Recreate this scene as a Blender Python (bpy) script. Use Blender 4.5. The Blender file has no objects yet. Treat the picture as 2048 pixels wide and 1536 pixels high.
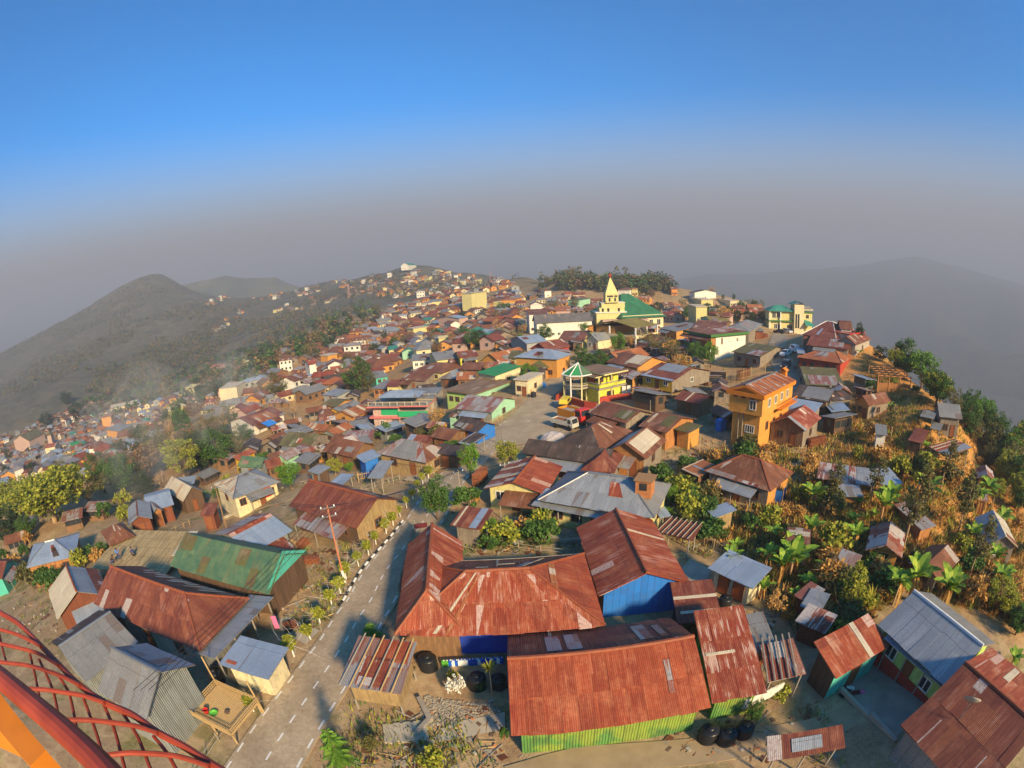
import bpy, math, random
import numpy as np
from mathutils import Vector, Matrix
random.seed(7)
R = math.radians
sc = bpy.context.scene
COL = sc.collection
# ------------------------------------------------------------------ camera, sky, sun, exposure
CAM_H, CAM_PITCH, CAM_ROLL, CAM_F = 24.0, R(12.7), R(-3.0), 1005.0
cd = bpy.data.cameras.new('camera')
cam = bpy.data.objects.new('camera', cd); COL.objects.link(cam)
cd.type = 'PANO'
cd.panorama_type = 'FISHEYE_EQUISOLID'
cd.sensor_fit = 'HORIZONTAL'; cd.sensor_width = 36.0; cd.sensor_height = 27.0
cd.fisheye_lens = CAM_F * 36.0 / 2048.0
cd.fisheye_fov = R(175)
cd.clip_start = 0.05; cd.clip_end = 60000
cam.location = (0, 0, CAM_H)
_X = Vector((1, 0, 0)); _F = Vector((0, math.cos(CAM_PITCH), -math.sin(CAM_PITCH))); _U = Vector((0, math.sin(CAM_PITCH), math.cos(CAM_PITCH)))
_cr, _sr = math.cos(CAM_ROLL), math.sin(CAM_ROLL)
_r = _X * _cr + _U * _sr; _u = -_X * _sr + _U * _cr
cam.rotation_euler = Matrix(((_r.x, _u.x, -_F.x), (_r.y, _u.y, -_F.y), (_r.z, _u.z, -_F.z))).to_euler()
sc.camera = cam

SUN_EL, SUN_AZ = R(26), R(152)        # azimuth from the view direction, clockwise: the sun stands behind the viewer
w = bpy.data.worlds.new('World'); sc.world = w; w.use_nodes = True
nt = w.node_tree; bg = nt.nodes['Background']
sky = nt.nodes.new('ShaderNodeTexSky'); sky.sky_type = 'NISHITA'; sky.sun_disc = False
sky.sun_elevation = SUN_EL; sky.sun_rotation = SUN_AZ
sky.altitude = 900; sky.air_density = 1.0; sky.dust_density = 2.0; sky.ozone_density = 2.5
hs = nt.nodes.new('ShaderNodeHueSaturation'); hs.inputs['Saturation'].default_value = 1.5; hs.inputs['Value'].default_value = 0.86
nt.links.new(sky.outputs[0], hs.inputs['Color'])
tint = nt.nodes.new('ShaderNodeMix'); tint.data_type = 'RGBA'; tint.blend_type = 'MULTIPLY'; tint.inputs[0].default_value = 1.0; tint.inputs[7].default_value = (.10, .78, .80, 1)
nt.links.new(hs.outputs[0], tint.inputs[6])
gtc = nt.nodes.new('ShaderNodeTexCoord'); gsp = nt.nodes.new('ShaderNodeSeparateXYZ'); nt.links.new(gtc.outputs['Generated'], gsp.inputs[0])
gmr = nt.nodes.new('ShaderNodeMapRange'); gmr.interpolation_type = 'SMOOTHSTEP'; gmr.inputs['From Min'].default_value = 0.10; gmr.inputs['From Max'].default_value = 0.37; nt.links.new(gsp.outputs[2], gmr.inputs['Value'])
low = nt.nodes.new('ShaderNodeValToRGB'); low.color_ramp.elements[0].position = 0.0; low.color_ramp.elements[0].color = (.68, .61, .63, 1); low.color_ramp.elements[1].position = .22; low.color_ramp.elements[1].color = (1.32, 1.21, 1.26, 1); nt.links.new(gsp.outputs[2], low.inputs[0])
band = nt.nodes.new('ShaderNodeMix'); band.data_type = 'RGBA'; nt.links.new(low.outputs[0], band.inputs[6])      # murky air low over the horizon
nt.links.new(gmr.outputs[0], band.inputs[0]); nt.links.new(tint.outputs[2], band.inputs[7]); nt.links.new(band.outputs[2], bg.inputs['Color'])
bg.inputs['Strength'].default_value = 0.15
sd = bpy.data.lights.new('sun', 'SUN'); sun = bpy.data.objects.new('sun', sd); COL.objects.link(sun)
sd.energy = 4.6; sd.angle = R(6); sd.color = (1.0, 0.73, 0.41)
_sdir = Vector((math.sin(SUN_AZ) * math.cos(SUN_EL), math.cos(SUN_AZ) * math.cos(SUN_EL), math.sin(SUN_EL)))
sun.rotation_euler = _sdir.to_track_quat('Z', 'Y').to_euler()
sun.location = _sdir * 300
vs = sc.view_settings; vs.view_transform = 'Standard'; vs.look = 'None'; vs.gamma = 1; vs.use_curve_mapping = False
vs.exposure = 1.32
sc.cycles.max_bounces = 5; sc.cycles.diffuse_bounces = 4; sc.cycles.glossy_bounces = 2
sc.cycles.transmission_bounces = 2; sc.cycles.volume_bounces = 0; sc.cycles.transparent_max_bounces = 6
sc.cycles.use_denoising = True
sc.cycles.use_adaptive_sampling = True; sc.cycles.adaptive_threshold = 0.02
sc.cycles.caustics_reflective = False; sc.cycles.caustics_refractive = False

# ------------------------------------------------------------------ a photograph point as a direction, and the ground
def ray(u, v):
    x, y = u - 1024.0, 768.0 - v
    r = math.hypot(x, y)
    if r < 1e-9: return np.array(_F)
    th = 2 * math.asin(r / 2 / CAM_F); s = math.sin(th) / r
    return np.array(_r * (x * s) + _u * (y * s) + _F * math.cos(th))
def azel(u, v):
    d = ray(u, v); return math.degrees(math.atan2(d[0], d[1])), d[2] / math.hypot(d[0], d[1])
CP = []                                # ground heights: azimuth, range, height
def G(*pts):
    for u, v, r in pts:
        a, t = azel(u, v); CP.append((a, r, CAM_H + r * t))
def CREST(drop, *pts):
    for u, v, r in pts:
        a, t = azel(u, v); z = CAM_H + r * t
        CP.append((a, r, z)); CP.append((a, r * 1.14, z - drop * 0.05 * r)); CP.append((a, r * 1.45, z - drop * .28 * r))
def Z0(*pts):
    for u, v, z in pts:
        a, t = azel(u, v); CP.append((a, (z - CAM_H) / t, z))
Z0((600,1500,0),(1000,1450,0),(1400,1500,0),(1700,1500,.3),(1950,1480,.5),(300,1500,0),(100,1400,-.5),(850,1020,0),(1000,890,0),(1150,790,0),
   (1250,900,0),(1400,1000,-1),(1500,890,0),(1450,740,0.5),(1575,665,1),(1250,640,1),(1100,665,0),(1000,790,-.5),(900,900,-1),(720,1050,-.6),
   (620,960,-2.2),(780,930,-2),(500,1250,-.5),(1250,1250,0),(1600,1250,-.6),(1850,1330,0),(1480,1180,-.5),(1300,820,.3),(1640,830,.6),(1340,745,.5))
G((1690,985,57),(1910,850,93),(1990,1080,66),(1800,1150,44),(1650,900,70),(1700,800,96))
G((0,860,560),(30,940,320),(110,900,360),(210,850,420),(280,775,560),(120,830,520),(380,760,520),(500,690,600),(620,640,640),(690,612,690),(420,720,640),(800,590,640),(900,570,650),(1000,570,600),
  (700,640,400),(600,690,380),(500,745,280),(450,795,270),(540,855,132),(490,1005,76),(110,1120,75),(240,1115,62),(95,1045,95),(375,965,103),(300,860,230),
  (600,760,220),(650,800,165),(700,740,240),(800,680,300),(880,725,160),(780,860,107),(880,650,330),(930,600,440),(1000,640,280),(950,740,135),(1030,720,140),
  (1400,615,320),(1480,630,290),(1130,600,350),(1060,585,420),(1200,590,370))
CREST(1.0,(0,712,1500),(60,682,1500),(130,644,1500),(200,604,1500),(250,572,1500),(300,553,1500),(340,557,1450),(375,582,1400),(450,602,1350),(540,600,1300),
      (600,586,1250),(650,565,1150),(700,562,1100),(760,555,1050),(800,547,1000),(830,538,980),(870,546,950),(930,553,900),(1000,560,850),(1040,563,800))
G((40,722,1150),(120,672,1150),(200,630,1150),(280,594,1150),(400,600,1100),(560,592,1050),(640,580,1000),(1000,576,690),(1040,574,680),(1060,570,650),(1490,622,325),(1450,606,330))
CREST(0.12,(1070,562,560),(1090,563,490))
CREST(1.0,(1130,555,465),(1180,551,460),(1230,551,460),(1290,556,455),(1325,566,450),(1350,583,440),(1400,588,400),(1450,596,380),(1500,608,345),(1535,620,310))
CREST(1.6,(1590,660,225),(1680,690,180),(1720,703,165),(1765,722,145),(1830,768,120),(1880,806,112),(1950,848,118),(2000,880,122),(2060,915,122),(2120,960,120))
G((2040,1010,86),(1960,930,100))
for a in range(-180, 181, 20):
    CP.append((a, 4, 0)); CP.append((a, 14, 0))
for a in (-90, -120, -150, 180, -180, 150, 120, 95): CP.append((a, 40, -3)); CP.append((a, 120, -30)); CP.append((a, 600, -200))
for a in (82, 92): CP.append((a, 30, -2)); CP.append((a, 70, -10)); CP.append((a, 130, -40))
for a in (-75, -85): CP.append((a, 40, -1)); CP.append((a, 90, -12)); CP.append((a, 300, -60)); CP.append((a, 800, -80))
for a in (10, 20, 30, 40, 50, 60, 70): CP.append((a, 1000, -330))
for a in range(-180, 181, 15):
    CP.append((a, 2600, -340)); CP.append((a, 9000, -340))
CP = np.array(CP, float)
def _feat(a, lr): return np.stack([a / 10.0, lr * 3.0], -1)
_P = _feat(CP[:, 0], np.log(CP[:, 1]))
_D = np.sqrt(((_P[:, None] - _P[None]) ** 2).sum(-1) + 0.15)
_n = len(_P); _A = np.zeros((_n + 1, _n + 1)); _A[:_n, :_n] = -_D + np.eye(_n) * 0.01; _A[:_n, _n] = 1; _A[_n, :_n] = 1
_W = np.linalg.solve(_A, np.append(CP[:, 2], 0))
GA = np.concatenate([np.arange(-180, -80, 4.0), np.arange(-80, 80.01, 0.5), np.arange(84, 181, 4.0)])
GL = np.linspace(math.log(1.5), math.log(9000.0), 300)
def _hash(ix, iy): 
    h = np.sin(ix * 127.1 + iy * 311.7) * 43758.5453; return h - np.floor(h)
def vnoise(x, y):
    ix, iy = np.floor(x), np.floor(y); fx, fy = x - ix, y - iy
    fx = fx * fx * (3 - 2 * fx); fy = fy * fy * (3 - 2 * fy)
    return (_hash(ix, iy) * (1 - fx) + _hash(ix + 1, iy) * fx) * (1 - fy) + (_hash(ix, iy + 1) * (1 - fx) + _hash(ix + 1, iy + 1) * fx) * fy
def fbm(x, y, n=4):
    s = 0; a = .5
    for i in range(n): s = s + a * (vnoise(x * 2 ** i + 17 * i, y * 2 ** i + 5 * i) - .5); a *= .5
    return s
_ga, _gl = np.meshgrid(GA, GL, indexing='ij')
_q = _feat(_ga, _gl).reshape(-1, 2)
GZ = np.empty(len(_q))
for i in range(0, len(_q), 4000):
    d = np.sqrt(((_q[i:i + 4000, None] - _P[None]) ** 2).sum(-1) + 0.15)
    GZ[i:i + 4000] = -d @ _W[:_n] + _W[_n]
GZ = GZ.reshape(_ga.shape)
_gr = np.exp(_gl); GX = _gr * np.sin(np.radians(_ga)); GY = _gr * np.cos(np.radians(_ga))
_amp = np.clip((_gr - 250) / 500, 0, 1) * np.clip((8000 - _gr) / 4000, 0, 1)
GZ = GZ + _amp * (fbm(GX / 160, GY / 160) * 18 + fbm(GX / 45 + 9, GY / 45) * 9)
# bumpy dry slope on the right of the hill top
_sl = np.clip((_ga - 38) / 8, 0, 1) * np.clip((_gr - 36) / 12, 0, 1) * np.clip((300 - _gr) / 100, 0, 1)
GZ = GZ + _sl * (fbm(GX / 9, GY / 9) * 2.6)
_nr = np.clip((_gr - 7) / 9, 0, 1); GZ = GZ * _nr
def terr(x, y):
    a = math.degrees(math.atan2(x, y)); l = math.log(max(1.5, math.hypot(x, y)))
    i = min(max(int(np.searchsorted(GA, a)) - 1, 0), len(GA) - 2); fi = (a - GA[i]) / (GA[i + 1] - GA[i])
    t = (l - GL[0]) / (GL[1] - GL[0]); j = min(max(int(t), 0), len(GL) - 2); fj = t - j
    return float((GZ[i, j] * (1 - fj) + GZ[i, j + 1] * fj) * (1 - fi) + (GZ[i + 1, j] * (1 - fj) + GZ[i + 1, j + 1] * fj) * fi)
_RS = np.exp(np.linspace(math.log(8), math.log(2500), 700))
def hit(u, v, up=0.0):
    """where the line of sight through a photograph point meets the ground (raised by up)"""
    d = ray(u, v); h = math.hypot(d[0], d[1]); t = d[2] / h; sx, sy = d[0] / h, d[1] / h
    last = _RS[0]
    for r in _RS:
        if CAM_H + r * t <= terr(sx * r, sy * r) + up:
            lo, hi = last, r
            for _ in range(18):
                m = (lo + hi) / 2
                if CAM_H + m * t <= terr(sx * m, sy * m) + up: hi = m
                else: lo = m
            return np.array([sx * hi, sy * hi, CAM_H + hi * t])
        last = r
    return None
def onz(u, v, z):
    d = ray(u, v); return np.array([0, 0, CAM_H]) + d * ((z - CAM_H) / d[2])

# ------------------------------------------------------------------ mesh helpers
def tag(o, label=None, cat=None, group=None, kind=None):
    if label: o['label'] = label
    if cat: o['category'] = cat
    if group: o['group'] = group
    if kind: o['kind'] = kind
    return o
def empty(name, loc, label=None, cat=None, group=None, rz=0.0, s=1.0):
    o = bpy.data.objects.new(name, None); COL.objects.link(o)
    o.location = loc; o.rotation_euler = (0, 0, rz); o.scale = (s, s, s); o.empty_display_size = .3
    return tag(o, label, cat, group)
def rot2(x, y, a): return x * math.cos(a) - y * math.sin(a), x * math.sin(a) + y * math.cos(a)
class MB:
    """collects faces with metric UVs; build() links them as ONE mesh object"""
    def __init__(s): s.v = []; s.f = []; s.uv = []; s.m = []; s.mats = []; s.off = (random.random() * 50, random.random() * 50)
    def mi(s, mat):
        if mat not in s.mats: s.mats.append(mat)
        return s.mats.index(mat)
    def poly(s, pts, mat, ud=None, align=None):
        p = [np.array(q, float) for q in pts]
        n = np.cross(p[1] - p[0], p[2] - p[0]); n = n / (np.linalg.norm(n) + 1e-12)
        if ud is None:
            ud = np.cross([0, 0, 1.], n)
            if np.linalg.norm(ud) < .05: ud = p[1] - p[0]
        ud = np.array(ud, float); ud = ud / (np.linalg.norm(ud) + 1e-12)
        vd = np.cross(n, ud); b = len(s.v)
        if align: s.off = (align[0] * .82 - float(p[0] @ ud) + .01, align[1] * 2.6 - float(p[0] @ vd) + .1)
        s.v += [tuple(q) for q in p]; s.f.append(tuple(range(b, b + len(p))))
        s.uv += [(float(q @ ud) + s.off[0], float(q @ vd) + s.off[1]) for q in p]
        s.m.append(s.mi(mat)); return s
    def slab(s, pts, mat, t=0.05, ud=None, under=None):
        """a thin solid plate: pts is its upper face, anticlockwise from above"""
        p = [np.array(q, float) for q in pts]; lo = [q - np.array([0, 0, t]) for q in p]
        s.poly(p, mat, ud); s.poly(lo[::-1], under or mat, ud)
        for i in range(len(p)):
            j = (i + 1) % len(p); s.poly([lo[i], lo[j], p[j], p[i]], under or mat)
        return s
    def box(s, c, d, mat, rz=0.0, top=None):
        x, y, z = d[0] / 2, d[1] / 2, d[2] / 2
        def P(a, b, e):
            q = rot2(a * x, b * y, rz); return (c[0] + q[0], c[1] + q[1], c[2] + e * z)
        a = [P(-1, -1, -1), P(1, -1, -1), P(1, 1, -1), P(-1, 1, -1)]; b = [P(-1, -1, 1), P(1, -1, 1), P(1, 1, 1), P(-1, 1, 1)]
        s.poly(b, top or mat); s.poly(a[::-1], mat)
        for i in range(4):
            j = (i + 1) % 4; s.poly([a[i], a[j], b[j], b[i]], mat)
        return s
    def prism(s, pts, z0, z1, mat, top=None):
        n = len(pts)
        s.poly([(p[0], p[1], z1) for p in pts], top or mat); s.poly([(p[0], p[1], z0) for p in pts][::-1], mat)
        for i in range(n):
            a, b = pts[i], pts[(i + 1) % n]; s.poly([(a[0], a[1], z0), (b[0], b[1], z0), (b[0], b[1], z1), (a[0], a[1], z1)], mat)
        return s
    def tube(s, path, rad, mat, n=6, caps=True):
        path = [np.array(p, float) for p in path]; m = len(path)
        rad = [rad] * m if not hasattr(rad, '__len__') else rad; rings = []; pu = None
        for i in range(m):
            t = path[min(i + 1, m - 1)] - path[max(i - 1, 0)]; t = t / (np.linalg.norm(t) + 1e-12)
            if pu is None: pu = np.cross(t, [0, 0, 1.]) if abs(t[2]) < .95 else np.cross(t, [1., 0, 0])
            pu = pu - t * (pu @ t); pu = pu / (np.linalg.norm(pu) + 1e-12); w_ = np.cross(t, pu)
            b = len(s.v); rings.append(b)
            for k in range(n):
                a = 2 * math.pi * k / n; s.v.append(tuple(path[i] + rad[i] * (math.cos(a) * pu + math.sin(a) * w_)))
        L = 0; mi = s.mi(mat)
        for i in range(m - 1):
            l2 = L + float(np.linalg.norm(path[i + 1] - path[i]))
            for k in range(n):
                k2 = (k + 1) % n
                s.f.append((rings[i] + k, rings[i] + k2, rings[i + 1] + k2, rings[i + 1] + k)); s.m.append(mi)
                a, b = k / n * .5, (k + 1) / n * .5; s.uv += [(a, L), (b, L), (b, l2), (a, l2)]
            L = l2
        if caps:
            for rg, fl in ((rings[0], True), (rings[-1], False)):
                f = [rg + k for k in range(n)]; s.f.append(tuple(f[::-1] if fl else f)); s.m.append(mi); s.uv += [(0, 0)] * n
        return s
    def lathe(s, c, prof, mat, n=16):
        b = len(s.v); m = len(prof); mi = s.mi(mat)
        for r, z in prof:
            for k in range(n):
                a = 2 * math.pi * k / n; s.v.append((c[0] + r * math.cos(a), c[1] + r * math.sin(a), c[2] + z))
        for i in range(m - 1):
            for k in range(n):
                k2 = (k + 1) % n; s.f.append((b + i * n + k, b + i * n + k2, b + (i + 1) * n + k2, b + (i + 1) * n + k)); s.m.append(mi)
                s.uv += [(k / n, prof[i][1]), ((k + 1) / n, prof[i][1]), ((k + 1) / n, prof[i + 1][1]), (k / n, prof[i + 1][1])]
        for i, fl in ((0, True), (m - 1, False)):
            if prof[i][0] > 1e-3:
                f = [b + i * n + k for k in range(n)]; s.f.append(tuple(f[::-1] if fl else f)); s.m.append(mi); s.uv += [(0, 0)] * n
        return s
    def mesh(s, name, org=(0, 0, 0), smooth=False):
        me = bpy.data.meshes.new(name); o = np.array(org, float)
        v = np.array(s.v, float).reshape(-1, 3) - o
        me.from_pydata(v.tolist(), [], s.f)
        ul = me.uv_layers.new(name='UVMap'); ul.data.foreach_set('uv', np.array(s.uv, 'f').ravel())
        for m in s.mats: me.materials.append(m)
        me.polygons.foreach_set('material_index', np.array(s.m, 'i'))
        if smooth: me.polygons.foreach_set('use_smooth', np.ones(len(s.f), bool))
        me.update(); return me
    def build(s, name, parent=None, org=None, smooth=False):
        if org is None: org = parent.location if parent is not None else (0, 0, 0)
        o = bpy.data.objects.new(name, s.mesh(name, org, smooth)); COL.objects.link(o)
        if parent is not None: o.parent = parent
        else: o.location = org
        return o
# ------------------------------------------------------------------ materials
class NB:
    """small helper for node trees"""
    def __init__(s, name):
        s.mat = bpy.data.materials.new(name); s.mat.use_nodes = True; s.t = s.mat.node_tree
        s.b = s.t.nodes['Principled BSDF']
    def n(s, typ, **kw):
        x = s.t.nodes.new(typ)
        for k, v in kw.items(): setattr(x, k, v)
        return x
    def set(s, inp, v):
        if hasattr(v, 'is_linked') or hasattr(v, 'links'): s.t.links.new(v, inp)
        else: inp.default_value = v
    def math(s, op, a, b=0.0, clamp=False):
        x = s.n('ShaderNodeMath', operation=op, use_clamp=clamp); s.set(x.inputs[0], a); s.set(x.inputs[1], b); return x.outputs[0]
    def mix(s, f, a, b, bt='MIX'):
        x = s.n('ShaderNodeMix', data_type='RGBA', blend_type=bt); s.set(x.inputs[0], f)
        s.set(x.inputs[6], a if not isinstance(a, tuple) else (*a[:3], 1)); s.set(x.inputs[7], b if not isinstance(b, tuple) else (*b[:3], 1)); return x.outputs[2]
    def ramp(s, f, stops, interp='LINEAR'):
        x = s.n('ShaderNodeValToRGB'); x.color_ramp.interpolation = interp; e = x.color_ramp.elements
        while len(e) < len(stops): e.new(.5)
        for q, (p, c) in zip(e, stops): q.position = p; q.color = (*c[:3], 1) if hasattr(c, '__len__') else (c, c, c, 1)
        s.set(x.inputs[0], f); return x.outputs[0]
    def noise(s, vec, scale, detail=4, rough=.55):
        x = s.n('ShaderNodeTexNoise'); s.set(x.inputs['Vector'], vec); x.inputs['Scale'].default_value = scale
        x.inputs['Detail'].default_value = detail; x.inputs['Roughness'].default_value = rough; return x.outputs['Fac']
    def white(s, vec):
        x = s.n('ShaderNodeTexWhiteNoise', noise_dimensions='3D'); s.set(x.inputs['Vector'], vec); return x.outputs['Value']
    def xyz(s, a, b, c=0.0):
        x = s.n('ShaderNodeCombineXYZ'); s.set(x.inputs[0], a); s.set(x.inputs[1], b); s.set(x.inputs[2], c); return x.outputs[0]
    def uv(s):
        x = s.n('ShaderNodeUVMap'); y = s.n('ShaderNodeSeparateXYZ'); s.t.links.new(x.outputs[0], y.inputs[0]); return x.outputs[0], y.outputs[0], y.outputs[1]
    def bump(s, h, dist=.03, strength=1.0):
        x = s.n('ShaderNodeBump'); x.inputs['Distance'].default_value = dist; x.inputs['Strength'].default_value = strength
        s.set(x.inputs['Height'], h); s.t.links.new(x.outputs[0], s.b.inputs['Normal'])
    def out(s, col, rough=.7, metal=0.0, spec=.3):
        s.set(s.b.inputs['Base Color'], (*col[:3], 1) if isinstance(col, tuple) else col)
        s.set(s.b.inputs['Roughness'], rough); s.set(s.b.inputs['Metallic'], metal); s.b.inputs['Specular IOR Level'].default_value = spec
        return s.mat
def roof_mat(name, cols, bare=.1, barecol=(.45, .45, .44), streak=.5, metal=.1, rough=.6, corr=.11, light=(.5, .22, .12), moss=None):
    """corrugated sheets: every sheet its own tone, rust streaks down the slope, bare or pale patches"""
    b = NB(name); uv, U, V = b.uv()
    su = b.math('FLOOR', b.math('DIVIDE', U, .82)); sv = b.math('FLOOR', b.math('DIVIDE', b.math('ADD', V, b.math('MULTIPLY', b.white(b.xyz(su, 3.0)), .9)), 2.6))
    w1 = b.white(b.xyz(su, sv, 1.0)); w2 = b.white(b.xyz(su, sv, 7.0))
    n = len(cols); base = b.ramp(w1, [(i / max(1, n - 1), c) for i, c in enumerate(cols)])
    big = b.noise(uv, .28, 3)
    st = b.noise(b.xyz(b.math('MULTIPLY', U, 3.2), b.math('MULTIPLY', V, .32)), 1.4, 5, .65)
    fine = b.noise(uv, 5.0, 4, .7)
    base = b.mix(b.math('MULTIPLY', b.ramp(st, [(.42, 0.0), (.70, 1.0)]), streak), base, light)
    blot = b.noise(uv, .55, 5, .7)
    base = b.mix(b.math('MULTIPLY', b.ramp(blot, [(.5, 0.0), (.66, 1.0)]), .55 * streak), base, tuple(min(.6, 1.5 * x + .02) for x in light))
    base = b.mix(b.math('MULTIPLY', b.math('LESS_THAN', b.math('FRACT', b.math('DIVIDE', U, .82)), .05), .35), base, tuple(.4 * c for c in cols[0]))
    base = b.mix(b.math('MULTIPLY', b.ramp(b.math('ADD', b.math('MULTIPLY', fine, .5), b.math('MULTIPLY', big, .5)), [(.42, 1.0), (.6, 0.0)]), .45), base, tuple(.55 * c for c in cols[0]))
    sel = b.math('GREATER_THAN', w2, 1 - bare)
    pat = b.ramp(b.math('ADD', b.math('MULTIPLY', st, .6), b.math('MULTIPLY', big, .5)), [(.62 - .25 * bare, 0.0), (.66 - .2 * bare, 1.0)])
    f = b.math('MAXIMUM', b.math('MULTIPLY', sel, b.ramp(fine, [(.3, .25), (.55, 1.0)])), b.math('MULTIPLY', pat, min(1.0, bare * 5)))
    col = b.mix(f, base, barecol)
    if moss: col = b.mix(b.ramp(b.noise(uv, .7, 5, .65), [(.38, 0.0), (.62, .9)]), col, moss)
    lap = b.math('LESS_THAN', b.math('FRACT', b.math('DIVIDE', V, 2.6)), .018)
    col = b.mix(b.math('MULTIPLY', lap, .45), col, (.04, .025, .02))
    rib = b.math('SINE', b.math('MULTIPLY', U, 2 * math.pi / corr))
    b.bump(b.math('ADD', b.math('MULTIPLY', rib, .5), b.math('MULTIPLY', fine, .25)), .018, .7)
    return b.out(col, b.math('ADD', rough - .1, b.math('MULTIPLY', fine, .25)), metal)
def wall_mat(name, col, plank=.22, var=.35, dirt=.5, dirtcol=(.09, .06, .04), rough=.8, horiz=False, base2=None, ribs=0.0):
    b = NB(name); uv, U, V = b.uv()
    A, B = (V, U) if horiz else (U, V)
    w1 = b.white(b.xyz(b.math('FLOOR', b.math('DIVIDE', A, plank)), b.math('FLOOR', b.math('DIVIDE', B, 2.2))))
    c = b.mix(b.math('MULTIPLY', w1, var), col, tuple(x * .45 for x in col))
    if base2: c = b.mix(b.ramp(b.noise(uv, .5, 3), [(.45, 0.0), (.55, 1.0)]), c, base2)
    d = b.noise(b.xyz(b.math('MULTIPLY', U, 2.0), b.math('MULTIPLY', V, .7)), 1.6, 5, .65)
    c = b.mix(b.math('MULTIPLY', b.ramp(d, [(.45, 0.0), (.75, 1.0)]), dirt), c, dirtcol)
    if plank < 1:
        gap = b.math('LESS_THAN', b.math('FRACT', b.math('DIVIDE', A, plank)), .08)
        c = b.mix(b.math('MULTIPLY', gap, .5), c, tuple(x * .3 for x in col))
    if ribs: b.bump(b.math('SINE', b.math('MULTIPLY', U, 2 * math.pi / ribs)), .03, .8)
    else: b.bump(b.noise(uv, 7.0, 3), .02, .4)
    return b.out(c, rough)
def plain(name, col, rough=.6, metal=0.0, var=.25, scale=4.0, spec=.3):
    b = NB(name); tc = b.n('ShaderNodeTexCoord'); f = b.noise(tc.outputs['Object'], scale, 4)
    return b.out(b.mix(b.math('MULTIPLY', b.ramp(f, [(.35, 0.0), (.7, 1.0)]), var), col, tuple(x * .4 for x in col)), rough, metal, spec)
def leaf_mat(name, stops, trans=.25):
    b = NB(name); g = b.n('ShaderNodeNewGeometry'); oi = b.n('ShaderNodeObjectInfo')
    f = b.math('ADD', b.math('MULTIPLY', g.outputs['Random Per Island'], .8), b.math('MULTIPLY', oi.outputs['Random'], .2))
    c = b.ramp(f, stops); b.out(c, .65, 0, .2)
    tr = b.n('ShaderNodeBsdfTranslucent'); b.t.links.new(c, tr.inputs['Color'])
    mx = b.n('ShaderNodeMixShader'); mx.inputs[0].default_value = trans
    b.t.links.new(b.b.outputs[0], mx.inputs[1]); b.t.links.new(tr.outputs[0], mx.inputs[2])
    b.t.links.new(mx.outputs[0], b.t.nodes['Material Output'].inputs['Surface']); return b.mat
RM = {}
RM['red'] = roof_mat('roof_red_rust', [(.25, .042, .019), (.33, .062, .024), (.20, .035, .018), (.37, .085, .034)], .06, (.52, .36, .30), .6, light=(.55, .19, .085))
RM['redplain'] = roof_mat('roof_plain_red_rust', [(.21, .038, .017), (.29, .052, .02), (.34, .07, .025), (.25, .042, .018)], .006, (.5, .3, .22), .7, light=(.48, .145, .06))
RM['redfleck'] = roof_mat('roof_red_with_flecks', [(.20, .035, .018), (.27, .045, .02)], .10, (.60, .5, .42), .6, light=(.55, .2, .1))
RM['slate'] = roof_mat('roof_slate_grey', [(.13, .125, .13), (.16, .15, .15), (.145, .14, .14)], .03, (.25, .2, .17), .3, .15, .55, light=(.2, .16, .13))
RM['maroon'] = roof_mat('roof_maroon_rust', [(.13, .032, .022), (.17, .042, .028), (.20, .052, .03), (.24, .075, .035)], .025, (.42, .36, .33), .5, light=(.34, .13, .06))
RM['brown'] = roof_mat('roof_brown_rust', [(.13, .05, .028), (.18, .068, .035), (.22, .08, .04)], .05, (.4, .35, .3), .4, light=(.34, .14, .06))
RM['dark'] = roof_mat('roof_dark_weathered', [(.055, .04, .035), (.075, .052, .042), (.09, .06, .05)], .04, (.3, .28, .26), .3, light=(.16, .10, .07))
RM['orange'] = roof_mat('roof_orange_rust', [(.32, .10, .035), (.38, .12, .04), (.28, .085, .03)], .06, (.5, .42, .33), .5, light=(.5, .2, .07))
RM['silver'] = roof_mat('roof_silver_sheet', [(.38, .40, .41), (.45, .46, .46), (.34, .36, .37)], .05, (.25, .2, .17), .3, .5, .48, light=(.30, .26, .23))
RM['blue'] = roof_mat('roof_blue_grey_sheet', [(.34, .42, .52), (.40, .48, .58), (.31, .38, .48)], .03, (.28, .22, .2), .2, .4, .45, light=(.44, .47, .5))
RM['grey'] = roof_mat('roof_grey_sheet', [(.24, .24, .235), (.30, .295, .28), (.27, .265, .26)], .06, (.2, .15, .12), .35, .35, .5, light=(.34, .30, .26))
RM['patch'] = roof_mat('roof_patched_rust', [(.24, .05, .03), (.14, .04, .03), (.3, .09, .05), (.30, .2, .16)], .18, (.45, .42, .4), .5, light=(.42, .16, .08))
RM['silrust'] = roof_mat('roof_silver_with_rust', [(.42, .42, .41), (.36, .36, .36), (.30, .12, .07)], .18, (.26, .08, .05), .4, .3, .5, light=(.36, .18, .12))
RM['green'] = roof_mat('roof_green_paint', [(.09, .17, .09), (.12, .21, .10), (.075, .14, .08)], .10, (.20, .12, .06), .5, light=(.24, .28, .13), moss=(.05, .12, .075))
RM['bgreen'] = roof_mat('roof_bright_green', [(.03, .26, .09), (.035, .29, .10), (.025, .22, .08)], .03, (.1, .2, .1), .2, light=(.06, .32, .14))
RM['teal'] = roof_mat('roof_teal_paint', [(.03, .22, .17), (.04, .26, .2), (.03, .19, .15)], .04, (.14, .2, .16), .3, light=(.10, .28, .2))
RM['olive'] = roof_mat('roof_olive_moss', [(.22, .17, .035), (.25, .2, .045), (.19, .15, .03)], .03, (.3, .25, .1), .3, light=(.32, .26, .06))
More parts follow.
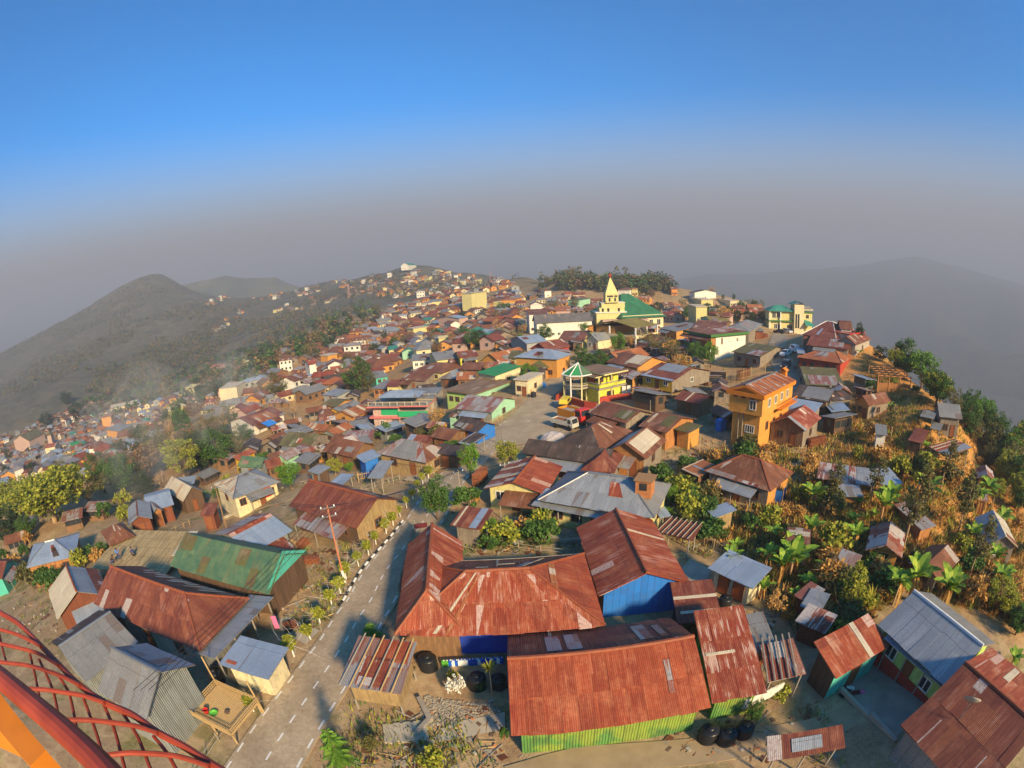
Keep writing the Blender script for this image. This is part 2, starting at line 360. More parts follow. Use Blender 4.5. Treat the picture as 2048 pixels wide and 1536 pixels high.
RM['moss'] = roof_mat('roof_mossy', [(.12, .085, .04), (.15, .10, .05), (.10, .07, .04)], .05, (.3, .28, .22), .4, light=(.22, .17, .08), moss=(.11, .12, .035))
RM['cream'] = roof_mat('roof_cream_sheet', [(.55, .48, .36), (.60, .53, .41), (.50, .43, .33)], .05, (.4, .25, .15), .4, .1, light=(.5, .36, .22))
RM['thatch'] = roof_mat('roof_flat_debris', [(.20, .12, .07), (.25, .15, .08), (.17, .10, .06)], .05, (.35, .26, .18), .3, light=(.3, .19, .11), corr=.6)
WM = {}
for k, c, pl, v in (('wood', (.24, .13, .065), .2, .6), ('dwood', (.13, .075, .045), .2, .6), ('gwood', (.27, .22, .17), .2, .5), ('bamboo', (.38, .26, .12), .12, .5), ('owood', (.44, .19, .06), .25, .5),
                    ('oply', (.55, .26, .06), 2.4, .2)):
    WM[k] = wall_mat('wall_' + k, c, pl, v)
for k, c in (('white', (.72, .68, .60)), ('cream', (.68, .58, .36)), ('yellow', (.66, .60, .07)), ('lemon', (.62, .55, .24)), ('lime', (.42, .58, .16)), ('mint', (.32, .58, .40)), ('pink', (.62, .17, .16)), ('rose', (.50, .34, .28)),
             ('concrete', (.36, .32, .27)), ('orange', (.64, .25, .05)), ('oyellow', (.64, .29, .055)), ('teal', (.08, .45, .36)), ('redw', (.38, .045, .025)), ('grey', (.33, .33, .32))):
    WM[k] = wall_mat('wall_' + k, c, 3.0, .15, .5)
WM['bluew'] = wall_mat('wall_blue_paint', (.02, .16, .55), .5, .3, .3); WM['dblue'] = wall_mat('wall_deep_blue', (.012, .05, .38), 1.1, .3, .15)
WM['greent'] = wall_mat('wall_green_tin', (.10, .26, .06), .8, .4, .6, ribs=.16, base2=(.22, .31, .045))
WM['tin'] = wall_mat('wall_grey_tin', (.27, .29, .28), .8, .3, .4, ribs=.16); WM['rtin'] = wall_mat('wall_rust_tin', (.26, .08, .04), .8, .5, .5, ribs=.16)
WM['ytin'] = wall_mat('wall_yellow_tin', (.62, .38, .03), .8, .3, .3, ribs=.16)
M = {}
M['glass'] = plain('window_dark_glass', (.03, .035, .04), .15, 0, .2, 2, .5); M['wframe'] = plain('frame_white', (.70, .67, .6)); M['bframe'] = plain('frame_brown', (.17, .07, .035))
M['door'] = plain('door_brown', (.24, .08, .03), .6); M['odoor'] = plain('door_orange', (.45, .10, .025), .6); M['trim'] = plain('trim_white', (.72, .7, .66)); M['beam'] = plain('timber', (.30, .17, .08), .8)
M['bpole'] = plain('bamboo_pole', (.46, .31, .14), .6); M['gpole'] = plain('weathered_pole', (.30, .26, .21), .8); M['ruscap'] = plain('rusty_ridge_cap', (.27, .075, .032), .6, 0, .5, 3.0); M['tank'] = plain('black_plastic', (.016, .017, .019), .35, 0, .1); M['steel'] = plain('grey_steel', (.3, .3, .3), .45, .7)
M['rail'] = plain('red_oxide_paint', (.30, .05, .027), .45, 0, .5, 9.0); M['opaint'] = plain('orange_paint', (.62, .20, .02), .55, 0, .3, 6.0)
M['red'] = plain('red_paint', (.55, .03, .025), .4); M['bluep'] = plain('blue_plastic', (.012, .09, .5), .4, 0, .15); M['bluesheet'] = plain('blue_tarpaulin', (.03, .22, .68), .45, 0, .3, 1.5)
M['whitep'] = plain('white_plastic', (.72, .74, .74), .4, 0, .1); M['greenp'] = plain('green_plastic', (.12, .42, .05), .4); M['conc'] = plain('concrete_slab', (.33, .29, .23), .9, 0, .5, .7)
M['lconc'] = plain('pale_concrete', (.42, .37, .29), .9, 0, .4, .9); M['brick'] = plain('orange_brick', (.45, .18, .07), .9, 0, .4, 3); M['cloth_r'] = plain('red_cloth', (.7, .02, .02)); M['cloth_b'] = plain('dark_blue_cloth', (.03, .05, .16)); M['cloth_p'] = plain('pink_cloth', (.65, .15, .3)); M['cloth_w'] = plain('white_cloth', (.75, .73, .68)); M['cloth_m'] = plain('maroon_cloth', (.10, .015, .02)); M['cloth_k'] = plain('black_cloth', (.02, .02, .02)); M['skin'] = plain('skin', (.30, .15, .09), .6); M['hair'] = plain('hair', (.015, .012, .01), .5)
M['tyre'] = plain('tyre_rubber', (.018, .018, .018), .8, 0, .1); M['silv'] = plain('silver_paint', (.5, .52, .54), .3, .5, .1); M['carw'] = plain('white_car_paint', (.75, .75, .74), .25, 0, .05, 1, .5); M['cark'] = plain('black_car_paint', (.02, .022, .03), .2, 0, .05, 1, .5); M['taxi'] = plain('yellow_taxi_paint', (.66, .48, .04), .3, 0, .05, 1, .5); M['trucko'] = plain('orange_truck_paint', (.62, .22, .015), .4, 0, .3); M['firew'] = plain('split_firewood', (.30, .10, .045), .9, 0, .7, 9); M['stone'] = plain('grey_stone', (.32, .28, .23), .9, 0, .4, 3)
M['bark'] = plain('bark', (.16, .10, .065), .9, 0, .5, 6); M['pbark'] = plain('pale_bark', (.42, .28, .16), .9, 0, .4, 6); M['limew'] = plain('limewash', (.75, .73, .68), .8, 0, .2)
LM = {'green': leaf_mat('leaf_green', [(0, (0.033, 0.078, 0.016)), (.5, (0.065, 0.143, 0.026)), (1, (0.130, 0.221, 0.039))]),
      'bright': leaf_mat('leaf_bright', [(0, (0.052, 0.143, 0.016)), (.5, (0.117, 0.247, 0.026)), (1, (0.234, 0.364, 0.039))]),
      'yellow': leaf_mat('leaf_yellow_green', [(0, (0.130, 0.169, 0.023)), (.5, (0.286, 0.299, 0.033)), (1, (0.468, 0.429, 0.052))]),
      'olive': leaf_mat('leaf_olive', [(0, (0.065, 0.078, 0.026)), (.5, (0.130, 0.130, 0.039)), (1, (0.234, 0.195, 0.058))]),
      'dry': leaf_mat('leaf_dry', [(0, (.30, .14, .035)), (.5, (.50, .27, .065)), (1, (.64, .40, .12))], .25),
      'dark': leaf_mat('leaf_dark', [(0, (0.023, 0.046, 0.016)), (.5, (0.046, 0.078, 0.026)), (1, (0.078, 0.117, 0.039))]),
      'brown': leaf_mat('leaf_brown', [(0, (0.117, 0.072, 0.039)), (.5, (0.195, 0.117, 0.058)), (1, (0.286, 0.182, 0.078))], .15),
      'banana': leaf_mat('leaf_banana', [(0, (0.091, 0.195, 0.019)), (.5, (0.208, 0.351, 0.039)), (1, (0.416, 0.494, 0.065))], .3),
      'white': leaf_mat('petals_white', [(0, (.5, .5, .45)), (1, (.8, .78, .7))], .1)}
# ------------------------------------------------------------------ the ground
def ground_mat():
    b = NB('ground_soil'); tc = b.n('ShaderNodeTexCoord'); P = tc.outputs['Object']
    at = b.n('ShaderNodeAttribute', attribute_name='cover'); sp = b.n('ShaderNodeSeparateColor'); b.t.links.new(at.outputs['Color'], sp.inputs[0])
    forest, red = sp.outputs[0], sp.outputs[1]
    big = b.noise(P, .045, 5); mid = b.noise(P, .35, 5, .6); fine = b.noise(P, 3.0, 5, .7)
    soil = b.ramp(b.math('ADD', b.math('MULTIPLY', mid, .55), b.math('MULTIPLY', fine, .45)), [(.3, (.19, .115, .06)), (.5, (.36, .235, .125)), (.68, (.50, .36, .20))])
    soil = b.mix(b.ramp(big, [(.45, 0.0), (.6, .55)]), soil, (.33, .26, .18))
    grass = b.ramp(fine, [(.3, (.07, .085, .02)), (.7, (.20, .18, .05))])
    soil = b.mix(b.ramp(b.math('ADD', b.math('MULTIPLY', mid, .6), b.math('MULTIPLY', big, .4)), [(.50, 0.0), (.60, .75)]), soil, grass)
    grit = b.noise(P, 11.0, 6, .75); soil = b.mix(b.math('MULTIPLY', b.ramp(grit, [(.36, 1.0), (.46, 0.0)]), .6), soil, (.10, .065, .04)); soil = b.mix(b.math('MULTIPLY', b.ramp(grit, [(.58, 0.0), (.66, 1.0)]), .5), soil, (.55, .45, .33))
    rut = b.noise(P, .16, 3); soil = b.mix(b.math('MULTIPLY', b.ramp(rut, [(.46, 0.0), (.5, 1.0), (.54, 0.0)]), .45), soil, (.52, .38, .22))
    redc = b.ramp(b.math('ADD', b.math('MULTIPLY', mid, .5), b.math('MULTIPLY', fine, .5)), [(.3, (.28, .125, .035)), (.52, (.52, .25, .07)), (.7, (.62, .36, .12))])
    c = b.mix(red, soil, redc)
    c = b.mix(b.math('MULTIPLY', red, b.ramp(mid, [(.5, 0.0), (.62, .65)])), c, b.ramp(fine, [(.3, (.06, .06, .015)), (.7, (.20, .15, .03))]))
    fn = b.noise(P, .06, 6, .7); fd = b.noise(P, .012, 4)
    fc = b.ramp(b.math('ADD', b.math('MULTIPLY', fn, .7), b.math('MULTIPLY', fd, .3)), [(.33, (.045, .05, .04)), (.48, (.09, .09, .065)), (.6, (.14, .12, .085)), (.74, (.22, .165, .115))])
    c = b.mix(forest, c, fc)
    b.bump(b.math('ADD', b.math('MULTIPLY', fine, .35), b.math('ADD', mid, b.math('MULTIPLY', b.math('MULTIPLY', fn, forest), 40))), .25, .5)
    return b.out(c, .95, 0, .1)
def build_terrain():
    na, nl = GX.shape
    v = np.stack([GX, GY, GZ], -1).reshape(-1, 3)
    i, j = np.meshgrid(np.arange(na), np.arange(nl - 1), indexing='ij'); i2 = (i + 1) % na
    f = np.stack([i * nl + j, i * nl + j + 1, i2 * nl + j + 1, i2 * nl + j], -1).reshape(-1, 4)
    f = f[(i.ravel() < na - 1)]
    c = len(v); v = np.vstack([v, [[0, 0, 0]]])
    tri = [(k * nl, (k + 1) * nl, c) for k in range(na - 1)]
    me = bpy.data.meshes.new('ground'); me.from_pydata(v.tolist(), [], [tuple(reversed(q)) for q in tri] + [tuple(q[::-1]) for q in f.tolist()])
    forest = np.clip((_gr - 330) / 250, 0, 1)
    az = _ga
    left = np.clip((-az - 15) / 15, 0, 1)
    forest = np.maximum(forest, np.clip((_gr - 480 + 60 * np.sin(az)) / 120, 0, 1))
    right = np.clip((az - 35) / 7, 0, 1) * np.clip((_gr - 40) / 12, 0, 1) * np.clip((260 - _gr) / 60, 0, 1)
    mid = .55 * np.clip((_gr - 90) / 40, 0, 1) * np.clip((420 - _gr) / 120, 0, 1)
    redc = np.maximum(right, mid * np.clip(fbm(GX / 30, GY / 30) * 3 + .5, 0, 1))
    col = np.stack([forest, redc, 0 * redc, 1 + 0 * redc], -1).reshape(-1, 4); col = np.vstack([col, [[0, 0, 0, 1]]])
    a = me.color_attributes.new('cover', 'FLOAT_COLOR', 'POINT'); a.data.foreach_set('color', col.astype('f').ravel())
    me.polygons.foreach_set('use_smooth', np.ones(len(me.polygons), bool)); me.materials.append(ground_mat()); me.update()
    o = bpy.data.objects.new('ground', me); COL.objects.link(o); return tag(o, kind='structure')
build_terrain()
def ridge(name, pts, r0, base, width, amp, mat, seed, n=220, m=46):
    """a far mountain range: crest heights from its skyline, spurs running down both flanks"""
    A = np.array([azel(u, v) for u, v in pts]); a = np.linspace(A[0, 0], A[-1, 0], n); t = np.interp(a, A[:, 0], A[:, 1])
    s = np.linspace(-1, 1, m); aa, ss = np.meshgrid(a, s, indexing='ij')
    crest = (CAM_H + r0 * t)[:, None]; rr = r0 + ss * width * np.where(ss < 0, 1.0, .6)
    x, y = rr * np.sin(np.radians(aa)), rr * np.cos(np.radians(aa))
    prof = 1 - np.abs(ss) ** .85
    z = base + (crest - base) * prof + (1 - prof) * np.clip(prof * 3, 0, 1) * 3.2 * amp * fbm(x / 620 + seed, y / 900 + seed, 6)
    v = np.stack([x, y, z], -1).reshape(-1, 3)
    i, j = np.meshgrid(np.arange(n - 1), np.arange(m - 1), indexing='ij')
    f = np.stack([i * m + j, (i + 1) * m + j, (i + 1) * m + j + 1, i * m + j + 1], -1).reshape(-1, 4)
    me = bpy.data.meshes.new(name); me.from_pydata(v.tolist(), [], f.tolist()); me.materials.append(mat)
    me.polygons.foreach_set('use_smooth', np.ones(len(f), bool)); me.update()
    o = bpy.data.objects.new(name, me); COL.objects.link(o); return tag(o, kind='structure')
def hill_mat():
    b = NB('forested_mountain'); tc = b.n('ShaderNodeTexCoord')
    f = b.noise(tc.outputs['Object'], .01, 7, .7)
    return b.out(b.ramp(f, [(.35, (.03, .04, .025)), (.6, (.09, .09, .05)), (.75, (.15, .12, .075))]), 1.0, 0, 0)
HM = hill_mat()
ridge('far_mountains', [(1250,575),(1340,560),(1400,548),(1450,545),(1500,545),(1580,535),(1650,532),(1720,527),(1780,517),(1830,510),(1880,520),(1940,535),(2000,552),(2048,566),(2120,600)], 4300, -350, 2300, 260, HM, 3.0)
ridge('far_hills', [(300,585),(340,568),(380,556),(420,548),(450,541),(490,547),(520,546),(550,545),(570,555),(600,566),(640,580)], 2050, -350, 600, 70, HM, 8.0)
# ------------------------------------------------------------------ air
def haze():
    m = bpy.data.materials.new('haze'); m.use_nodes = True; t = m.node_tree
    t.nodes.remove(t.nodes['Principled BSDF']); pv = t.nodes.new('ShaderNodeVolumePrincipled')
    pv.inputs['Color'].default_value = (.41, .465, .60, 1); pv.inputs['Density'].default_value = HAZE_D; pv.inputs['Anisotropy'].default_value = 0.0
    t.links.new(pv.outputs[0], t.nodes['Material Output'].inputs['Volume'])
    b = MB(); b.box((0, 1000, (300 - 375) / 2), (19500, 19500, 300 + 375), m)
    return tag(b.build('haze'), kind='stuff')
HAZE_D = 0.00058
haze()
# ------------------------------------------------------------------ houses
class FR:
    """a building plot: origin on the ground, ex along the near eave, ey across, so that its eave corners stand at A, B and C"""
    def __init__(s, A, B, C=None, he=2.7, depth=None, zg=None, far=True):
        mu, mv = (A[0] + B[0]) / 2, (A[1] + B[1]) / 2
        if zg is None:
            p = hit(mu, mv, he); zg = p[2] - he
        s.zg = zg; a, b = onz(*A, zg + he), onz(*B, zg + he)
        e = (b - a)[:2]; s.L = float(np.hypot(*e)); e = e / s.L; n = np.array([-e[1], e[0]])
        mid = (a + b)[:2] / 2
        if C is not None:
            c = onz(*C, zg + he)[:2]; d = float((c - b[:2]) @ n)
            if depth: d = math.copysign(depth, d)
        else: d = depth if (n @ mid > 0) else -depth
        if d < 0: e = -e; n = -n; d = -d
        d = min(max(d, .32 * s.L), 2.6 * s.L); s.D = d
        c = mid + n * d / 2; s.o = np.array([c[0], c[1], zg]); s.ex = np.array([e[0], e[1], 0]); s.ey = np.array([n[0], n[1], 0]); s.he = he
        s.rz = math.atan2(e[1], e[0])
    def P(s, x, y, z): return s.o + s.ex * x + s.ey * y + np.array([0, 0, z])
    def faces_cam(s, nx, ny, x, y):
        q = s.P(x, y, 0)[:2]; nn = (s.ex * nx + s.ey * ny)[:2]; return float(nn @ -q) > 0
def fb(mb, F, x0, x1, y0, y1, z0, z1, mat, top=None):
    c = F.P((x0 + x1) / 2, (y0 + y1) / 2, (z0 + z1) / 2); mb.box(c, (abs(x1 - x0), abs(y1 - y0), abs(z1 - z0)), mat, F.rz, top)
def root_of(name, F, label, cat, group=None): return empty(name, tuple(F.o), label, cat, group)
def on_wall(F, side, t, z, wdt, hgt, hx, hy, fr, pane, parent, name='window', depth=.06, bars=1):
    """a window or door in its frame on wall side ('f','b','l','r') at fraction t"""
    m = MB(); q = MB()
    def pl(mb, u0, u1, z0, z1, d0, d1, mat):
        if side in 'fb':
            s_ = -1 if side == 'f' else 1; y0, y1 = sorted((s_ * (hy + d0), s_ * (hy + d1))); fb(mb, F, u0, u1, y0, y1, z0, z1, mat)
        else:
            s_ = -1 if side == 'l' else 1; x0, x1 = sorted((s_ * (hx + d0), s_ * (hx + d1))); fb(mb, F, x0, x1, u0, u1, z0, z1, mat)
    Lh = hx if side in 'fb' else hy; u = -Lh + 2 * Lh * t; a, b = u - wdt / 2, u + wdt / 2; f = .09
    pl(m, a, a + f, z, z + hgt, -.02, depth, fr); pl(m, b - f, b, z, z + hgt, -.02, depth, fr)
    pl(m, a + f, b - f, z + hgt - f, z + hgt, -.02, depth, fr); pl(m, a + f, b - f, z, z + f, -.02, depth + .03, fr)
    if name == 'window':
        for k in range(1, bars + 1):
            c = a + (b - a) * k / (bars + 1); pl(m, c - f / 2, c + f / 2, z + f, z + hgt - f, -.02, depth - .01, fr)
    o = m.build(name, parent)
    pl(q, a + f, b - f, z + f, z + hgt - f, -.02, depth - .025, pane)
    p = q.build('pane' if name == 'window' else 'door_leaf', None, parent.location); p.location = (0, 0, 0); p.parent = o
    return o
def slopes(F, typ, rise, he):
    """list of roof faces, each eave-left, eave-right, ridge-right, ridge-left"""
    X, Y = F.L / 2, F.D / 2; P = F.P; e = he; r = he + rise
    if typ == 'g': return [[P(-X, -Y, e), P(X, -Y, e), P(X, 0, r), P(-X, 0, r)], [P(X, Y, e), P(-X, Y, e), P(-X, 0, r), P(X, 0, r)]]
    if typ == 'p': return [[P(X, -Y, e), P(X, Y, e), P(0, Y, r), P(0, -Y, r)], [P(-X, Y, e), P(-X, -Y, e), P(0, -Y, r), P(0, Y, r)]]
    if typ == 'h':
        k = min(Y, X * .8); q = X - k
        return [[P(-X, -Y, e), P(X, -Y, e), P(q, 0, r), P(-q, 0, r)], [P(X, Y, e), P(-X, Y, e), P(-q, 0, r), P(q, 0, r)], [P(X, -Y, e), P(X, Y, e), P(q, 0, r)], [P(-X, Y, e), P(-X, -Y, e), P(-q, 0, r)]]
    if typ == 'hp':
        k = min(X, Y * .8); q = Y - k
        return [[P(X, -Y, e), P(X, Y, e), P(0, q, r), P(0, -q, r)], [P(-X, Y, e), P(-X, -Y, e), P(0, -q, r), P(0, q, r)], [P(-X, -Y, e), P(X, -Y, e), P(0, -q, r)], [P(X, Y, e), P(-X, Y, e), P(0, q, r)]]
    if typ == 'ph':
        k = min(X, Y * .8)
        return [[P(X, -Y, e), P(X, Y, e), P(0, Y, r), P(0, k - Y, r)], [P(-X, Y, e), P(-X, -Y, e), P(0, k - Y, r), P(0, Y, r)], [P(-X, -Y, e), P(X, -Y, e), P(0, k - Y, r)]]
    if typ == 'gh':      # gable at the -x end, hip at the +x end
        k = min(Y, X * .7); q = X - k
        return [[P(-X, -Y, e), P(X, -Y, e), P(q, 0, r), P(-X, 0, r)], [P(X, Y, e), P(-X, Y, e), P(-X, 0, r), P(q, 0, r)], [P(X, -Y, e), P(X, Y, e), P(q, 0, r)]]
    if typ == 'hg':
        k = min(Y, X * .7); q = X - k
        return [[P(-X, -Y, e), P(X, -Y, e), P(X, 0, r), P(-q, 0, r)], [P(X, Y, e), P(-X, Y, e), P(-q, 0, r), P(X, 0, r)], [P(-X, Y, e), P(-X, -Y, e), P(-q, 0, r)]]
    if typ == 's': return [[P(-X, -Y, e), P(X, -Y, e), P(X, Y, r), P(-X, Y, r)]]
    if typ == 'sb': return [[P(X, Y, e), P(-X, Y, e), P(-X, -Y, r), P(X, -Y, r)]]
    if typ == 'sx': return [[P(X, -Y, e), P(X, Y, e), P(-X, Y, r), P(-X, -Y, r)]]
    return [[P(-X, -Y, e), P(X, -Y, e), P(X, Y, e), P(-X, Y, e)]]
def bil(q, u, v):
    q = q if len(q) == 4 else [q[0], q[1], q[2], q[2]]
    return (q[0] * (1 - u) + q[1] * u) * (1 - v) + (q[3] * (1 - u) + q[2] * u) * v
def roof_build(F, typ, rise, he, rm, parent, name='roof', cap=None, edge=None, patches=(), t=.06, names=None):
    S = slopes(F, typ, rise, he); mb = MB()
    for i, q in enumerate(S):
        rmi = rm[i % len(rm)] if isinstance(rm, (list, tuple)) else rm
        mb.off = (random.random() * 40, random.random() * 40)
        mb.slab(q, rmi, t if typ != 'f' else .22, ud=(q[1] - q[0]), under=edge)
        if typ != 'f' and math.hypot(F.o[0], F.o[1]) < 66 and len(q) == 4:
            Lq = np.linalg.norm(q[1] - q[0]); Sq = np.linalg.norm((q[3] + q[2] - q[0] - q[1]) / 2); nc, nr = max(2, round(Lq / .85)), max(1, round(Sq / 2.5)); nn = np.cross(q[1] - q[0], q[3] - q[0]); nn = nn / np.linalg.norm(nn)
            for jr in range(nr):
                for ic in range(nc):
                    u0, u1 = ic / nc, min(1.0, (ic + 1) / nc + .012); v0, v1 = max(0, jr / nr - .03) - (random.uniform(0, .028) if jr == 0 else random.uniform(0, .02)), (jr + 1) / nr
                    a_, b_ = random.uniform(.022, .05), random.uniform(.004, .014)
                    pp = [bil(q, u0, v0) + nn * a_, bil(q, u1, v0) + nn * (a_ + random.uniform(-.012, .012)), bil(q, u1, v1) + nn * b_, bil(q, u0, v1) + nn * b_]
                    mb.poly(pp, rmi, q[1] - q[0], align=(random.randrange(400), random.randrange(400)))
    ro = mb.build(name, parent)
    if cap and typ in ('g', 'p', 'h', 'hp', 'gh', 'hg', 'ph'):
        cm = MB(); q = S[0]; a, b = q[2], q[3]
        cm.tube([a + np.array([0, 0, .02]), b + np.array([0, 0, .02])], .13, cap, 6)
        if typ in ('h', 'hp', 'gh', 'hg', 'ph'):
            for tri in S[2:]:
                for c in tri[:2]: cm.tube([c + np.array([0, 0, .02]), tri[2] + np.array([0, 0, .02])], .09, cap, 5)
        co = cm.build('ridge_cap', None, parent.location); co.location = (0, 0, 0); co.parent = ro
    for (si, u0, u1, v0, v1, mat) in patches:
        q = S[si]; n = np.cross(q[1] - q[0], q[-1] - q[0]); n = n / np.linalg.norm(n); up = n * .06
        pm = MB(); pm.slab([bil(q, u0, v0) + up, bil(q, u1, v0) + up, bil(q, u1, v1) + up, bil(q, u0, v1) + up], mat, .03, ud=q[1] - q[0])
        po = pm.build('roof_sheet', None, parent.location); po.location = (0, 0, 0); po.parent = ro
    return ro
def walls_build(F, typ, rise, he, wm, parent, o=.4, base=-1.4, wf=None, name='wall', skirt=None):
    hx, hy = F.L / 2 - min(o, F.L * .14), F.D / 2 - min(o, F.D * .14); mb = MB(); P = F.P; z0 = base
    wl = wm if isinstance(wm, dict) else {}; W = lambda k: wl.get(k, wl.get('all', wm if not isinstance(wm, dict) else None))
    def tz(x, y):
        X, Y = F.L / 2, F.D / 2
        if typ == 'g': return he + rise * (1 - abs(y) / Y)
        if typ == 'p': return he + rise * (1 - abs(x) / X)
        if typ == 's': return he + rise * (y + Y) / (2 * Y)
        if typ == 'sb': return he + rise * (Y - y) / (2 * Y)
        if typ == 'sx': return he + rise * (X - x) / (2 * X)
        if typ == 'f': return he - .16
        if typ == 'ph' and y > 0: return he + rise * (1 - abs(x) / X)
        if typ == 'gh' and x < 0 or typ == 'hg' and x > 0: return he + rise * (1 - abs(y) / Y)
        return he + rise * min(1, min((X - abs(x)), (Y - abs(y))) / min(Y, X))
    e = .07
    def side(k, a, b, mid=None):
        pts = [P(*a, z0), P(*b, z0), P(*b, tz(*b) - e)]
        if mid: pts.append(P(*mid, tz(*mid) - e))
        pts.append(P(*a, tz(*a) - e)); mb.poly(pts, W(k))
    gx, gy = (typ in ('g', 'gh', 'hg')), typ == 'p'
    side('f', (-hx, -hy), (hx, -hy), (0, -hy) if gy else None); side('b', (hx, hy), (-hx, hy), (0, hy) if gy else None)
    side('r', (hx, -hy), (hx, hy), (hx, 0) if gx and typ != 'gh' else None); side('l', (-hx, hy), (-hx, -hy), (-hx, 0) if gx and typ != 'hg' else None)
    mb.poly([P(-hx, -hy, z0), P(-hx, hy, z0), P(hx, hy, z0), P(hx, -hy, z0)], W('f'))
    return mb.build(name, parent), hx, hy
HL = []                                            # plots taken: centre, radius
CATS = {'house': 'house', 'tin_house': 'house', 'shed': 'shed', 'shack': 'shack', 'building': 'building', 'hut': 'hut', 'lean_to': 'shed'}
def H(name, label, A, B, C=None, he=2.7, typ='g', rise=1.3, roof='red', wall='wood', o=.45, win=1, door=1, stilt=0, depth=None, cap=None, edge=None, patches=(), group=None,
      zg=None, root=None, wf='wframe', dm='door', t=.06, base=-1.4, posts=False, roofname='roof', cat=None, nwall=False, wz=1.0):
    if 2.2 < he < 3.5 and name in ('tin_house', 'shed') and not stilt: he *= .9
    F = FR(A, B, C, he, depth, zg)
    if wf == 'wframe' and (random.random() < .5 if wall in ('white', 'cream', 'lemon', 'redw', 'rose') else random.random() < .85): wf = 'bframe'
    if root is None:
        root = root_of(name, F, label, cat or CATS.get(name, 'house'), group); HL.append((F.o[0], F.o[1], .5 * math.hypot(F.L, F.D)))
    rm = [RM[k] for k in roof] if isinstance(roof, (list, tuple)) else RM[roof]
    pt = [(p[0], p[1], p[2], p[3], p[4], RM[p[5]]) for p in patches]
    roof_build(F, typ, rise, he, rm, root, roofname, M[cap] if cap else None, M[edge] if edge else None, pt, t)
    wm = {k: WM[v] for k, v in wall.items()} if isinstance(wall, dict) else WM[wall]
    if not posts:
        wo, hx, hy = walls_build(F, typ, rise, he, wm, root, o, stilt if stilt else base)
    else:
        hx, hy = F.L / 2 - min(o, F.L * .14), F.D / 2 - min(o, F.D * .14)
    if posts or stilt:
        nx = max(2, int(F.L / 2.2) + 1); top = he + (rise * .3 if posts else 0)
        for i in range(nx):
            for y in ((-hy, hy) if F.D < 5 or posts else (-hy, 0, hy)):
                x = -hx + 2 * hx * i / (nx - 1); m = MB(); b = F.P(x, y, 0); zt = terr(b[0], b[1]) - F.zg - .3
                ztop = stilt + .05 if stilt else he + (rise * ((y + F.D / 2) / F.D) if typ == 's' else rise * max(0, 1 - abs(x if typ == 'p' else y) / ((F.L if typ == 'p' else F.D) / 2))) - .05
                m.tube([F.P(x, y, min(zt, ztop - .5)), F.P(x, y, ztop)], .07, M['gpole'], 5); m.build('post', root)
    F.hx, F.hy = hx, hy
    rr_ = math.hypot(F.o[0], F.o[1])
    if name == 'tin_house' and label and not posts and 44 < rr_ < 190 and typ in ('g', 'h', 'p', 'hp') and F.L > 5:
        rs_ = random.Random(int(A[0] * 7 + A[1])); S_ = slopes(F, typ, rise, he)
        if not patches:
            for _ in range(rs_.choice((1, 2, 2, 3))):
                q = S_[rs_.randrange(2)]; u0, v0 = rs_.uniform(.05, .7), rs_.uniform(.04, .5); n_ = np.cross(q[1] - q[0], q[-1] - q[0]); n_ = n_ / np.linalg.norm(n_) * .06; u1, v1 = u0 + rs_.uniform(.1, .25), v0 + rs_.uniform(.3, .48)
                pm = MB(); pm.slab([bil(q, u0, v0) + n_, bil(q, u1, v0) + n_, bil(q, u1, v1) + n_, bil(q, u0, v1) + n_], RM[rs_.choice(('silrust', 'brown', 'maroon', 'grey', 'redfleck', 'dark'))], .03, ud=q[1] - q[0]); pm.build('roof_sheet', root)
        for sd, ny in (('f', -1), ('b', 1)):
            if stilt or he > 3.6 or rs_.random() < .45 or not F.faces_cam(0, ny, 0, ny * hy): continue
            w_ = rs_.uniform(.35, .75) * F.L; x0 = rs_.uniform(-F.L / 2, F.L / 2 - w_); Y = F.D / 2; dp = rs_.uniform(1.1, 2.0); pts_ = [(x0, ny * (Y + dp)), (x0 + w_, ny * (Y + dp)), (x0 + w_, ny * (Y - .5)), (x0, ny * (Y - .5))]
            if ny > 0: pts_ = [pts_[1], pts_[0], pts_[3], pts_[2]]
            pm = MB(); zl, zh = he - .75, he - .12; pm.slab([F.P(*pts_[0], zl), F.P(*pts_[1], zl), F.P(*pts_[2], zh), F.P(*pts_[3], zh)], RM[rs_.choice(('silrust', 'grey', 'patch', 'brown', 'blue', 'silver'))], .05); pm.build('porch_roof', root)
            for k_ in range(max(2, int(w_ / 2.2) + 1)):
                x_ = x0 + .15 + (w_ - .3) * k_ / max(1, int(w_ / 2.2)) if int(w_ / 2.2) else x0 + .15 + (w_ - .3) * k_; b_ = F.P(x_, ny * (Y + dp - .15), 0); pm = MB(); pm.tube([F.P(x_, ny * (Y + dp - .15), min(0, terr(b_[0], b_[1]) - F.zg) - .3), F.P(x_, ny * (Y + dp - .15), zl + .02)], .06, M['gpole'], 5); pm.build('post', root)
    if not posts and he - max(stilt, 0) > 1.7:
        k = 0
        for side, nx_, ny_, Lw in (('f', 0, -1, 2 * hx), ('b', 0, 1, 2 * hx), ('r', 1, 0, 2 * hy), ('l', -1, 0, 2 * hy)):
            if not F.faces_cam(nx_, ny_, nx_ * hx, ny_ * hy): continue
            n = max(1, min(win if side in 'fb' else (1 if win else 0), int(Lw / 1.8))) if win else 0
            slots = n + (1 if (door and k == 0) else 0)
            for i in range(slots):
                tt = (i + .7) / (slots + .4)
                fz = stilt
                if door and k == 0 and i == slots // 2: on_wall(F, side, tt, fz + .02, .95, min(1.95, he - fz - .4), hx, hy, M['bframe'], M[dm], root, 'door')
                elif Lw > 1.6: on_wall(F, side, tt, fz + wz, min(1.1, Lw * .35), min(1.05, he - fz - wz - .3), hx, hy, M[wf], M['glass'], root)
            k += 1
    return root, F
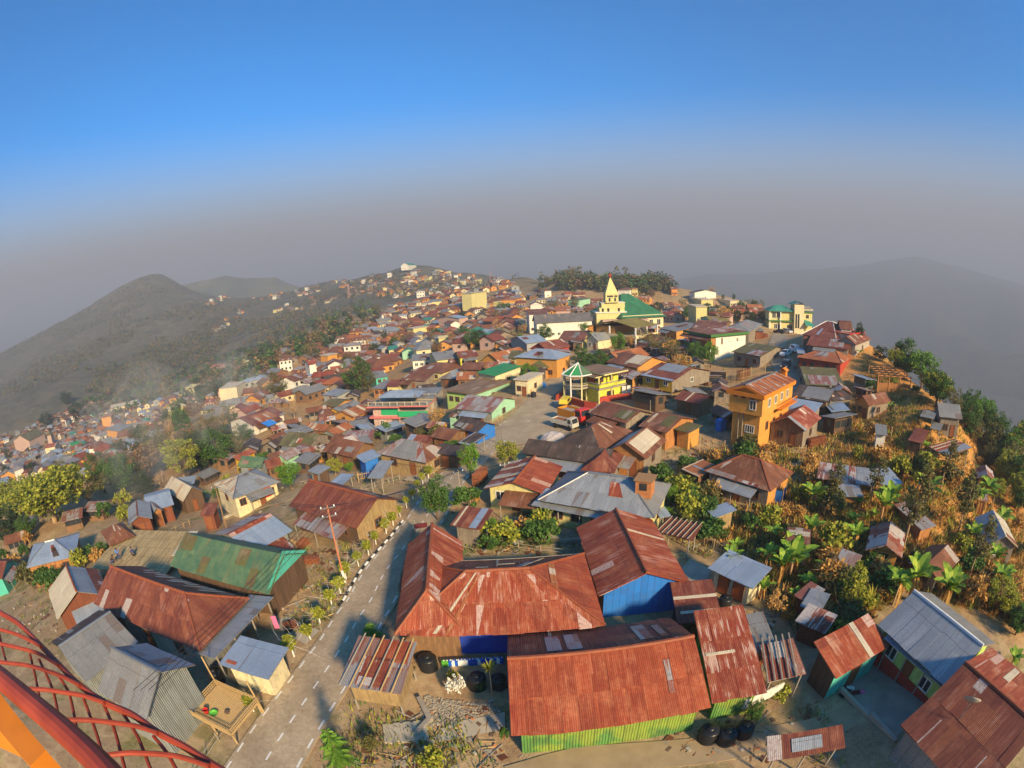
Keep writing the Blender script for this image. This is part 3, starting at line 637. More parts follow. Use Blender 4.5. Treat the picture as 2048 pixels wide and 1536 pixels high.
# ------------------------------------------------------------------ the houses one can tell apart, near to far
# big red house in the middle of the foreground: main hipped block and a gabled wing
n1, f1 = H('tin_house', 'large red hip roofed house with blue front wall and a gabled wing beside the road', (790,1269), (1211,1250), (1166,1107), 3.0, 'h', 2.0, ['red','maroon','redplain','redplain'], {'all':'wood','f':'dblue'}, o=1.0, win=0, door=0, cap='ruscap',  # back slope in darker maroon: shade of the far side put into colour
  patches=((0,.18,.2,.02,.97,'cream'),(1,.36,.5,.5,.56,'cream'),(1,.60,.74,.72,.78,'cream'),(1,.2,.215,.2,.9,'cream'),(1,.50,.512,.1,.7,'cream'),(1,.02,.98,.0,.05,'cream'),(0,.24,.26,.0,.9,'orange'),(2,.05,.95,.6,.7,'orange')))
H('tin_house', '', (790,1268), (930,1262), (991,1112), 3.03, 'ph', 1.9, 'red', 'wood', depth=11.8, root=n1, zg=f1.zg, win=0, door=0, cap='ruscap', roofname='wing_roof')
n2, f2 = H('tin_house', 'red gable roofed house with bright blue front wall behind the large red house', (1198,1192), (1379,1166), (1305,1039), 2.9, 'p', 1.5, 'red', {'all':'bluew','l':'dwood'}, win=0, door=0, cap='ruscap', patches=((0,.62,.645,.0,1.0,'cream'),))
n3, f3 = H('tin_house', 'long rust roofed house with lime green tin walls at the bottom of the slope', (1022,1471), (1422,1414), (1340,1236), 2.8, 'g', 1.9, ['redplain','maroon'], {'all':'greent','l':'tin'}, o=.5, win=0, door=0, cap='ruscap',  # near slope red, far slope maroon: sun and shade painted by material
  patches=((1,.60,.68,.2,.85,'silrust'),(1,.71,.79,.2,.85,'silrust'),(1,.20,.28,.15,.8,'silrust'),(1,.12,.16,.25,.8,'silrust'),(0,.80,.83,.3,.75,'silrust')))
H('tin_house', '', (1423,1404), (1534,1383), (1460,1251), 2.5, 's', 1.7, 'redfleck', 'greent', root=n3, zg=f3.zg, win=0, door=0, roofname='annex_roof', patches=((0,.05,.6,.47,.5,'cream'),))
H('shed', 'small grey sheet roofed shed wedged behind the rusty annex of the lime green house', (1499,1308), (1555,1297), (1511,1236), 2.6, 's', .5, 'grey', 'tin', win=0)
r_, fl = H('lean_to', 'open lean to with loose poles on its rusty roof beside the lime green house', (1538,1364), (1612,1347), (1581,1288), 2.3, 's', .5, 'patch', 'wood', posts=True, o=.2)
for k in range(5):
    m = MB(); x = -fl.L * .4 + k * fl.L * .19; m.tube([fl.P(x - .4, -fl.D * .55, 2.42), fl.P(x + .1, fl.D * .62, 2.42 + .62)], .06, M['gpole'], 5); m.build('roof_pole', r_)
H('shed', 'low rust roofed shed with dark doorway between blue gable house and grey shed', (1355,1247), (1445,1238), (1392,1176), 2.4, 's', .7, 'maroon', 'dwood', win=0, patches=((0,.0,1.0,.55,.62,'cream'),(0,.1,.9,.2,.26,'cream')))
n4, f4 = H('shed', 'pale blue roofed outhouse with two orange doors beside the banana clump', (1416,1136), (1505,1178), (1534,1143), 2.3, 's', .5, 'blue', 'cream', win=0, door=0, cap='trim')
for t_ in (.3, .72): on_wall(f4, 'f', t_, .1, 1.1, 1.9, f4.hx, f4.hy, M['bframe'], M['odoor'], n4, 'door')
n5, f5 = H('tin_house', 'silver grey roofed house with green wall and red base above the courtyard', (1757,1249), (1893,1374), (1992,1288), 3.2, 'g', 1.5, ['silver','grey'], 'lime', cap='trim', win=2)
H('tin_house', '', (1768,1276), (1893,1382), None, 2.75, 's', .5, 'blue', 'redw', depth=1.7, root=n5, zg=f5.zg, posts=True, roofname='verandah_roof')
m = MB(); fb(m, f5, -f5.hx, f5.hx, -f5.hy - .05, -f5.hy + .02, -.5, .9, WM['redw']); m.build('wall_base', n5)
H('lean_to', 'rust roofed lean to kitchen with green wall attached left of the silver grey house', (1671,1357), (1780,1290), (1737,1242), 2.5, 's', .9, 'red', {'all':'dwood','f':'teal'}, win=0, door=1, patches=((0,.6,.68,.0,1,'cream'),))
n5c, f5c = H('tin_house', 'rust red gable house carrying a satellite dish in the bottom right corner', (1801,1450), (1982,1296), (2110,1405), 3.2, 'p', 1.7, ['maroon','red'], 'tin', cap='ruscap', win=0, door=0, patches=((1,.55,.63,.05,.6,'cream'),))
H('shed', 'low rusty shed with poles across its roof at the bottom edge below the courtyard', (1535,1522), (1690,1495), (1640,1474), 1.9, 's', .4, 'maroon', 'gwood', win=0, door=0, posts=True, patches=((0,.3,.7,.2,.75,'silver'),))
n6, f6 = H('tin_house', 'large maroon roofed house with a silver verandah strip, left of the road', (188,1206), (401,1302), (497,1196), 3.0, 'gh', 1.9, 'maroon', 'tin', win=2, cap='ruscap',
  patches=tuple((1,.08 + .075 * i,.10 + .075 * i + .012 * (i % 3),.05,.30 + .2 * (i % 2),'silver') for i in range(11)))
H('tin_house', '', (434,1326), (550,1203), (514,1180), 2.6, 'sb', .45, 'silver', 'tin', root=n6, zg=f6.zg, posts=True, roofname='verandah_roof', depth=1.7)
n7, f7 = H('tin_house', 'weathered green roofed hall with teal gable end beside the maroon roofed house', (340,1131), (539,1188), (614,1106), 3.4, 'g', 1.8, 'green', 'dwood', win=0, patches=((0,.02,.16,.55,.97,'moss'),(0,.3,.38,.05,.5,'moss'),(0,.62,.72,.5,.95,'moss'),(0,.78,.85,.05,.5,'moss')))
m = MB(); m.poly([f7.P(f7.L * .5 - .1, -f7.D / 2, 3.4), f7.P(f7.L * .5 - .1, f7.D / 2, 3.4), f7.P(f7.L * .5 - .1, 0, 5.15)], WM['teal']); m.poly([f7.P(f7.L * .5 - .14, -f7.D / 2, 3.4), f7.P(f7.L * .5 - .14, 0, 5.15), f7.P(f7.L * .5 - .14, f7.D / 2, 3.4)], WM['teal']); m.build('gable_sheet', n7)
H('tin_house', 'sky blue sheet roofed shed with a rusty ridge strip behind the green hall', (500,1108), (585,1061), (540,1013), 2.6, 'g', 1.0, ['blue','silrust'], 'tin', win=0, door=0, patches=((0,.0,1,.86,1,'red'),(1,.0,1,.8,1,'red')))
H('tin_house', 'plain grey gable shed with a white ridge behind the red railing', (171,1363), (277,1284), (199,1220), 3.0, 'g', 1.3, ['grey','dark'], 'tin', win=0, door=0, cap='steel')
H('tin_house', 'tall grey tin gable house with a rusty square patch on its roof', (197,1381), (293,1441), (401,1334), 4.0, 'g', 1.6, ['grey','silver'], {'all':'tin','r':'tin'}, win=0, door=0, cap='steel', patches=((1,.18,.86,.22,.82,'silrust'),))
n11, f11 = H('shed', 'cream shed under a flat light blue sheet roof beside the road', (438,1328), (537,1359), (572,1297), 2.5, 's', .15, 'blue', 'cream', win=0, door=0, patches=((0,.1,.3,.1,.2,'red'),))
H('tin_house', 'gable house with one yellow striped slope and one silver slope near the bamboo mat', (115,1238), (222,1190), (215,1130), 2.6, 'p', 1.7, ['silver','cream'], 'rtin', win=0, cap='ruscap', patches=((0,.0,1,.0,.38,'maroon'),))  # cream on the left slope: warm sunlight put into the sheet colour
H('tin_house', 'orange walled house with a stepped light blue metal roof near the left edge', (52,1136), (151,1112), (169,1063), 2.9, 'h', 1.3, 'blue', 'owood', win=2, cap='steel')
H('tin_house', 'teal fronted house with rusty roof cut off by the left edge', (4,1158), (36,1118), (8,1092), 2.8, 'p', 1.2, 'maroon', 'teal', depth=7)
H('shack', 'small rust brown hut with a bent roof above the bamboo mat', (221,1092), (270,1071), (240,1046), 2.2, 'h', 1.2, 'brown', 'owood', win=0)
H('tin_house', 'pale silver gable house with maroon ridge strip above the rust brown hut', (257,1050), (305,1037), (278,1010), 2.5, 'p', .9, 'silver', 'rtin', win=0, patches=((1,.0,1,.86,1,'maroon'),))
H('tin_house', 'light blue roofed house with a small porch gable between two silver gables', (294,1024), (348,1009), (318,981), 2.7, 'g', .9, 'blue', 'rtin', win=0)
H('shack', 'little white and rust porch in front of the light blue roofed house', (305,1029), (326,1021), (316,1005), 2.3, 'p', .7, ['silrust','silver'], 'owood', win=0)
H('tin_house', 'tall gable house with cream and grey roof slopes below the bright yellow tree', (366,1003), (411,984), (386,955), 2.8, 'p', 1.7, ['grey','cream'], 'dwood', win=0)  # left slope cream, right grey: the sunlit side is painted by material
n20, f20 = H('tin_house', 'long silver roofed house with cream walls and a red cloth on its verandah', (466,998), (560,963), (528,932), 2.9, 'h', 1.5, ['silver','grey','silver','cream'], 'cream', win=3, cap='steel')  # left hip end in cream: its sunlight is part of the colour
H('shack', 'narrow rust red privy with a tin awning beside the dirt lane', (399,1032), (428,1030), (425,1012), 2.3, 's', .5, 'maroon', 'rtin', win=0)
n21, f21 = H('tin_house', 'big chocolate brown roofed house with woven bamboo walls beside the power pole', (578,1011), (713,1057), (760,989), 2.9, 'g', 1.7, 'maroon', {'all':'bamboo','f':'dwood'}, win=2, cap='ruscap')
H('shed', 'small roadside shed with maroon and blue striped roof', (900,1050), (961,1059), (981,1026), 2.2, 's', .4, 'maroon', 'gwood', win=0, door=0, patches=((0,.1,.16,0,1,'cream'),(0,.62,.85,0,1,'blue')))
n23, f23 = H('shack', 'bamboo roadside stall with patched rusty roof held down by poles', (677,1368), (802,1388), (839,1296), 2.7, 's', .5, 'silrust', 'bamboo', stilt=.9, win=0, door=0, base=-.2, patches=((0,.25,.75,.05,.6,'patch'),(0,.4,.95,.55,.98,'red')))
for k in range(6):
    m = MB(); x = -f23.L * .42 + k * f23.L * .165; m.tube([f23.P(x - .15, -f23.D * .54, 2.86), f23.P(x + .15, f23.D * .53, 3.38)], .05, M['bpole'] if k % 3 else M['gpole'], 5); m.build('roof_pole', n23)
# long double house in the middle
n24, f24 = H('tin_house', 'red gable house with cream front and orange doors joined to the large silver house', (968,977), (1090,989), (1141,934), 2.6, 'p', 1.0, ['redplain','redfleck'], 'lemon', win=2, dm='odoor', cap='ruscap', patches=((1,.3,.36,0,1,'cream'),(1,.62,.7,0,1,'cream')))
n24b, f24b = H('tin_house', 'large silver hip roofed house with verandah and an orange dormer in the middle', (1076,1000), (1309,1036), (1331,968), 3.2, 'h', 1.9, ['silver','silver','grey','grey'], 'lemon', win=4, cap='steel')
H('tin_house', '', (1062,1010), (1255,1048), None, 2.7, 's', .5, 'silver', 'lemon', root=n24b, zg=f24b.zg, posts=True, roofname='verandah_roof', depth=2.2)
m = MB(); fb(m, f24b, f24b.hx * .62, f24b.hx * .62 + 1.5, -1.6, -.1, 3.6, 5.3, M['brick']); fb(m, f24b, f24b.hx * .62 - .15, f24b.hx * .62 + 1.65, -1.75, .05, 5.3, 5.42, M['beam']); fb(m, f24b, f24b.hx * .62 + .4, f24b.hx * .62 + 1.1, -1.64, -1.55, 4.4, 5.1, M['glass']); m.build('dormer', n24b)
H('tin_house', 'long black roofed house behind the red gable house, half hidden', (1042,906), (1216,931), (1212,903), 2.8, 'g', 1.2, 'dark', 'gwood', win=2)
H('tin_house', 'dark maroon hipped house squeezed behind the large silver house', (1160,940), (1228,946), (1208,906), 2.9, 'hp', 1.3, 'maroon', 'gwood', win=0)
H('tin_house', 'olive brown hip roofed house with one pale roof strip at the edge of the square', (1112,884), (1200,902), (1262,861), 2.8, 'hp', 1.8, ['brown','dark','dark','brown'], 'gwood', win=1, patches=((0,.55,.62,.35,.92,'cream'),))
H('tin_house', 'brown gable house with shining pale sheets on its right slope and blue cloth below', (1207,905), (1292,919), (1330,880), 2.9, 'p', 1.6, ['brown','brown'], {'all':'gwood','f':'owood'}, win=1, patches=((0,.08,.9,.22,.92,'cream'),(1,.2,.95,.3,.95,'silver')))  # cream patch stands in for bright sun on silver sheets, right slope
H('tin_house', 'orange brown roofed house with a plywood side porch on the slope edge', (1276,852), (1333,866), (1377,834), 2.9, 'g', 1.2, 'brown', 'owood', win=1, patches=((0,.1,.2,.3,.9,'cream'),(0,.55,.9,.3,.95,'moss')))
H('shack', 'plywood porch hut with a flat mossy roof below the orange brown house', (1347,858), (1378,866), (1388,849), 2.6, 's', .2, 'moss', 'oply', win=0, door=0)
H('tin_house', 'wide rusty brown roofed shop house behind the orange lorry', (1176,825), (1252,847), (1290,822), 2.7, 'g', 1.2, 'brown', 'gwood', win=1, patches=((0,.6,.95,.2,.8,'moss'),))
H('building', 'lime green house with a flat roof covered in brown debris beside the square', (885,780), (949,788), (1004,758), 3.3, 'f', 0, 'thatch', {'all':'lime','r':'mint'}, win=3, o=.6)
H('tin_house', 'silver patched roof house with tin walls below the lime green flat roofed house', (907,817), (985,825), (1023,797), 2.7, 'g', 1.4, 'silrust', {'all':'tin','r':'mint'}, win=1)
H('shack', 'tiny light green privy beside the silver patched house', (896,833), (911,834), (914,824), 2.2, 's', .3, 'brown', 'mint', win=0, door=0, depth=1.6)
H('tin_house', 'black roofed wooden house with sky blue end wall at the entrance of the square', (903,851), (953,866), (968,843), 2.6, 'g', 1.0, 'dark', {'all':'dwood','r':'bluew','f':'bluew'}, win=0)
H('building', 'unfinished cream concrete house with column stubs on its flat roof', (1026,758), (1056,760), (1069,744), 3.4, 'f', 0, 'cream', 'cream', win=1, o=.3)
H('tin_house', 'house with a plain bright green roof behind the cream concrete house', (952,745), (990,752), (1008,733), 3.4, 's', .9, 'bgreen', 'cream', win=1)
H('tin_house', 'small silver hip roofed house with a white right slope left of the bright green roof', (876,757), (908,758), (917,741), 2.7, 'hp', 1.3, ['silver','grey','grey','grey'], 'dwood', win=0)
H('building', 'bare concrete house with a parapet terrace and black tank behind the pink storeyed building', (800,797), (868,795), (880,774), 4.6, 'f', 0, 'grey', 'concrete', win=2, o=.2)
H('tin_house', 'timber house with silver front slope and brown hip end, left of the road', (752,906), (853,926), (893,898), 2.8, 'h', 1.6, ['silrust','brown','brown','brown'], 'bamboo', win=1, patches=((0,.25,.8,.02,.97,'grey'),))
H('tin_house', 'dark brown gable house beside the blue tarpaulin hut', (645,901), (706,915), (728,886), 2.7, 'g', 1.4, 'brown', 'wood', win=1)
H('tin_house', 'mossy olive roofed house with a gable porch on the left slope', (556,890), (618,895), (660,869), 2.8, 'g', 1.5, 'moss', 'gwood', win=1)
H('shack', 'mint green porch gable in front of the mossy olive roof', (549,917), (572,921), (588,903), 2.7, 'p', .9, ['silrust','maroon'], 'mint', win=0)
H('tin_house', 'bright rust red house with two pale roof stripes above the mossy olive roof', (605,857), (648,862), (658,849), 2.6, 'g', .8, 'orange', 'wood', win=1, patches=((0,.15,.25,0,1,'cream'),(0,.4,.48,0,1,'cream')))
H('tin_house', 'red orange gable house with a white barge board near the blue water tank', (672,871), (708,853), (692,843), 2.6, 'g', .9, 'orange', 'tin', win=1)
H('tin_house', 'rust roofed house with two bare panels left of the pink building', (706,835), (744,820), (722,807), 2.7, 'g', 1.2, 'orange', 'oply', win=1, patches=((0,.1,.3,0,1,'cream'),(0,.72,.85,0,1,'cream')))
H('tin_house', 'low brown pyramid roofed house with white fascia left of the pink building', (634,834), (668,830), (655,818), 2.6, 'h', 1.0, 'brown', 'oply', win=1)
H('tin_house', 'grey and white gabled cottage above the two bare panel roof', (684,826), (725,808), (708,799), 2.6, 'g', 1.0, 'grey', 'ytin', win=0)
H('tin_house', 'long pale silver roof on the left slope above the mossy cottage', (643,789), (674,793), (696,783), 2.6, 's', .6, 'silver', 'grey', win=0)
H('tin_house', 'mossy cottage with a fruit tree leaning on its front, left slope', (640,811), (672,814), (680,797), 2.6, 'g', .9, 'moss', 'oply', win=1)
n48, f48 = H('tin_house', 'isolated house with a rusty front slope and royal blue awning on the left slope', (506,852), (571,827), (555,808), 2.8, 'g', 1.6, 'maroon', 'white', win=2, patches=((0,.25,.75,.05,.75,'orange'),(0,.84,1.0,.0,.12,'silver')))
m = MB(); m.slab([f48.P(-3.2, -f48.D / 2 - 3.0, 1.9), f48.P(.2, -f48.D / 2 - 3.0, 1.9), f48.P(.2, -f48.D / 2, 2.5), f48.P(-3.2, -f48.D / 2, 2.5)], M['bluesheet'], .04); m.build('awning', n48)
H('tin_house', 'teal roofed house behind the long silver roofed house', (474,933), (522,936), (548,919), 2.7, 'g', 1.3, ['green','teal'], 'tin', win=0)
H('shack', 'rusty roofed hut with a yellow end wall beside the teal roof', (477,921), (513,903), (520,893), 2.6, 's', .5, 'red', 'ytin', win=0)
H('tin_house', 'brown and red roofed cottage behind the round green tree', (534,938), (566,930), (575,914), 2.6, 'g', 1.0, ['maroon','orange'], 'wood', win=1)
H('shed', 'little grey shed with open black doorway below the mango tree', (615,942), (638,949), (660,937), 2.4, 's', .3, 'silver', {'all':'tin','r':'dwood'}, win=0)
r54, f54 = H('lean_to', 'open timber shelter with pale sheets beside stored roofing', (735,956), (764,957), (801,929), 2.3, 's', .5, 'silver', 'wood', posts=True)
H('lean_to', 'bright blue sheet lying on a low frame in the yard left of the open shelter', (655,970), (681,973), (711,951), 1.3, 's', .15, 'blue', 'wood', posts=True)
H('tin_house', 'rust orange roofed hut behind a leafless orange shrub near the road', (858,873), (899,881), (911,858), 2.5, 'g', .9, 'brown', 'wood', win=0)
r56, f56 = H('lean_to', 'bare roof frame edged with silver strips next to the round tree', (915,886), (940,892), (951,871), 2.2, 's', .5, 'dark', 'wood', posts=True, patches=((0,0,1,0,.12,'silver'),(0,0,.08,0,1,'silver'),(0,.92,1,0,1,'silver')))
H('tin_house', 'low dark maroon roof with two sky blue sheets, left of the square', (810,882), (858,888), (872,873), 2.4, 'g', .7, 'maroon', 'dwood', win=0, patches=((0,.05,.3,.2,.9,'blue'),))
H('shed', 'long low dark roof running behind the timber house with the brown hip', (862,905), (915,912), (925,897), 2.4, 's', .4, 'dark', 'dwood', win=0)
n41b, f41b = H('hut', 'hut wrapped in bright blue tarpaulin beside the dark brown gable house', (711,912), (727,925), (741,900), 2.6, 's', .4, 'blue', 'bluew', win=0, door=0)
# the ridge on the right
n52, f52 = H('tin_house', 'open fronted stilt house with rusty gable and pale ridge beside the tall orange building', (1535,847), (1611,863), (1626,832), 3.0, 'p', 1.5, ['redfleck','redfleck'], {'all':'gwood','f':'wood'}, win=1, stilt=.3, patches=((0,.0,.1,.0,1,'silver'),(1,.0,.08,.0,1,'silver')))
H('tin_house', 'plain lilac blue sheet roof behind the open fronted stilt house', (1557,817), (1626,830), (1633,811), 3.0, 's', .6, 'blue', 'gwood', win=0)
H('tin_house', 'long dark roofed shop house with a pale grey patch facing the ridge road', (1582,792), (1656,805), (1665,781), 2.9, 'g', 1.2, 'dark', 'wood', win=2, patches=((0,.25,.98,.1,.97,'grey'),))
H('tin_house', 'black roofed house between the pale grey patch roof and the rust gable', (1660,803), (1707,797), (1709,776), 3.0, 'g', .8, 'dark', 'gwood', win=0)
H('tin_house', 'rust red gable house standing on poles at the edge of the orange cliff', (1708,801), (1738,812), (1722,782), 3.0, 'p', 1.3, 'brown', {'all':'gwood','f':'oply'}, win=1)
H('tin_house', 'moss ridged house with red and white streaked lower roof on the ridge', (1612,769), (1690,773), (1697,737), 2.9, 'g', 1.6, 'moss', 'gwood', win=1, patches=((0,.12,.85,.04,.52,'silrust'),))
H('tin_house', 'red walled house with white windows under a rust red hip roof on the ridge', (1594,714), (1684,727), (1687,702), 3.2, 'h', 1.5, 'orange', 'redw', win=4, cap='ruscap')
H('tin_house', 'maroon roof with streaked white and red sheets behind the red walled house', (1613,690), (1699,699), (1707,684), 3.4, 'g', 1.5, 'maroon', 'gwood', win=0, patches=((0,.5,.85,.1,.8,'silrust'),))
H('shed', 'small sky blue awning roof left of the red walled house', (1595,706), (1611,707), (1618,695), 2.8, 's', .4, 'blue', 'gwood', win=0, door=0)
H('tin_house', 'wide two tier maroon roofed house just below the green roofed mansion', (1602,669), (1672,677), (1691,657), 3.6, 'h', 2.6, 'maroon', 'gwood', win=2, cap='trim', patches=((0,.38,.46,.1,.5,'blue'),))
H('tin_house', 'brown gable house right of the two tier maroon roof', (1671,684), (1713,690), (1700,667), 3.2, 'p', 1.6, 'brown', 'concrete', win=1)
n10, f10 = H('building', 'white house with red parapet bands on the outer edge of the ridge', (1700,668), (1731,664), (1735,655), 3.2, 'f', 0, 'red', 'white', win=2, o=.6, edge='red', depth=8)
H('tin_house', 'white house with sloping rust roof behind the red parapet bands', (1680,657), (1706,659), (1702,645), 3.6, 'g', 1.6, 'brown', 'white', win=2)
H('tin_house', 'moss roofed tan shack on tall stilts left of the ridge road', (1463,703), (1522,713), (1527,690), 3.4, 'g', 1.5, ['moss','dark'], 'gwood', win=2, stilt=.4, patches=((0,.5,.95,.0,.45,'silrust'),))
H('tin_house', 'grey gable house above the moss roofed tan shack', (1441,660), (1500,664), (1498,644), 4.5, 'hp', 1.6, 'grey', 'gwood', win=1)
H('shed', 'low shop with a long tin roof and red boards at the ridge road bend', (1484,661), (1530,662), (1533,654), 3.0, 's', .3, 'grey', 'rtin', win=1)
H('tin_house', 'wide rust roofed house behind the white house with green fascia', (1382,657), (1448,660), (1452,643), 4.2, 'g', 1.4, 'brown', 'wood', win=1)
H('tin_house', 'rust roofed cottage with tin front and blue door near the olive roofed house', (1280,676), (1323,688), (1341,677), 3.2, 'g', 1.2, 'brown', {'all':'gwood','r':'oply'}, win=1)
H('tin_house', 'grey roofed house with orange boarded wall right of the olive roofed house', (1317,656), (1352,663), (1381,643), 3.6, 'g', 1.4, ['grey','brown'], 'oply', win=1)
H('tin_house', 'brown roofed house with a big cream sheet panel behind the yellow house', (1212,724), (1275,736), (1306,718), 3.2, 'g', 1.7, 'brown', 'oply', win=1, patches=((0,.5,.97,.25,.97,'cream'),))
H('tin_house', 'orange rust gable house with white barge boards behind the yellow house', (1203,716), (1240,722), (1252,703), 3.3, 'p', 1.6, 'orange', 'white', win=0)
n22, f22 = H('tin_house', 'yellow walled stilt house with rust roof and a silver top panel', (1279,750), (1345,763), (1393,736), 3.6, 'g', 1.6, 'maroon', {'all':'ytin','r':'gwood'}, win=2, stilt=1.4, patches=((0,.2,.85,.5,1.0,'silver'),(0,.02,.98,.0,.10,'blue')))
H('shed', 'small rust roofed shed with one white stripe left of the tall orange building', (1347,797), (1400,809), (1409,791), 2.6, 'g', .9, 'maroon', 'wood', win=0, patches=((0,.4,.46,0,1,'cream'),))
H('tin_house', 'long brown hip roofed house with patched white front edge below the tall orange building', (1409,942), (1541,983), (1574,942), 2.9, 'h', 1.8, 'brown', {'all':'oply','f':'gwood'}, win=2, cap='ruscap', patches=((0,.02,.45,.0,.16,'silrust'),(0,.5,.85,.0,.1,'patch')))
H('shed', 'small red roofed pen framed with white poles beside the long brown house', (1362,938), (1397,954), (1413,927), 2.0, 's', .3, 'orange', 'wood', win=0, door=0, patches=((0,.1,.9,.4,.5,'silver'),(0,.0,.06,0,1,'cream'),(0,0,1,0,.06,'cream')))
H('lean_to', 'row of open pig sheds with striped rust and silver roof on the garden slope', (1633,956), (1751,973), (1737,945), 1.9, 's', .5, 'patch', 'wood', posts=True, patches=((0,.33,.52,0,1,'silver'),(0,.66,1,0,1,'silver')))
H('lean_to', 'open shed with a plain bright blue roof at the end of the pig shed row', (1766,972), (1806,967), (1786,941), 1.9, 's', .5, 'blue', 'owood', posts=True)
H('lean_to', 'small ribbed silver roof standing in front of the pig shed row', (1683,993), (1727,993), (1718,971), 1.6, 's', .4, 'silver', 'owood', posts=True)
H('shed', 'narrow patchwork roof shed sloping downhill below a tall thin tree', (1843,1061), (1873,1051), (1835,1004), 1.9, 's', .5, 'silrust', 'owood', win=0, door=0)
H('tin_house', 'grey gable house with a satellite dish alone on the right hand slope', (1972,1091), (2036,1095), (2021,1042), 2.6, 'p', 1.3, ['cream','silver'], 'gwood', win=1, patches=((0,.05,.2,.0,.8,'maroon'),))
H('shed', 'pale tin roof hidden among bananas above the bushy yellow green tree', (1666,1125), (1707,1140), (1707,1113), 1.9, 's', .4, 'silrust', 'gwood', win=0, door=0)
H('hut', 'small white walled hut with grey roof on the orange slope', (1751,868), (1775,871), (1775,857), 2.6, 's', .5, 'grey', 'white', win=0, door=0)
H('lean_to', 'open shed with red and white striped roof low on the orange slope', (1857,893), (1893,913), (1889,874), 2.2, 's', .5, 'red', 'owood', posts=True, patches=((0,.55,1,0,1,'silver'),(0,.1,.16,0,1,'cream'),(0,.3,.36,0,1,'cream')))
H('shed', 'dark rusty shed roof half covered by a bush beside the striped open shed', (1816,880), (1845,887), (1850,864), 2.0, 's', .4, 'maroon', 'dwood', win=0, door=0)
H('tin_house', 'grey roofed timber house standing alone at the outer end of the slope', (1879,833), (1925,838), (1942,822), 3.4, 'g', 1.5, 'grey', 'gwood', win=1, stilt=.2, patches=((1,.3,.7,.2,.9,'blue'),))
H('lean_to', 'small grey shed beside the lone timber house, on its uphill side', (1840,832), (1868,838), (1866,826), 2.0, 's', .3, 'grey', 'owood', posts=True)
H('lean_to', 'tiny tin shelter just below the lone timber house', (1860,856), (1880,861), (1878,850), 1.9, 's', .3, 'grey', 'owood', posts=True)
n39, f39 = H('shed', 'long narrow rust and tan roof among bananas above the outhouse', (1568,1094), (1618,1101), (1608,1058), 2.0, 'sb', .5, 'brown', 'gwood', win=0, door=0, patches=((0,.05,.95,.2,.5,'cream'),))
H('hut', 'blue grey roofed hut with one brown corner among bushes', (1412,1019), (1430,1036), (1463,1018), 2.0, 's', .4, 'blue', 'bamboo', win=0, door=0)
r41, f41 = H('lean_to', 'rusty shelter with a lattice of poles on its roof behind the blue fronted gable', (1313,1064), (1386,1081), (1398,1056), 2.2, 's', .4, 'maroon', 'wood', posts=True)
for k in range(7):
    m = MB(); x = -f41.L * .42 + k * f41.L * .14; m.tube([f41.P(x - .25, -f41.D * .56, 2.33), f41.P(x + .2, f41.D * .56, 2.74)], .05, M['gpole'], 5); m.build('roof_pole', r41)
H('lean_to', 'pale blue sheet roof beside a single banana plant behind the large silver house', (1320,1036), (1342,1031), (1350,1014), 2.0, 's', .3, 'blue', 'wood', posts=True)
for i, (a, b, c, rf, lb) in enumerate((((1588,1190),(1618,1208),(1640,1180),'silrust','first scrap tin hut below the banana clump, nearest the bushes'), ((1600,1212),(1640,1226),(1660,1195),'silver','scrap tin hut with loose white sheets beside the bushy yellow green tree'),
     ((1590,1242),(1650,1268),(1670,1235),'patch','lowest scrap tin hut with a broken littered roof above the red lean to'))):
    H('shack', lb, a, b, c, 1.8, 's', .3, rf, 'rtin', win=0, door=0)
H('shack', 'silver hut with a torn roof among bushes at the right edge', (1957,1000), (1976,1003), (1985,985), 2.2, 'g', .7, 'silrust', 'brown' if 'brown' in WM else 'wood', win=0)
# the middle distance around the church
H('building', 'long white two storey school with a grey roof in front of the church', (1071,647), (1187,641), None, 5.6, 'g', 2.6, 'slate', 'white', win=8, o=.5, depth=9)
H('building', 'white walled house with brown roof left behind the long white school', (1056,629), (1098,627), (1100,618), 7.5, 'g', 1.2, 'brown', 'white', win=3)
H('tin_house', 'orange walled house with a wide light blue hip roof left of the yellow house', (1027,714), (1115,719), (1108,706), 4.6, 'h', 1.6, 'blue', 'oply', win=3)
H('tin_house', 'mossy brown hip roof in front of the wide light blue roof', (1052,737), (1092,738), (1104,727), 3.0, 'hp', 1.5, 'moss', 'oply', win=1)
H('tin_house', 'light blue gable house below the long white school', (1052,687), (1096,682), (1098,670), 3.6, 'g', 1.5, 'blue', 'grey', win=0)
H('tin_house', 'dark maroon gable front house below the light blue gable', (1058,698), (1096,702), (1098,688), 3.0, 'p', 1.9, 'maroon', 'redw', win=1)
H('tin_house', 'rust roofed house with pale yellow wall below the long white school', (1114,682), (1168,682), (1174,664), 3.0, 'g', 1.8, 'brown', 'lemon', win=2)
H('tin_house', 'white gable house with silver split roof beside the church road', (1169,679), (1196,682), (1205,665), 3.2, 'p', 1.8, ['silver','silrust'], 'cream', win=1)
H('tin_house', 'brown sheet roof lying against the right end of the long white school', (1128,651), (1186,651), (1186,640), 3.6, 's', .6, 'brown', 'oply', win=3)
H('tin_house', 'row house with rusty roofs and blue doors below the church front', (1215,653), (1262,657), (1268,644), 3.0, 'g', 1.3, 'maroon', 'bluew', win=2)
H('tin_house', 'cream house with a beige roof on the brow left of the green roof', (822,722), (874,718), (877,707), 3.2, 'g', 1.2, 'grey', 'white', win=3)
H('tin_house', 'beige gable house with cream wall and orange porch on the brow', (871,721), (916,716), (908,703), 3.2, 'g', 1.5, 'grey', 'lemon', win=2)
H('tin_house', 'large rust red hip roof below the beige gable house', (818,742), (886,746), (882,726), 3.0, 'h', 1.6, 'brown', 'lemon', win=2)
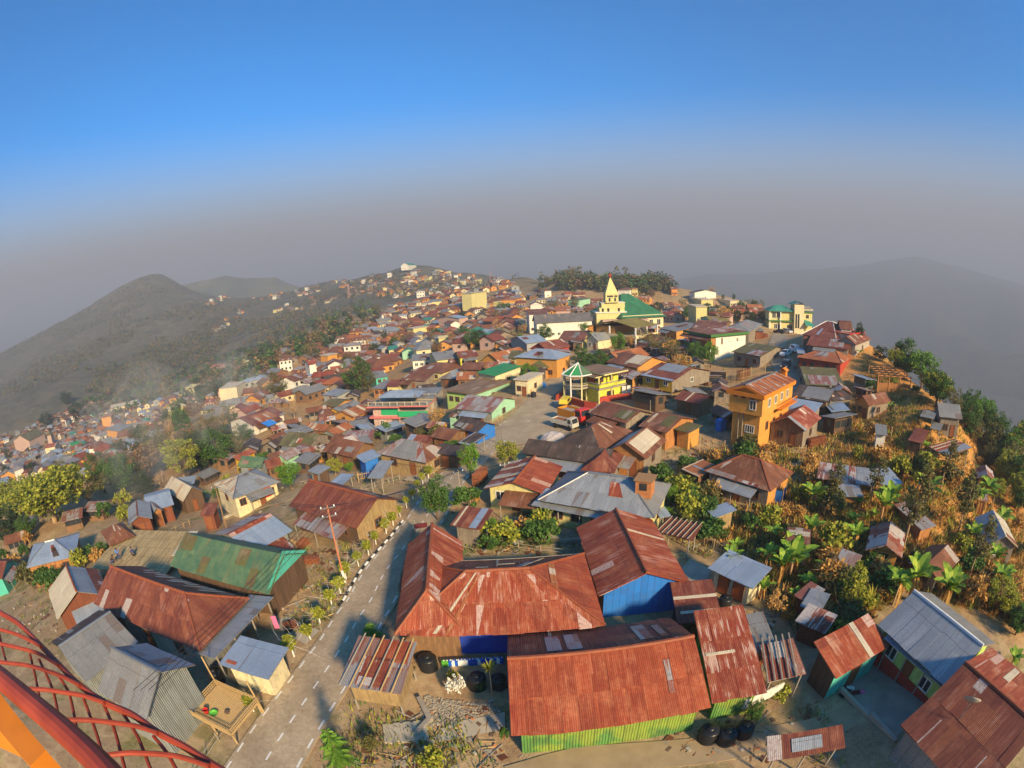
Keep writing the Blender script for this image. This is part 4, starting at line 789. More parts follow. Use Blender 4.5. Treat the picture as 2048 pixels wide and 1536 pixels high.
H('tin_house', 'yellow walled house with maroon roof at the brow near the bare slope', (918,716), (958,712), (962,702), 3.0, 'g', 1.2, 'maroon', 'yellow', win=2)
H('tin_house', 'tall brown tent shaped roof left of the light blue hip roof', (960,722), (1000,726), (1000,706), 3.0, 'p', 2.2, ['orange','moss'], 'oply', win=0)
H('tin_house', 'green brown roofed house with pale yellow wall and teal side', (1002,715), (1034,717), (1038,704), 3.0, 'g', 1.3, 'moss', 'lemon', win=1)
H('tin_house', 'dull brown roofed house behind the little silver hip', (915,738), (960,740), (958,727), 2.8, 'g', 1.2, 'brown', 'wood', win=0)
H('tin_house', 'red striped roof in front of the bright green roof', (912,760), (950,758), (958,745), 2.8, 'g', 1.1, 'orange', 'wood', win=1)
H('tin_house', 'orange timber house with grey roof on the left brow', (742,777), (770,778), (772,765), 2.9, 's', .8, 'grey', 'owood', win=1)
H('tin_house', 'white house with red roof beside the orange timber house', (770,773), (798,773), (806,760), 3.4, 'g', 1.1, 'maroon', 'lemon', win=2)
H('tin_house', 'wide brown roof above the pink building terrace', (800,760), (850,762), (860,742), 3.0, 'g', 1.4, 'brown', 'gwood', win=0)
H('tin_house', 'silver and teal cottage beside the big dark tree on the left brow', (750,757), (778,752), (776,736), 3.0, 'g', 1.0, 'grey', 'teal', win=1)
H('tin_house', 'light olive green roofed house below the hillside villas', (1425,646), (1465,646), (1478,634), 3.0, 'g', 1.4, 'olive', 'mint', win=1)
H('tin_house', 'small maroon hip roofed house on the hillside above the olive green roof', (1440,633), (1462,634), (1462,626), 4.0, 'h', 1.2, 'maroon', 'rose', win=2)
H('building', 'cream two storey villa on the hillside right of the church', (1391,613), (1416,613), (1418,605), 6.5, 'f', 0, 'cream', 'lemon', win=4, o=.3)
H('building', 'upper cream villa with twin roof turrets on the hillside', (1402,599), (1427,599), (1430,592), 6.0, 'f', 0, 'cream', 'lemon', win=3, o=.3)
H('tin_house', 'orange house perched on the red cutting on the skyline', (1342,578), (1356,578), (1356,571), 4.5, 'g', 1.4, 'brown', 'orange', win=2)
H('building', 'small white house with dark roof on the skyline right of the red cutting', (1377,584), (1389,585), (1389,579), 5.0, 'g', 1.6, 'dark', 'white', win=2)
H('building', 'flat roofed cream house alone on the skyline above the ridge', (1460,601), (1480,601), (1481,596), 4.0, 'f', 0, 'cream', 'cream', win=3)
H('building', 'green and white two storey house left of the steeple', (1134,600), (1156,600), (1157,591), 5.6, 'f', 0, 'green', 'mint', win=3)
H('building', 'long white verandah house with brown roof behind the church hall', (1234,580), (1260,580), (1262,572), 6.0, 'h', 1.8, 'brown', 'white', win=5)
H('building', 'yellow house with orange hip roof behind the green church roof', (1262,578), (1276,578), (1278,573), 5.0, 'h', 1.5, 'orange', 'lemon', win=2)
H('building', 'tall cream block of four floors on the far left brow', (921,587), (943,586), (945,581), 15.0, 'f', 0, 'cream', 'lemon', win=4, o=.6)
H('building', 'orange villa with small green roof on the wooded brow', (1000,600), (1027,599), (1028,592), 6.0, 'f', 0, 'orange', 'oyellow', win=3)
H('building', 'pink and white house with red gables in front of the school', (1110,622), (1142,621), (1142,613), 5.0, 'g', 1.5, 'orange', 'rose', win=3)
H('building', 'cream two storey house with dark windows below the left brow', (812,656), (826,657), (832,650), 6.5, 'f', 0, 'cream', 'lemon', win=3)
H('building', 'purple and white house with blue roof on the middle slope', (918,637), (938,634), (938,627), 6.0, 'g', 1.2, 'blue', 'rose', win=3)
H('tin_house', 'two green roofed houses in a row, the nearer one, on the left slope', (776,700), (796,698), (794,690), 3.4, 'g', 1.2, 'teal', 'lemon', win=1)
H('building', 'long white walled house with many windows on the middle slope', (858,604), (884,602), (886,598), 5.0, 'g', 1.3, 'grey', 'lemon', win=5)
# left valley
H('building', 'unfinished concrete frame of three floors among trees on the left slope', (437,778), (473,774), (486,762), 8.0, 'f', 0, 'cream', 'cream', win=6, o=.1, wf='bframe')
H('building', 'orange three storey house with white bands in the left valley', (201,836), (222,832), (226,826), 9.0, 'f', 0, 'orange', 'oyellow', win=3)
H('building', 'grey flat roofed building on columns beside the orange three storey house', (208,858), (238,862), (254,848), 6.0, 'f', 0, 'grey', 'oyellow', win=6, o=.9)
H('building', 'large green roofed church in the left valley', (58,882), (90,866), (88,852), 7.0, 'g', 4.0, 'moss', 'rose', win=4)
H('building', 'square pink bell tower of the valley church', (92,872), (102,870), (102,864), 9.0, 'h', 2.0, 'moss', 'rose', win=1, depth=6)
H('tin_house', 'long beige roofed hall at the far side of the left valley', (220,818), (276,806), (276,799), 4.0, 'g', 1.6, 'cream', 'cream', win=4)
H('tin_house', 'red roofed two storey house stepping down the left valley', (88,897), (110,893), (110,886), 5.0, 'g', 1.2, 'red', 'cream', win=2)
H('tin_house', 'bright green roofed cottage in the left valley', (142,892), (160,886), (160,880), 3.0, 'g', 1.0, 'bgreen', 'cream', win=0)
H('tin_house', 'tan gable house above the big trees at the left edge', (4,952), (32,950), (30,938), 4.0, 'p', 2.2, 'grey', 'oply', win=1)
H('tin_house', 'blue grey roofed house at the left edge behind the big trees', (0,972), (20,964), (14,952), 3.0, 'g', 1.0, 'blue', 'grey', win=0)
H('building', 'pink two storey house among trees on the left slope', (419,735), (437,733), (438,728), 6.0, 'g', 1.5, 'orange', 'rose', win=3)
H('building', 'red and white storeyed house on the left slope', (617,730), (634,727), (634,721), 6.5, 'g', 1.4, 'red', 'white', win=3)
H('building', 'ochre flat roofed house on the left slope below the red and white one', (594,757), (620,752), (622,745), 5.0, 'f', 0, 'cream', 'oyellow', win=3)
H('building', 'large yellow house with small green roof on the left slope', (655,711), (676,706), (678,701), 7.0, 'f', 0, 'cream', 'oyellow', win=3)
# ------------------------------------------------------------------ landmark buildings
RM['cgreen'] = roof_mat('roof_church_green', [(.035, .16, .075), (.04, .18, .085), (.03, .14, .065)], .02, (.08, .2, .1), .15, light=(.05, .2, .1), corr=.3)
def win(F, side, t, z, wd, hg, hx, hy, root, fr='wframe', bars=1): return on_wall(F, side, t, z, wd, hg, hx, hy, M[fr], M['glass'], root, 'window', .06, bars)
def part(name, root, fn):
    m = MB(); fn(m); return m.build(name, root)
def church():
    F = FR((1243,637), (1334,632), None, 4.6, 30); root = root_of('church', F, 'yellow church with a tall pointed steeple, red cross and big green hall roof', 'church')
    HL.append((F.o[0], F.o[1], 22))
    roof_build(F, 'h', 7.6, 4.6, RM['cgreen'], root, 'hall_roof'); w_, hx, hy = walls_build(F, 'h', 7.6, 4.6, WM['cream'], root, 1.0, -2)
    for i in range(5): win(F, 'f', .12 + .19 * i, 1.4, 1.6, 2.2, hx, hy, root)
    win(F, 'r', .3, 1.5, 1.8, 2, hx, hy, root, 'bframe')
    d = azel(1222, 600)[0]; q = np.array([math.sin(math.radians(d)), math.cos(math.radians(d))]) * 178.0
    T = FR.__new__(FR); z = terr(*q); T.o = np.array([q[0], q[1], z]); a = -math.radians(d) + .18
    T.ex = np.array([math.cos(a), math.sin(a), 0]); T.ey = np.array([-math.sin(a), math.cos(a), 0]); T.rz = a; T.L = T.D = 4.6; T.he = 10; T.zg = z
    Y = WM['lemon']; k = lambda p: (24 - p * .0 - z)
    def tiers(m):
        fb(m, T, -5.6, 5.0, -1.5, 6, -2, 7.0, Y); fb(m, T, -5.9, 5.3, -1.8, 6, 7.0, 7.35, WM['white'])
        fb(m, T, -4.4, 4.6, -1.0, 5, 7.35, 8.8, Y); fb(m, T, -3.6, 4.8, -.8, 5, 8.8, 10.4, Y); fb(m, T, -3.8, 5.0, -1.0, 5, 10.4, 10.6, WM['white'])
    part('facade', root, tiers)
    part('porch', root, lambda m: (fb(m, T, -3, 12.0, -4.2, -1.8, -2, 4.2, Y), fb(m, T, -4.0, 12.4, -5.2, -1.5, 4.2, 4.75, WM['rose'])))
    tw = part('tower', root, lambda m: fb(m, T, -2.2, 2.4, -1.6, 3.0, 10.6, 13.4, Y))
    def sp(m):
        c = T.P(.1, .7, 0); b = [T.P(-2.3, -1.7, 13.4), T.P(2.5, -1.7, 13.4), T.P(2.5, 3.1, 13.4), T.P(-2.3, 3.1, 13.4)]
        e = [T.P(.1 - .18, .5, 19.2), T.P(.1 + .18, .5, 19.2), T.P(.28, .9, 19.2), T.P(-.08, .9, 19.2)]
        for i in range(4): m.poly([b[i], b[(i + 1) % 4], e[(i + 1) % 4], e[i]], Y)
        m.poly(e, Y)
    part('spire', root, sp)
    part('cross', root, lambda m: (fb(m, T, -.02, .22, .6, .8, 19.1, 20.9, M['red']), fb(m, T, -.45, .65, .6, .8, 20.1, 20.32, M['red'])))
    for x, zz in ((-1.1, 11.0), (.9, 11.0)):
        part('window', root, lambda m: (fb(m, T, x, x + .6, -1.68, -1.55, zz, zz + 1.3, M['glass'])))
    part('louvre', root, lambda m: (fb(m, T, -1.6, .5, -1.72, -1.6, 12.6, 13.1, M['glass']), fb(m, T, 1.0, 2.0, -1.72, -1.6, 12.6, 13.1, M['glass'])))
    for x in (-3.6, -1.6, 2.2): part('window', root, lambda m: fb(m, T, x, x + .7, -1.06, -.95, 7.4, 8.6, M['glass']))
church()
def yellow_house():
    F = FR((1133,737), (1197,751), (1249,738), 5.4); root = root_of('house', F, 'bright yellow two storey house with green pyramid porch roof and balconies beside the square', 'house')
    HL.append((F.o[0], F.o[1], 8)); X, Y = F.L / 2, F.D / 2; yl = WM['yellow']
    part('wall', root, lambda m: (fb(m, F, -X + 1.0, X - .8, -Y + 1.6, Y - .5, -1.4, 2.6, yl), fb(m, F, X - 4.2, X - .6, -Y + .7, Y - 1, -1.4, 2.6, yl)))
    part('upper_wall', root, lambda m: fb(m, F, -X + 2.0, X - 1.9, -Y + 2.4, Y - .6, 2.85, 5.1, yl))
    part('balcony', root, lambda m: (fb(m, F, -X + .2, X - .1, -Y + .2, Y - .2, 2.6, 2.85, M['conc'])))
    def rail(m):
        for a, b in (((X - 4.2, -Y + .3), (X - .2, -Y + .3)), ((X - .2, -Y + .3), (X - .2, Y - .4))):
            x0, x1 = sorted((a[0], b[0])); y0, y1 = sorted((a[1], b[1])); fb(m, F, x0 - .06, x1 + .06, y0 - .06, y1 + .06, 2.95, 3.45, yl); fb(m, F, x0 - .1, x1 + .1, y0 - .1, y1 + .1, 3.6, 3.72, M['conc'])
    part('railing', root, rail)
    part('roof', root, lambda m: (fb(m, F, -X + .6, X, -Y + 1.4, Y + .2, 5.1, 5.35, WM['lemon'], RM['thatch']), fb(m, F, -X + 2.6, X - .8, -Y, -Y + 2.5, 4.75, 4.95, WM['lemon'], RM['thatch'])))
    for x, y in ((X - .5, -Y + .5), (X - 4.0, -Y + .5), (X - .5, 0), (-X + .4, -Y + .5), (-X + .4, Y - 1)):
        part('column', root, lambda m: m.tube([F.P(x, y, -1), F.P(x, y, 4.8)], .16, WM['lemon'], 8))
    cx, cy, r = -X + 3.4, -Y - .2, 2.6
    oc = [(cx + r * math.cos(R(22.5 + 45 * k)), cy + r * math.sin(R(22.5 + 45 * k))) for k in range(8)]
    def pt(m, z0, z1, mat, rr=1.0):
        m.prism([tuple(F.P(cx + (x - cx) * rr, cy + (y - cy) * rr, 0)[:2]) for x, y in oc], F.zg + z0, F.zg + z1, mat)
    part('porch_floor', root, lambda m: (pt(m, 2.5, 2.8, M['conc'], 1.05),))
    def prail(m):
        for k in (3, 4, 5, 6, 7): m.tube([F.P(*oc[k], 3.5), F.P(*oc[(k + 1) % 8], 3.5)], .07, M['conc'], 5); m.tube([F.P(*oc[k], 3.1), F.P(*oc[(k + 1) % 8], 3.1)], .16, M['conc'], 4)
    part('porch_railing', root, prail)
    for k in (4, 5, 6, 7): part('column', root, lambda m: m.tube([F.P(*oc[k], -1), F.P(*oc[k], 4.9)], .15, WM['lemon'] if k % 2 else M['trim'], 8))
    ap = F.P(cx, cy + .3, 6.9)
    def pr(m):
        for k in range(8): m.poly([F.P(cx + (oc[k][0] - cx) * 1.15, cy + (oc[k][1] - cy) * 1.15, 4.95), F.P(cx + (oc[(k + 1) % 8][0] - cx) * 1.15, cy + (oc[(k + 1) % 8][1] - cy) * 1.15, 4.95), ap], RM['bgreen'] if k in (4, 5, 6) else RM['green'])
    ro = part('porch_roof', root, pr)
    def ribs(m):
        for k in (4, 5, 6, 7):
            a = F.P(cx + (oc[k][0] - cx) * 1.15, cy + (oc[k][1] - cy) * 1.15, 5.0); m.tube([a, ap + np.array([0, 0, .05])], .11, M['trim'], 4)
            b = F.P(cx + (oc[(k + 1) % 8][0] - cx) * 1.15, cy + (oc[(k + 1) % 8][1] - cy) * 1.15, 5.0); m.tube([a, b], .13, M['trim'], 4)
    q = part('roof_rib', root, ribs)
    part('door', root, lambda m: fb(m, F, -X + 4.4, X - 4.4, -Y + 1.52, -Y + 1.6, 0, 2.2, M['odoor']))
    part('door', root, lambda m: fb(m, F, -X + 3.0, -X + 5.5, -Y + 2.32, -Y + 2.4, 2.9, 4.9, M['odoor']))
    win(F, 'f', .2, .8, 1.2, 1.1, X - .9, Y - 1.6, root, 'bframe'); win(F, 'f', .72, 3.5, 1.3, 1.1, X - 1.9, Y - 2.4, root, 'bframe')
    win(F, 'r', .45, .9, 1.8, 1.1, X - .6, Y - 1, root, 'bframe'); win(F, 'r', .3, 3.5, .9, 1.1, X - 1.9, Y - .6, root, 'bframe'); win(F, 'r', .7, 3.5, .9, 1.1, X - 1.9, Y - .6, root, 'bframe')
yellow_house()
def orange_building():
    F = FR((1453,778), (1529,792), (1575,758), 8.0); root = root_of('building', F, 'tall orange three storey house with overhanging top floor on the slope edge', 'house')
    HL.append((F.o[0], F.o[1], 6)); X, Y = F.L / 2, F.D / 2; og = WM['oyellow']; hx, hy = X - .35, Y - .35
    roof_build(F, 'p', 1.0, 8.0, [RM['orange'], RM['orange']], root, 'roof', M['steel'], M['opaint'], tuple((k_, i * .14 + .05, i * .14 + .09, 0, 1, RM['patch']) for k_ in (0, 1) for i in range(7)), .34)
    def up(m):
        fb(m, F, -hx, hx, -hy, hy, 5.0, 8.0, og)
        m.poly([F.P(-hx, -hy, 8), F.P(hx, -hy, 8), F.P(0, -hy, 8.9)], M['opaint']); m.poly([F.P(hx, hy, 8), F.P(-hx, hy, 8), F.P(0, hy, 8.9)], M['opaint'])
    part('upper_wall', root, up)
    part('fascia', root, lambda m: (fb(m, F, -X, X, -Y - .04, -Y + .06, 7.45, 7.98, M['opaint']), fb(m, F, X - .06, X + .04, -Y, Y, 7.45, 7.98, M['opaint'])))
    part('wall', root, lambda m: fb(m, F, -hx + .45, hx - .45, -hy + .45, hy, -1.5, 5.0, og))
    part('wall_base', root, lambda m: fb(m, F, -hx + .4, hx - .4, -hy + .4, hy, -2.0, .2, M['opaint']))
    win(F, 'f', .72, 5.7, 1.05, 1.35, hx, hy, root); F2 = (hx - .45, hy - .45)
    win(F, 'f', .66, 2.3, 1.5, 1.1, *F2, root, 'wframe', 3); win(F, 'f', .62, -.6, 1.5, .7, *F2, root, 'wframe', 2)
    for i in range(4): win(F, 'r', .2 + .2 * i, 5.9, .9, 1.2, hx, hy, root)
    for i in range(3): win(F, 'r', .25 + .24 * i, 2.4, .9, 1.2, *F2, root, 'bframe')
    for x in (-.62, -.15, .35):
        part('vent', root, lambda m: fb(m, F, hx * x - .35, hx * x + .35, -hy - .03, -hy + .05, 7.05, 7.35, M['bframe']))
    part('balcony', root, lambda m: (fb(m, F, hx, hx + .9, -hy * .1, hy, 4.85, 5.0, M['opaint']), fb(m, F, hx + .84, hx + .92, -hy * .1, hy, 5.75, 5.85, M['opaint']), *[fb(m, F, hx + .84, hx + .92, y, y + .08, 5.0, 5.75, M['opaint']) for y in np.linspace(-hy * .1, hy - .1, 9)]))
    for x in (-.45, -.2): part('drain_pipe', root, lambda m: m.tube([F.P(hx * x, -hy + .38, 4.9), F.P(hx * x + .12, -hy + .36, .3)], .07, M['gpole'], 6))
    part('dormer', root, lambda m: (fb(m, F, .6, 1.5, Y - 1.0, Y - .2, 7.9, 9.5, M['opaint']), m.slab([F.P(.4, Y - 1.2, 9.4), F.P(1.05, Y - 1.2, 9.8), F.P(1.05, Y, 9.8), F.P(.4, Y, 9.4)], M['opaint']), m.slab([F.P(1.05, Y - 1.2, 9.8), F.P(1.7, Y - 1.2, 9.4), F.P(1.7, Y, 9.4), F.P(1.05, Y, 9.8)], M['opaint'])))
orange_building()
def pink_building():
    F = FR((735,813), (856,812), (874,795), 5.2); root = root_of('building', F, 'two storey concrete house with pink slabs, green balcony cloth and a rooftop silver canopy', 'house')
    HL.append((F.o[0], F.o[1], 9)); X, Y = F.L / 2, F.D / 2; pk = WM['pink']; rs = WM['rose']
    hx, hy = X - .8, Y - .8
    part('wall', root, lambda m: (fb(m, F, -hx, 0, -hy, hy, -1.5, 5.0, rs), fb(m, F, 0, hx, -hy + 1.5, hy, -1.5, 5.0, WM['concrete'])))
    part('roof_terrace', root, lambda m: (fb(m, F, -X, X, -Y, Y, 5.0, 5.28, pk, M['conc']), fb(m, F, -X, .6, -Y - .6, -Y, 5.0, 5.28, pk, M['conc'])))
    part('floor_band', root, lambda m: (fb(m, F, -X, .3, -Y + .3, Y, 2.35, 2.75, pk),))
    part('balcony', root, lambda m: (fb(m, F, .3, X - .3, -Y + .3, -hy + 1.5, 2.5, 2.7, M['conc'])))
    part('balcony_cloth', root, lambda m: (fb(m, F, -.6 * X, -.02 * X, -hy - .10, -hy - .03, 3.1, 4.35, M['greencl']), fb(m, F, .0 * X, X - .3, -Y + .25, -Y + .32, 2.8, 4.0, M['greencl'])))
    for i in range(9):
        for y in (-Y + .15, Y - .15):
            x = -X + .2 + (2 * X - .4) * i / 8; part('rail_post', root, lambda m: fb(m, F, x - .09, x + .09, y - .09, y + .09, 5.28, 6.2, M['lconc']))
    part('terrace_rail', root, lambda m: (fb(m, F, -X + .1, X - .1, -Y + .1, -Y + .2, 6.0, 6.12, M['lconc']), fb(m, F, -X + .1, X - .1, Y - .2, Y - .1, 6.0, 6.12, M['lconc'])))
    G_ = FR.__new__(FR); G_.__dict__ = dict(F.__dict__); G_.L = F.L * .68; G_.D = F.D * .75
    roof_build(G_, 'h', 1.0, 6.9, RM['blue'], root, 'canopy')
    for sx in (-1, 1):
        for sy in (-1, 1): part('post', root, lambda m: m.tube([F.P(sx * G_.L * .46, sy * G_.D * .44, 5.2), F.P(sx * G_.L * .46, sy * G_.D * .44, 6.95)], .07, M['beam'], 5))
    win(F, 'f', .22, 3.4, 1.0, .9, hx, hy, root, 'bframe'); win(F, 'f', .16, .9, .9, 1.0, hx, hy, root); win(F, 'f', .78, .9, 1.4, 1.2, hx, hy - 1.5, root, 'bframe', 2); win(F, 'f', .93, .9, 1.4, 1.2, hx, hy - 1.5, root, 'bframe', 2)
    on_wall(F, 'f', .42, 0, 1.6, 2.1, hx, hy, M['bframe'], M['steel'], root, 'door'); on_wall(F, 'f', .58, 0, 1.0, 2.1, hx, hy - 1.5, M['bframe'], M['odoor'], root, 'door')
M['greencl'] = plain('green_shade_cloth', (.02, .34, .14), .8, 0, .2)
pink_building()
def mansion():
    F = FR((1538,663), (1622,665), None, 0.0, 6); root = root_of('building', F, 'yellow and green mansion with a cream stair tower at the end of the ridge road', 'house')
    HL.append((F.o[0], F.o[1], 11)); X, Y = F.L / 2, F.D / 2; u = 2 * X / 88.0; Lm = WM['lemon']; H1 = 4.0 * u * 10 / 9.5
    px = lambda p: -X + (p - 1534) * u; hp = lambda q: q * u
    gr = RM['teal']
    part('wall', root, lambda m: (fb(m, F, px(1534), px(1584), -Y + .6, Y, -3, hp(38), Lm), fb(m, F, px(1603), px(1624), -Y + .2, Y, -3, hp(36), Lm)))
    part('stair_tower', root, lambda m: fb(m, F, px(1584), px(1604), -Y - 1.2, Y * .4, -3, hp(51), WM['cream']))
    G_ = FR.__new__(FR); G_.__dict__ = dict(F.__dict__); G_.L = u * 54; G_.D = F.D + 1.5; G_.o = F.o + F.ex * (px(1558) )
    roof_build(G_, 'h', hp(10), hp(38), gr, root, 'roof')
    G2 = FR.__new__(FR); G2.__dict__ = dict(F.__dict__); G2.L = u * 30; G2.D = F.D * .9; G2.o = F.o + F.ex * px(1593) - F.ey * 1.5
    roof_build(G2, 'p', hp(6), hp(51), gr, root, 'tower_roof', None, M['gdark'])
    part('floor_band', root, lambda m: (fb(m, F, px(1532), px(1583), -Y - .4, Y, hp(19), hp(21), M['gdark']), fb(m, F, px(1604.5), px(1626), -Y - .2, Y, hp(36), hp(37.5), M['gdark'])))
    part('terrace_rail', root, lambda m: (fb(m, F, px(1604.5), px(1625), -Y - .1, -Y, hp(40), hp(44), M['lconc']), fb(m, F, px(1605), px(1624), -Y * .2, Y * .8, hp(45), hp(46.5), M['conc'])))
    part('porch_roof', root, lambda m: m.slab([F.P(px(1604.5), -Y - 3.5, hp(14)), F.P(px(1624), -Y - 3.0, hp(13)), F.P(px(1621), -Y, hp(20)), F.P(px(1605), -Y, hp(24))], gr))
    for i, (t0, z, wd, hg) in enumerate(((.12, 25, 1.6, 2.2), (.22, 25, 1.6, 2.2), (.16, 5, 1.4, 1.9), (.24, 5, 1.4, 1.9))): win(F, 'f', t0, hp(z), wd, hg, X, Y - .6, root, 'wframe', 1)
    win(F, 'f', .905, hp(26), 1.3, 1.3, X, Y - .2, root, 'bframe')
    part('tower_window', root, lambda m: [fb(m, F, px(1586 + 5 * i), px(1589.5 + 5 * i), -Y - 1.26, -Y - 1.18, hp(8), hp(34), M['glass']) for i in range(2)])
    part('garage_door', root, lambda m: fb(m, F, px(1572), px(1582), -Y + .52, -Y + .6, 0, hp(13), M['glass']))
    for p in (1535, 1557): part('column', root, lambda m: fb(m, F, px(p) - .2, px(p) + .2, -Y - .3, -Y + .1, -2, hp(38), M['trim']))
M['gdark'] = plain('dark_green_paint', (.05, .16, .035), .6)
mansion()
def white_green():
    F = FR((1366,661), (1422,671), (1466,659), 6.6); root = root_of('building', F, 'white two storey house with green fascia bands and a laundry balcony', 'house')
    HL.append((F.o[0], F.o[1], 9)); X, Y = F.L / 2, F.D / 2; wh = WM['white']; hx, hy = X - .7, Y - .7
    part('wall', root, lambda m: (fb(m, F, -hx, hx, -hy + 1.4, hy, -2, 3.2, wh), fb(m, F, -hx + .2, hx, -hy + 1.6, hy, 3.2, 6.1, wh)))
    part('wood_room', root, lambda m: fb(m, F, 0, hx - .1, -hy, -hy + 1.7, 3.2, 5.7, WM['owood']))
    part('balcony', root, lambda m: (fb(m, F, -X, X - .3, -Y, -hy + 1.6, 2.9, 3.2, M['gdark']), fb(m, F, -X, .2, -Y, -Y + .08, 3.2, 3.9, M['gdark'])))
    part('fascia', root, lambda m: (fb(m, F, -X, X, -Y, Y, 6.1, 6.75, M['gdark'], RM['brown'])))
    part('awning', root, lambda m: m.slab([F.P(-X - .3, -Y - 1.1, 5.3), F.P(X - .3, -Y - 1.1, 5.3), F.P(X - .3, -Y + .3, 5.95), F.P(-X - .3, -Y + .3, 5.95)], RM['brown']))
    part('roof_sheet', root, lambda m: (m.slab([F.P(-X * .7, -Y * .2, 6.8), F.P(X * .6, -Y * .2, 6.8), F.P(X * .6, Y * .9, 7.3), F.P(-X * .7, Y * .9, 7.3)], RM['patch'])))
    for i, cm in enumerate(('cloth_w', 'cloth_p', 'cloth_w', 'cloth_r', 'cloth_b')):
        part('laundry', root, lambda m: fb(m, F, -X + .5 + i * .75, -X + 1.0 + i * .75, -Y + .1, -Y + .14, 3.9, 4.9, M[cm]))
    win(F, 'r', .3, 4.0, .5, 1.6, hx, hy, root, 'bframe'); win(F, 'r', .75, 4.3, .8, 1.0, hx, hy, root)
    on_wall(F, 'f', .42, 0, 1.1, 2.2, hx, hy - 1.4, M['bframe'], M['door'], root, 'door'); on_wall(F, 'f', .72, 0, 1.1, 2.2, hx, hy - 1.4, M['bframe'], M['glass'], root, 'door'); win(F, 'f', .2, .8, 1.2, 1.1, hx, hy - 1.4, root)
    for x in (-X + .3, 0, X - .5): part('column', root, lambda m: fb(m, F, x - .13, x + .13, -Y + .1, -Y + .36, -2.5, 2.9, M['trim']))
white_green()
def olive_house():
    F = FR((1271,656), (1316,649), (1309,632), 5.9); root = root_of('house', F, 'open two storey house on white pillars under an olive green roof', 'house')
    HL.append((F.o[0], F.o[1], 8)); X, Y = F.L / 2, F.D / 2
    roof_build(F, 'g', 1.6, 5.9, RM['olive'], root)
    hx, hy = X - .8, Y - .8
    part('floor', root, lambda m: fb(m, F, -X, X, -Y, Y, 2.7, 2.95, M['lconc']))
    part('wall', root, lambda m: (fb(m, F, -hx, hx, .2, hy, -1.5, 5.7, WM['oply']), fb(m, F, 0, hx, -hy + .6, .2, -1.5, 2.7, WM['cream'])))
    part('parapet', root, lambda m: (fb(m, F, -X, X, -Y, -Y + .12, 2.95, 3.7, WM['cream']), fb(m, F, -X, -X + .12, -Y, Y, 2.95, 3.7, WM['cream'])))
    for x in (-X + .2, 0, X - .2):
        for y in (-Y + .2, Y * .2): part('pillar', root, lambda m: fb(m, F, x - .18, x + .18, y - .18, y + .18, -1.5, 5.85, M['trim']))
olive_house()
# ------------------------------------------------------------------ roads, square and paths
def asphalt():
    b = NB('asphalt'); tc = b.n('ShaderNodeTexCoord'); P = tc.outputs['Object']
    f = b.noise(P, 3.5, 6, .75); g = b.noise(P, .4, 4)
    c = b.ramp(b.math('ADD', b.math('MULTIPLY', f, .6), b.math('MULTIPLY', g, .4)), [(.32, (.22, .165, .11)), (.52, (.36, .28, .19)), (.68, (.50, .40, .28))])
    b.bump(f, .02, .4); return b.out(c, .92, 0, .2)
AS = asphalt()
PAINT = plain('road_paint', (.72, .70, .66), .7, 0, .35, 8.0)
def smooth_path(pts, step=1.0):
    p = [hit(u, v)[:2] for u, v in pts]; out = []
    n = len(p)
    for i in range(n - 1):
        p0, p1, p2, p3 = p[max(i - 1, 0)], p[i], p[i + 1], p[min(i + 2, n - 1)]
        k = max(2, int(np.linalg.norm(p2 - p1) / step))
        for j in range(k):
            t = j / k; out.append(.5 * ((2 * p1) + (p2 - p0) * t + (2 * p0 - 5 * p1 + 4 * p2 - p3) * t * t + (3 * p1 - p0 - 3 * p2 + p3) * t ** 3))
    out.append(p[-1]); return np.array(out)
def normals(c):
    t = np.gradient(c, axis=0); t /= np.linalg.norm(t, axis=1)[:, None]; return np.stack([-t[:, 1], t[:, 0]], -1)
def ribbon(mb, c, lo, hi, mat, lift, skirt=0.0):
    n = normals(c); pr = None
    nx = max(1, int((hi - lo) / 1.5))
    for i in range(len(c)):
        row = []
        for k in range(nx + 1):
            q = c[i] + n[i] * (lo + (hi - lo) * k / nx); row.append((q[0], q[1], zs(q[0], q[1]) + lift))
        if pr:
            for k in range(nx): mb.poly([pr[k], row[k], row[k + 1], pr[k + 1]][::-1], mat)
            if skirt:
                for k in (0, nx):
                    a, b_ = pr[k], row[k]; mb.poly([a, b_, (b_[0], b_[1], b_[2] - skirt), (a[0], a[1], a[2] - skirt)], mat)
        pr = row
def zs(x, y):
    return max(terr(x, y), .25 * (terr(x + .6, y) + terr(x - .6, y) + terr(x, y + .6) + terr(x, y - .6)))
RW = 2.25
rc = smooth_path([(505,1570),(555,1487),(605,1412),(637,1366),(666,1323),(692,1284),(720,1234),(740,1206),(769,1148),(799,1108),(832,1066),(856,1030),(878,992),(905,955),(942,922),(975,893),(1005,864),(1045,834),(1080,797),(1106,771),(1126,752),(1150,732)])
m = MB(); ribbon(m, rc, -RW, RW, AS, .10, .5); road = tag(m.build('road'), kind='structure')
m = MB(); sq = [hit(*p) for p in ((976,880),(1000,856),(1058,815),(1112,800),(1140,812),(1186,826),(1168,846),(1150,862),(1112,884),(1042,890),(1008,897))]
cen = np.mean([p[:2] for p in sq], 0)
for i in range(len(sq)):
    a, b_ = sq[i][:2], sq[(i + 1) % len(sq)][:2]
    for k in range(6):
        t0, t1 = k / 6, (k + 1) / 6
        q = [cen + (a - cen) * t0, cen + (b_ - cen) * t0, cen + (b_ - cen) * t1, cen + (a - cen) * t1]
        pts = [(x[0], x[1], zs(x[0], x[1]) + .125) for x in q]
        pts = pts if k else pts[1:]
        m.poly(pts[::-1], AS)
tag(m.build('square_paving'), kind='structure')
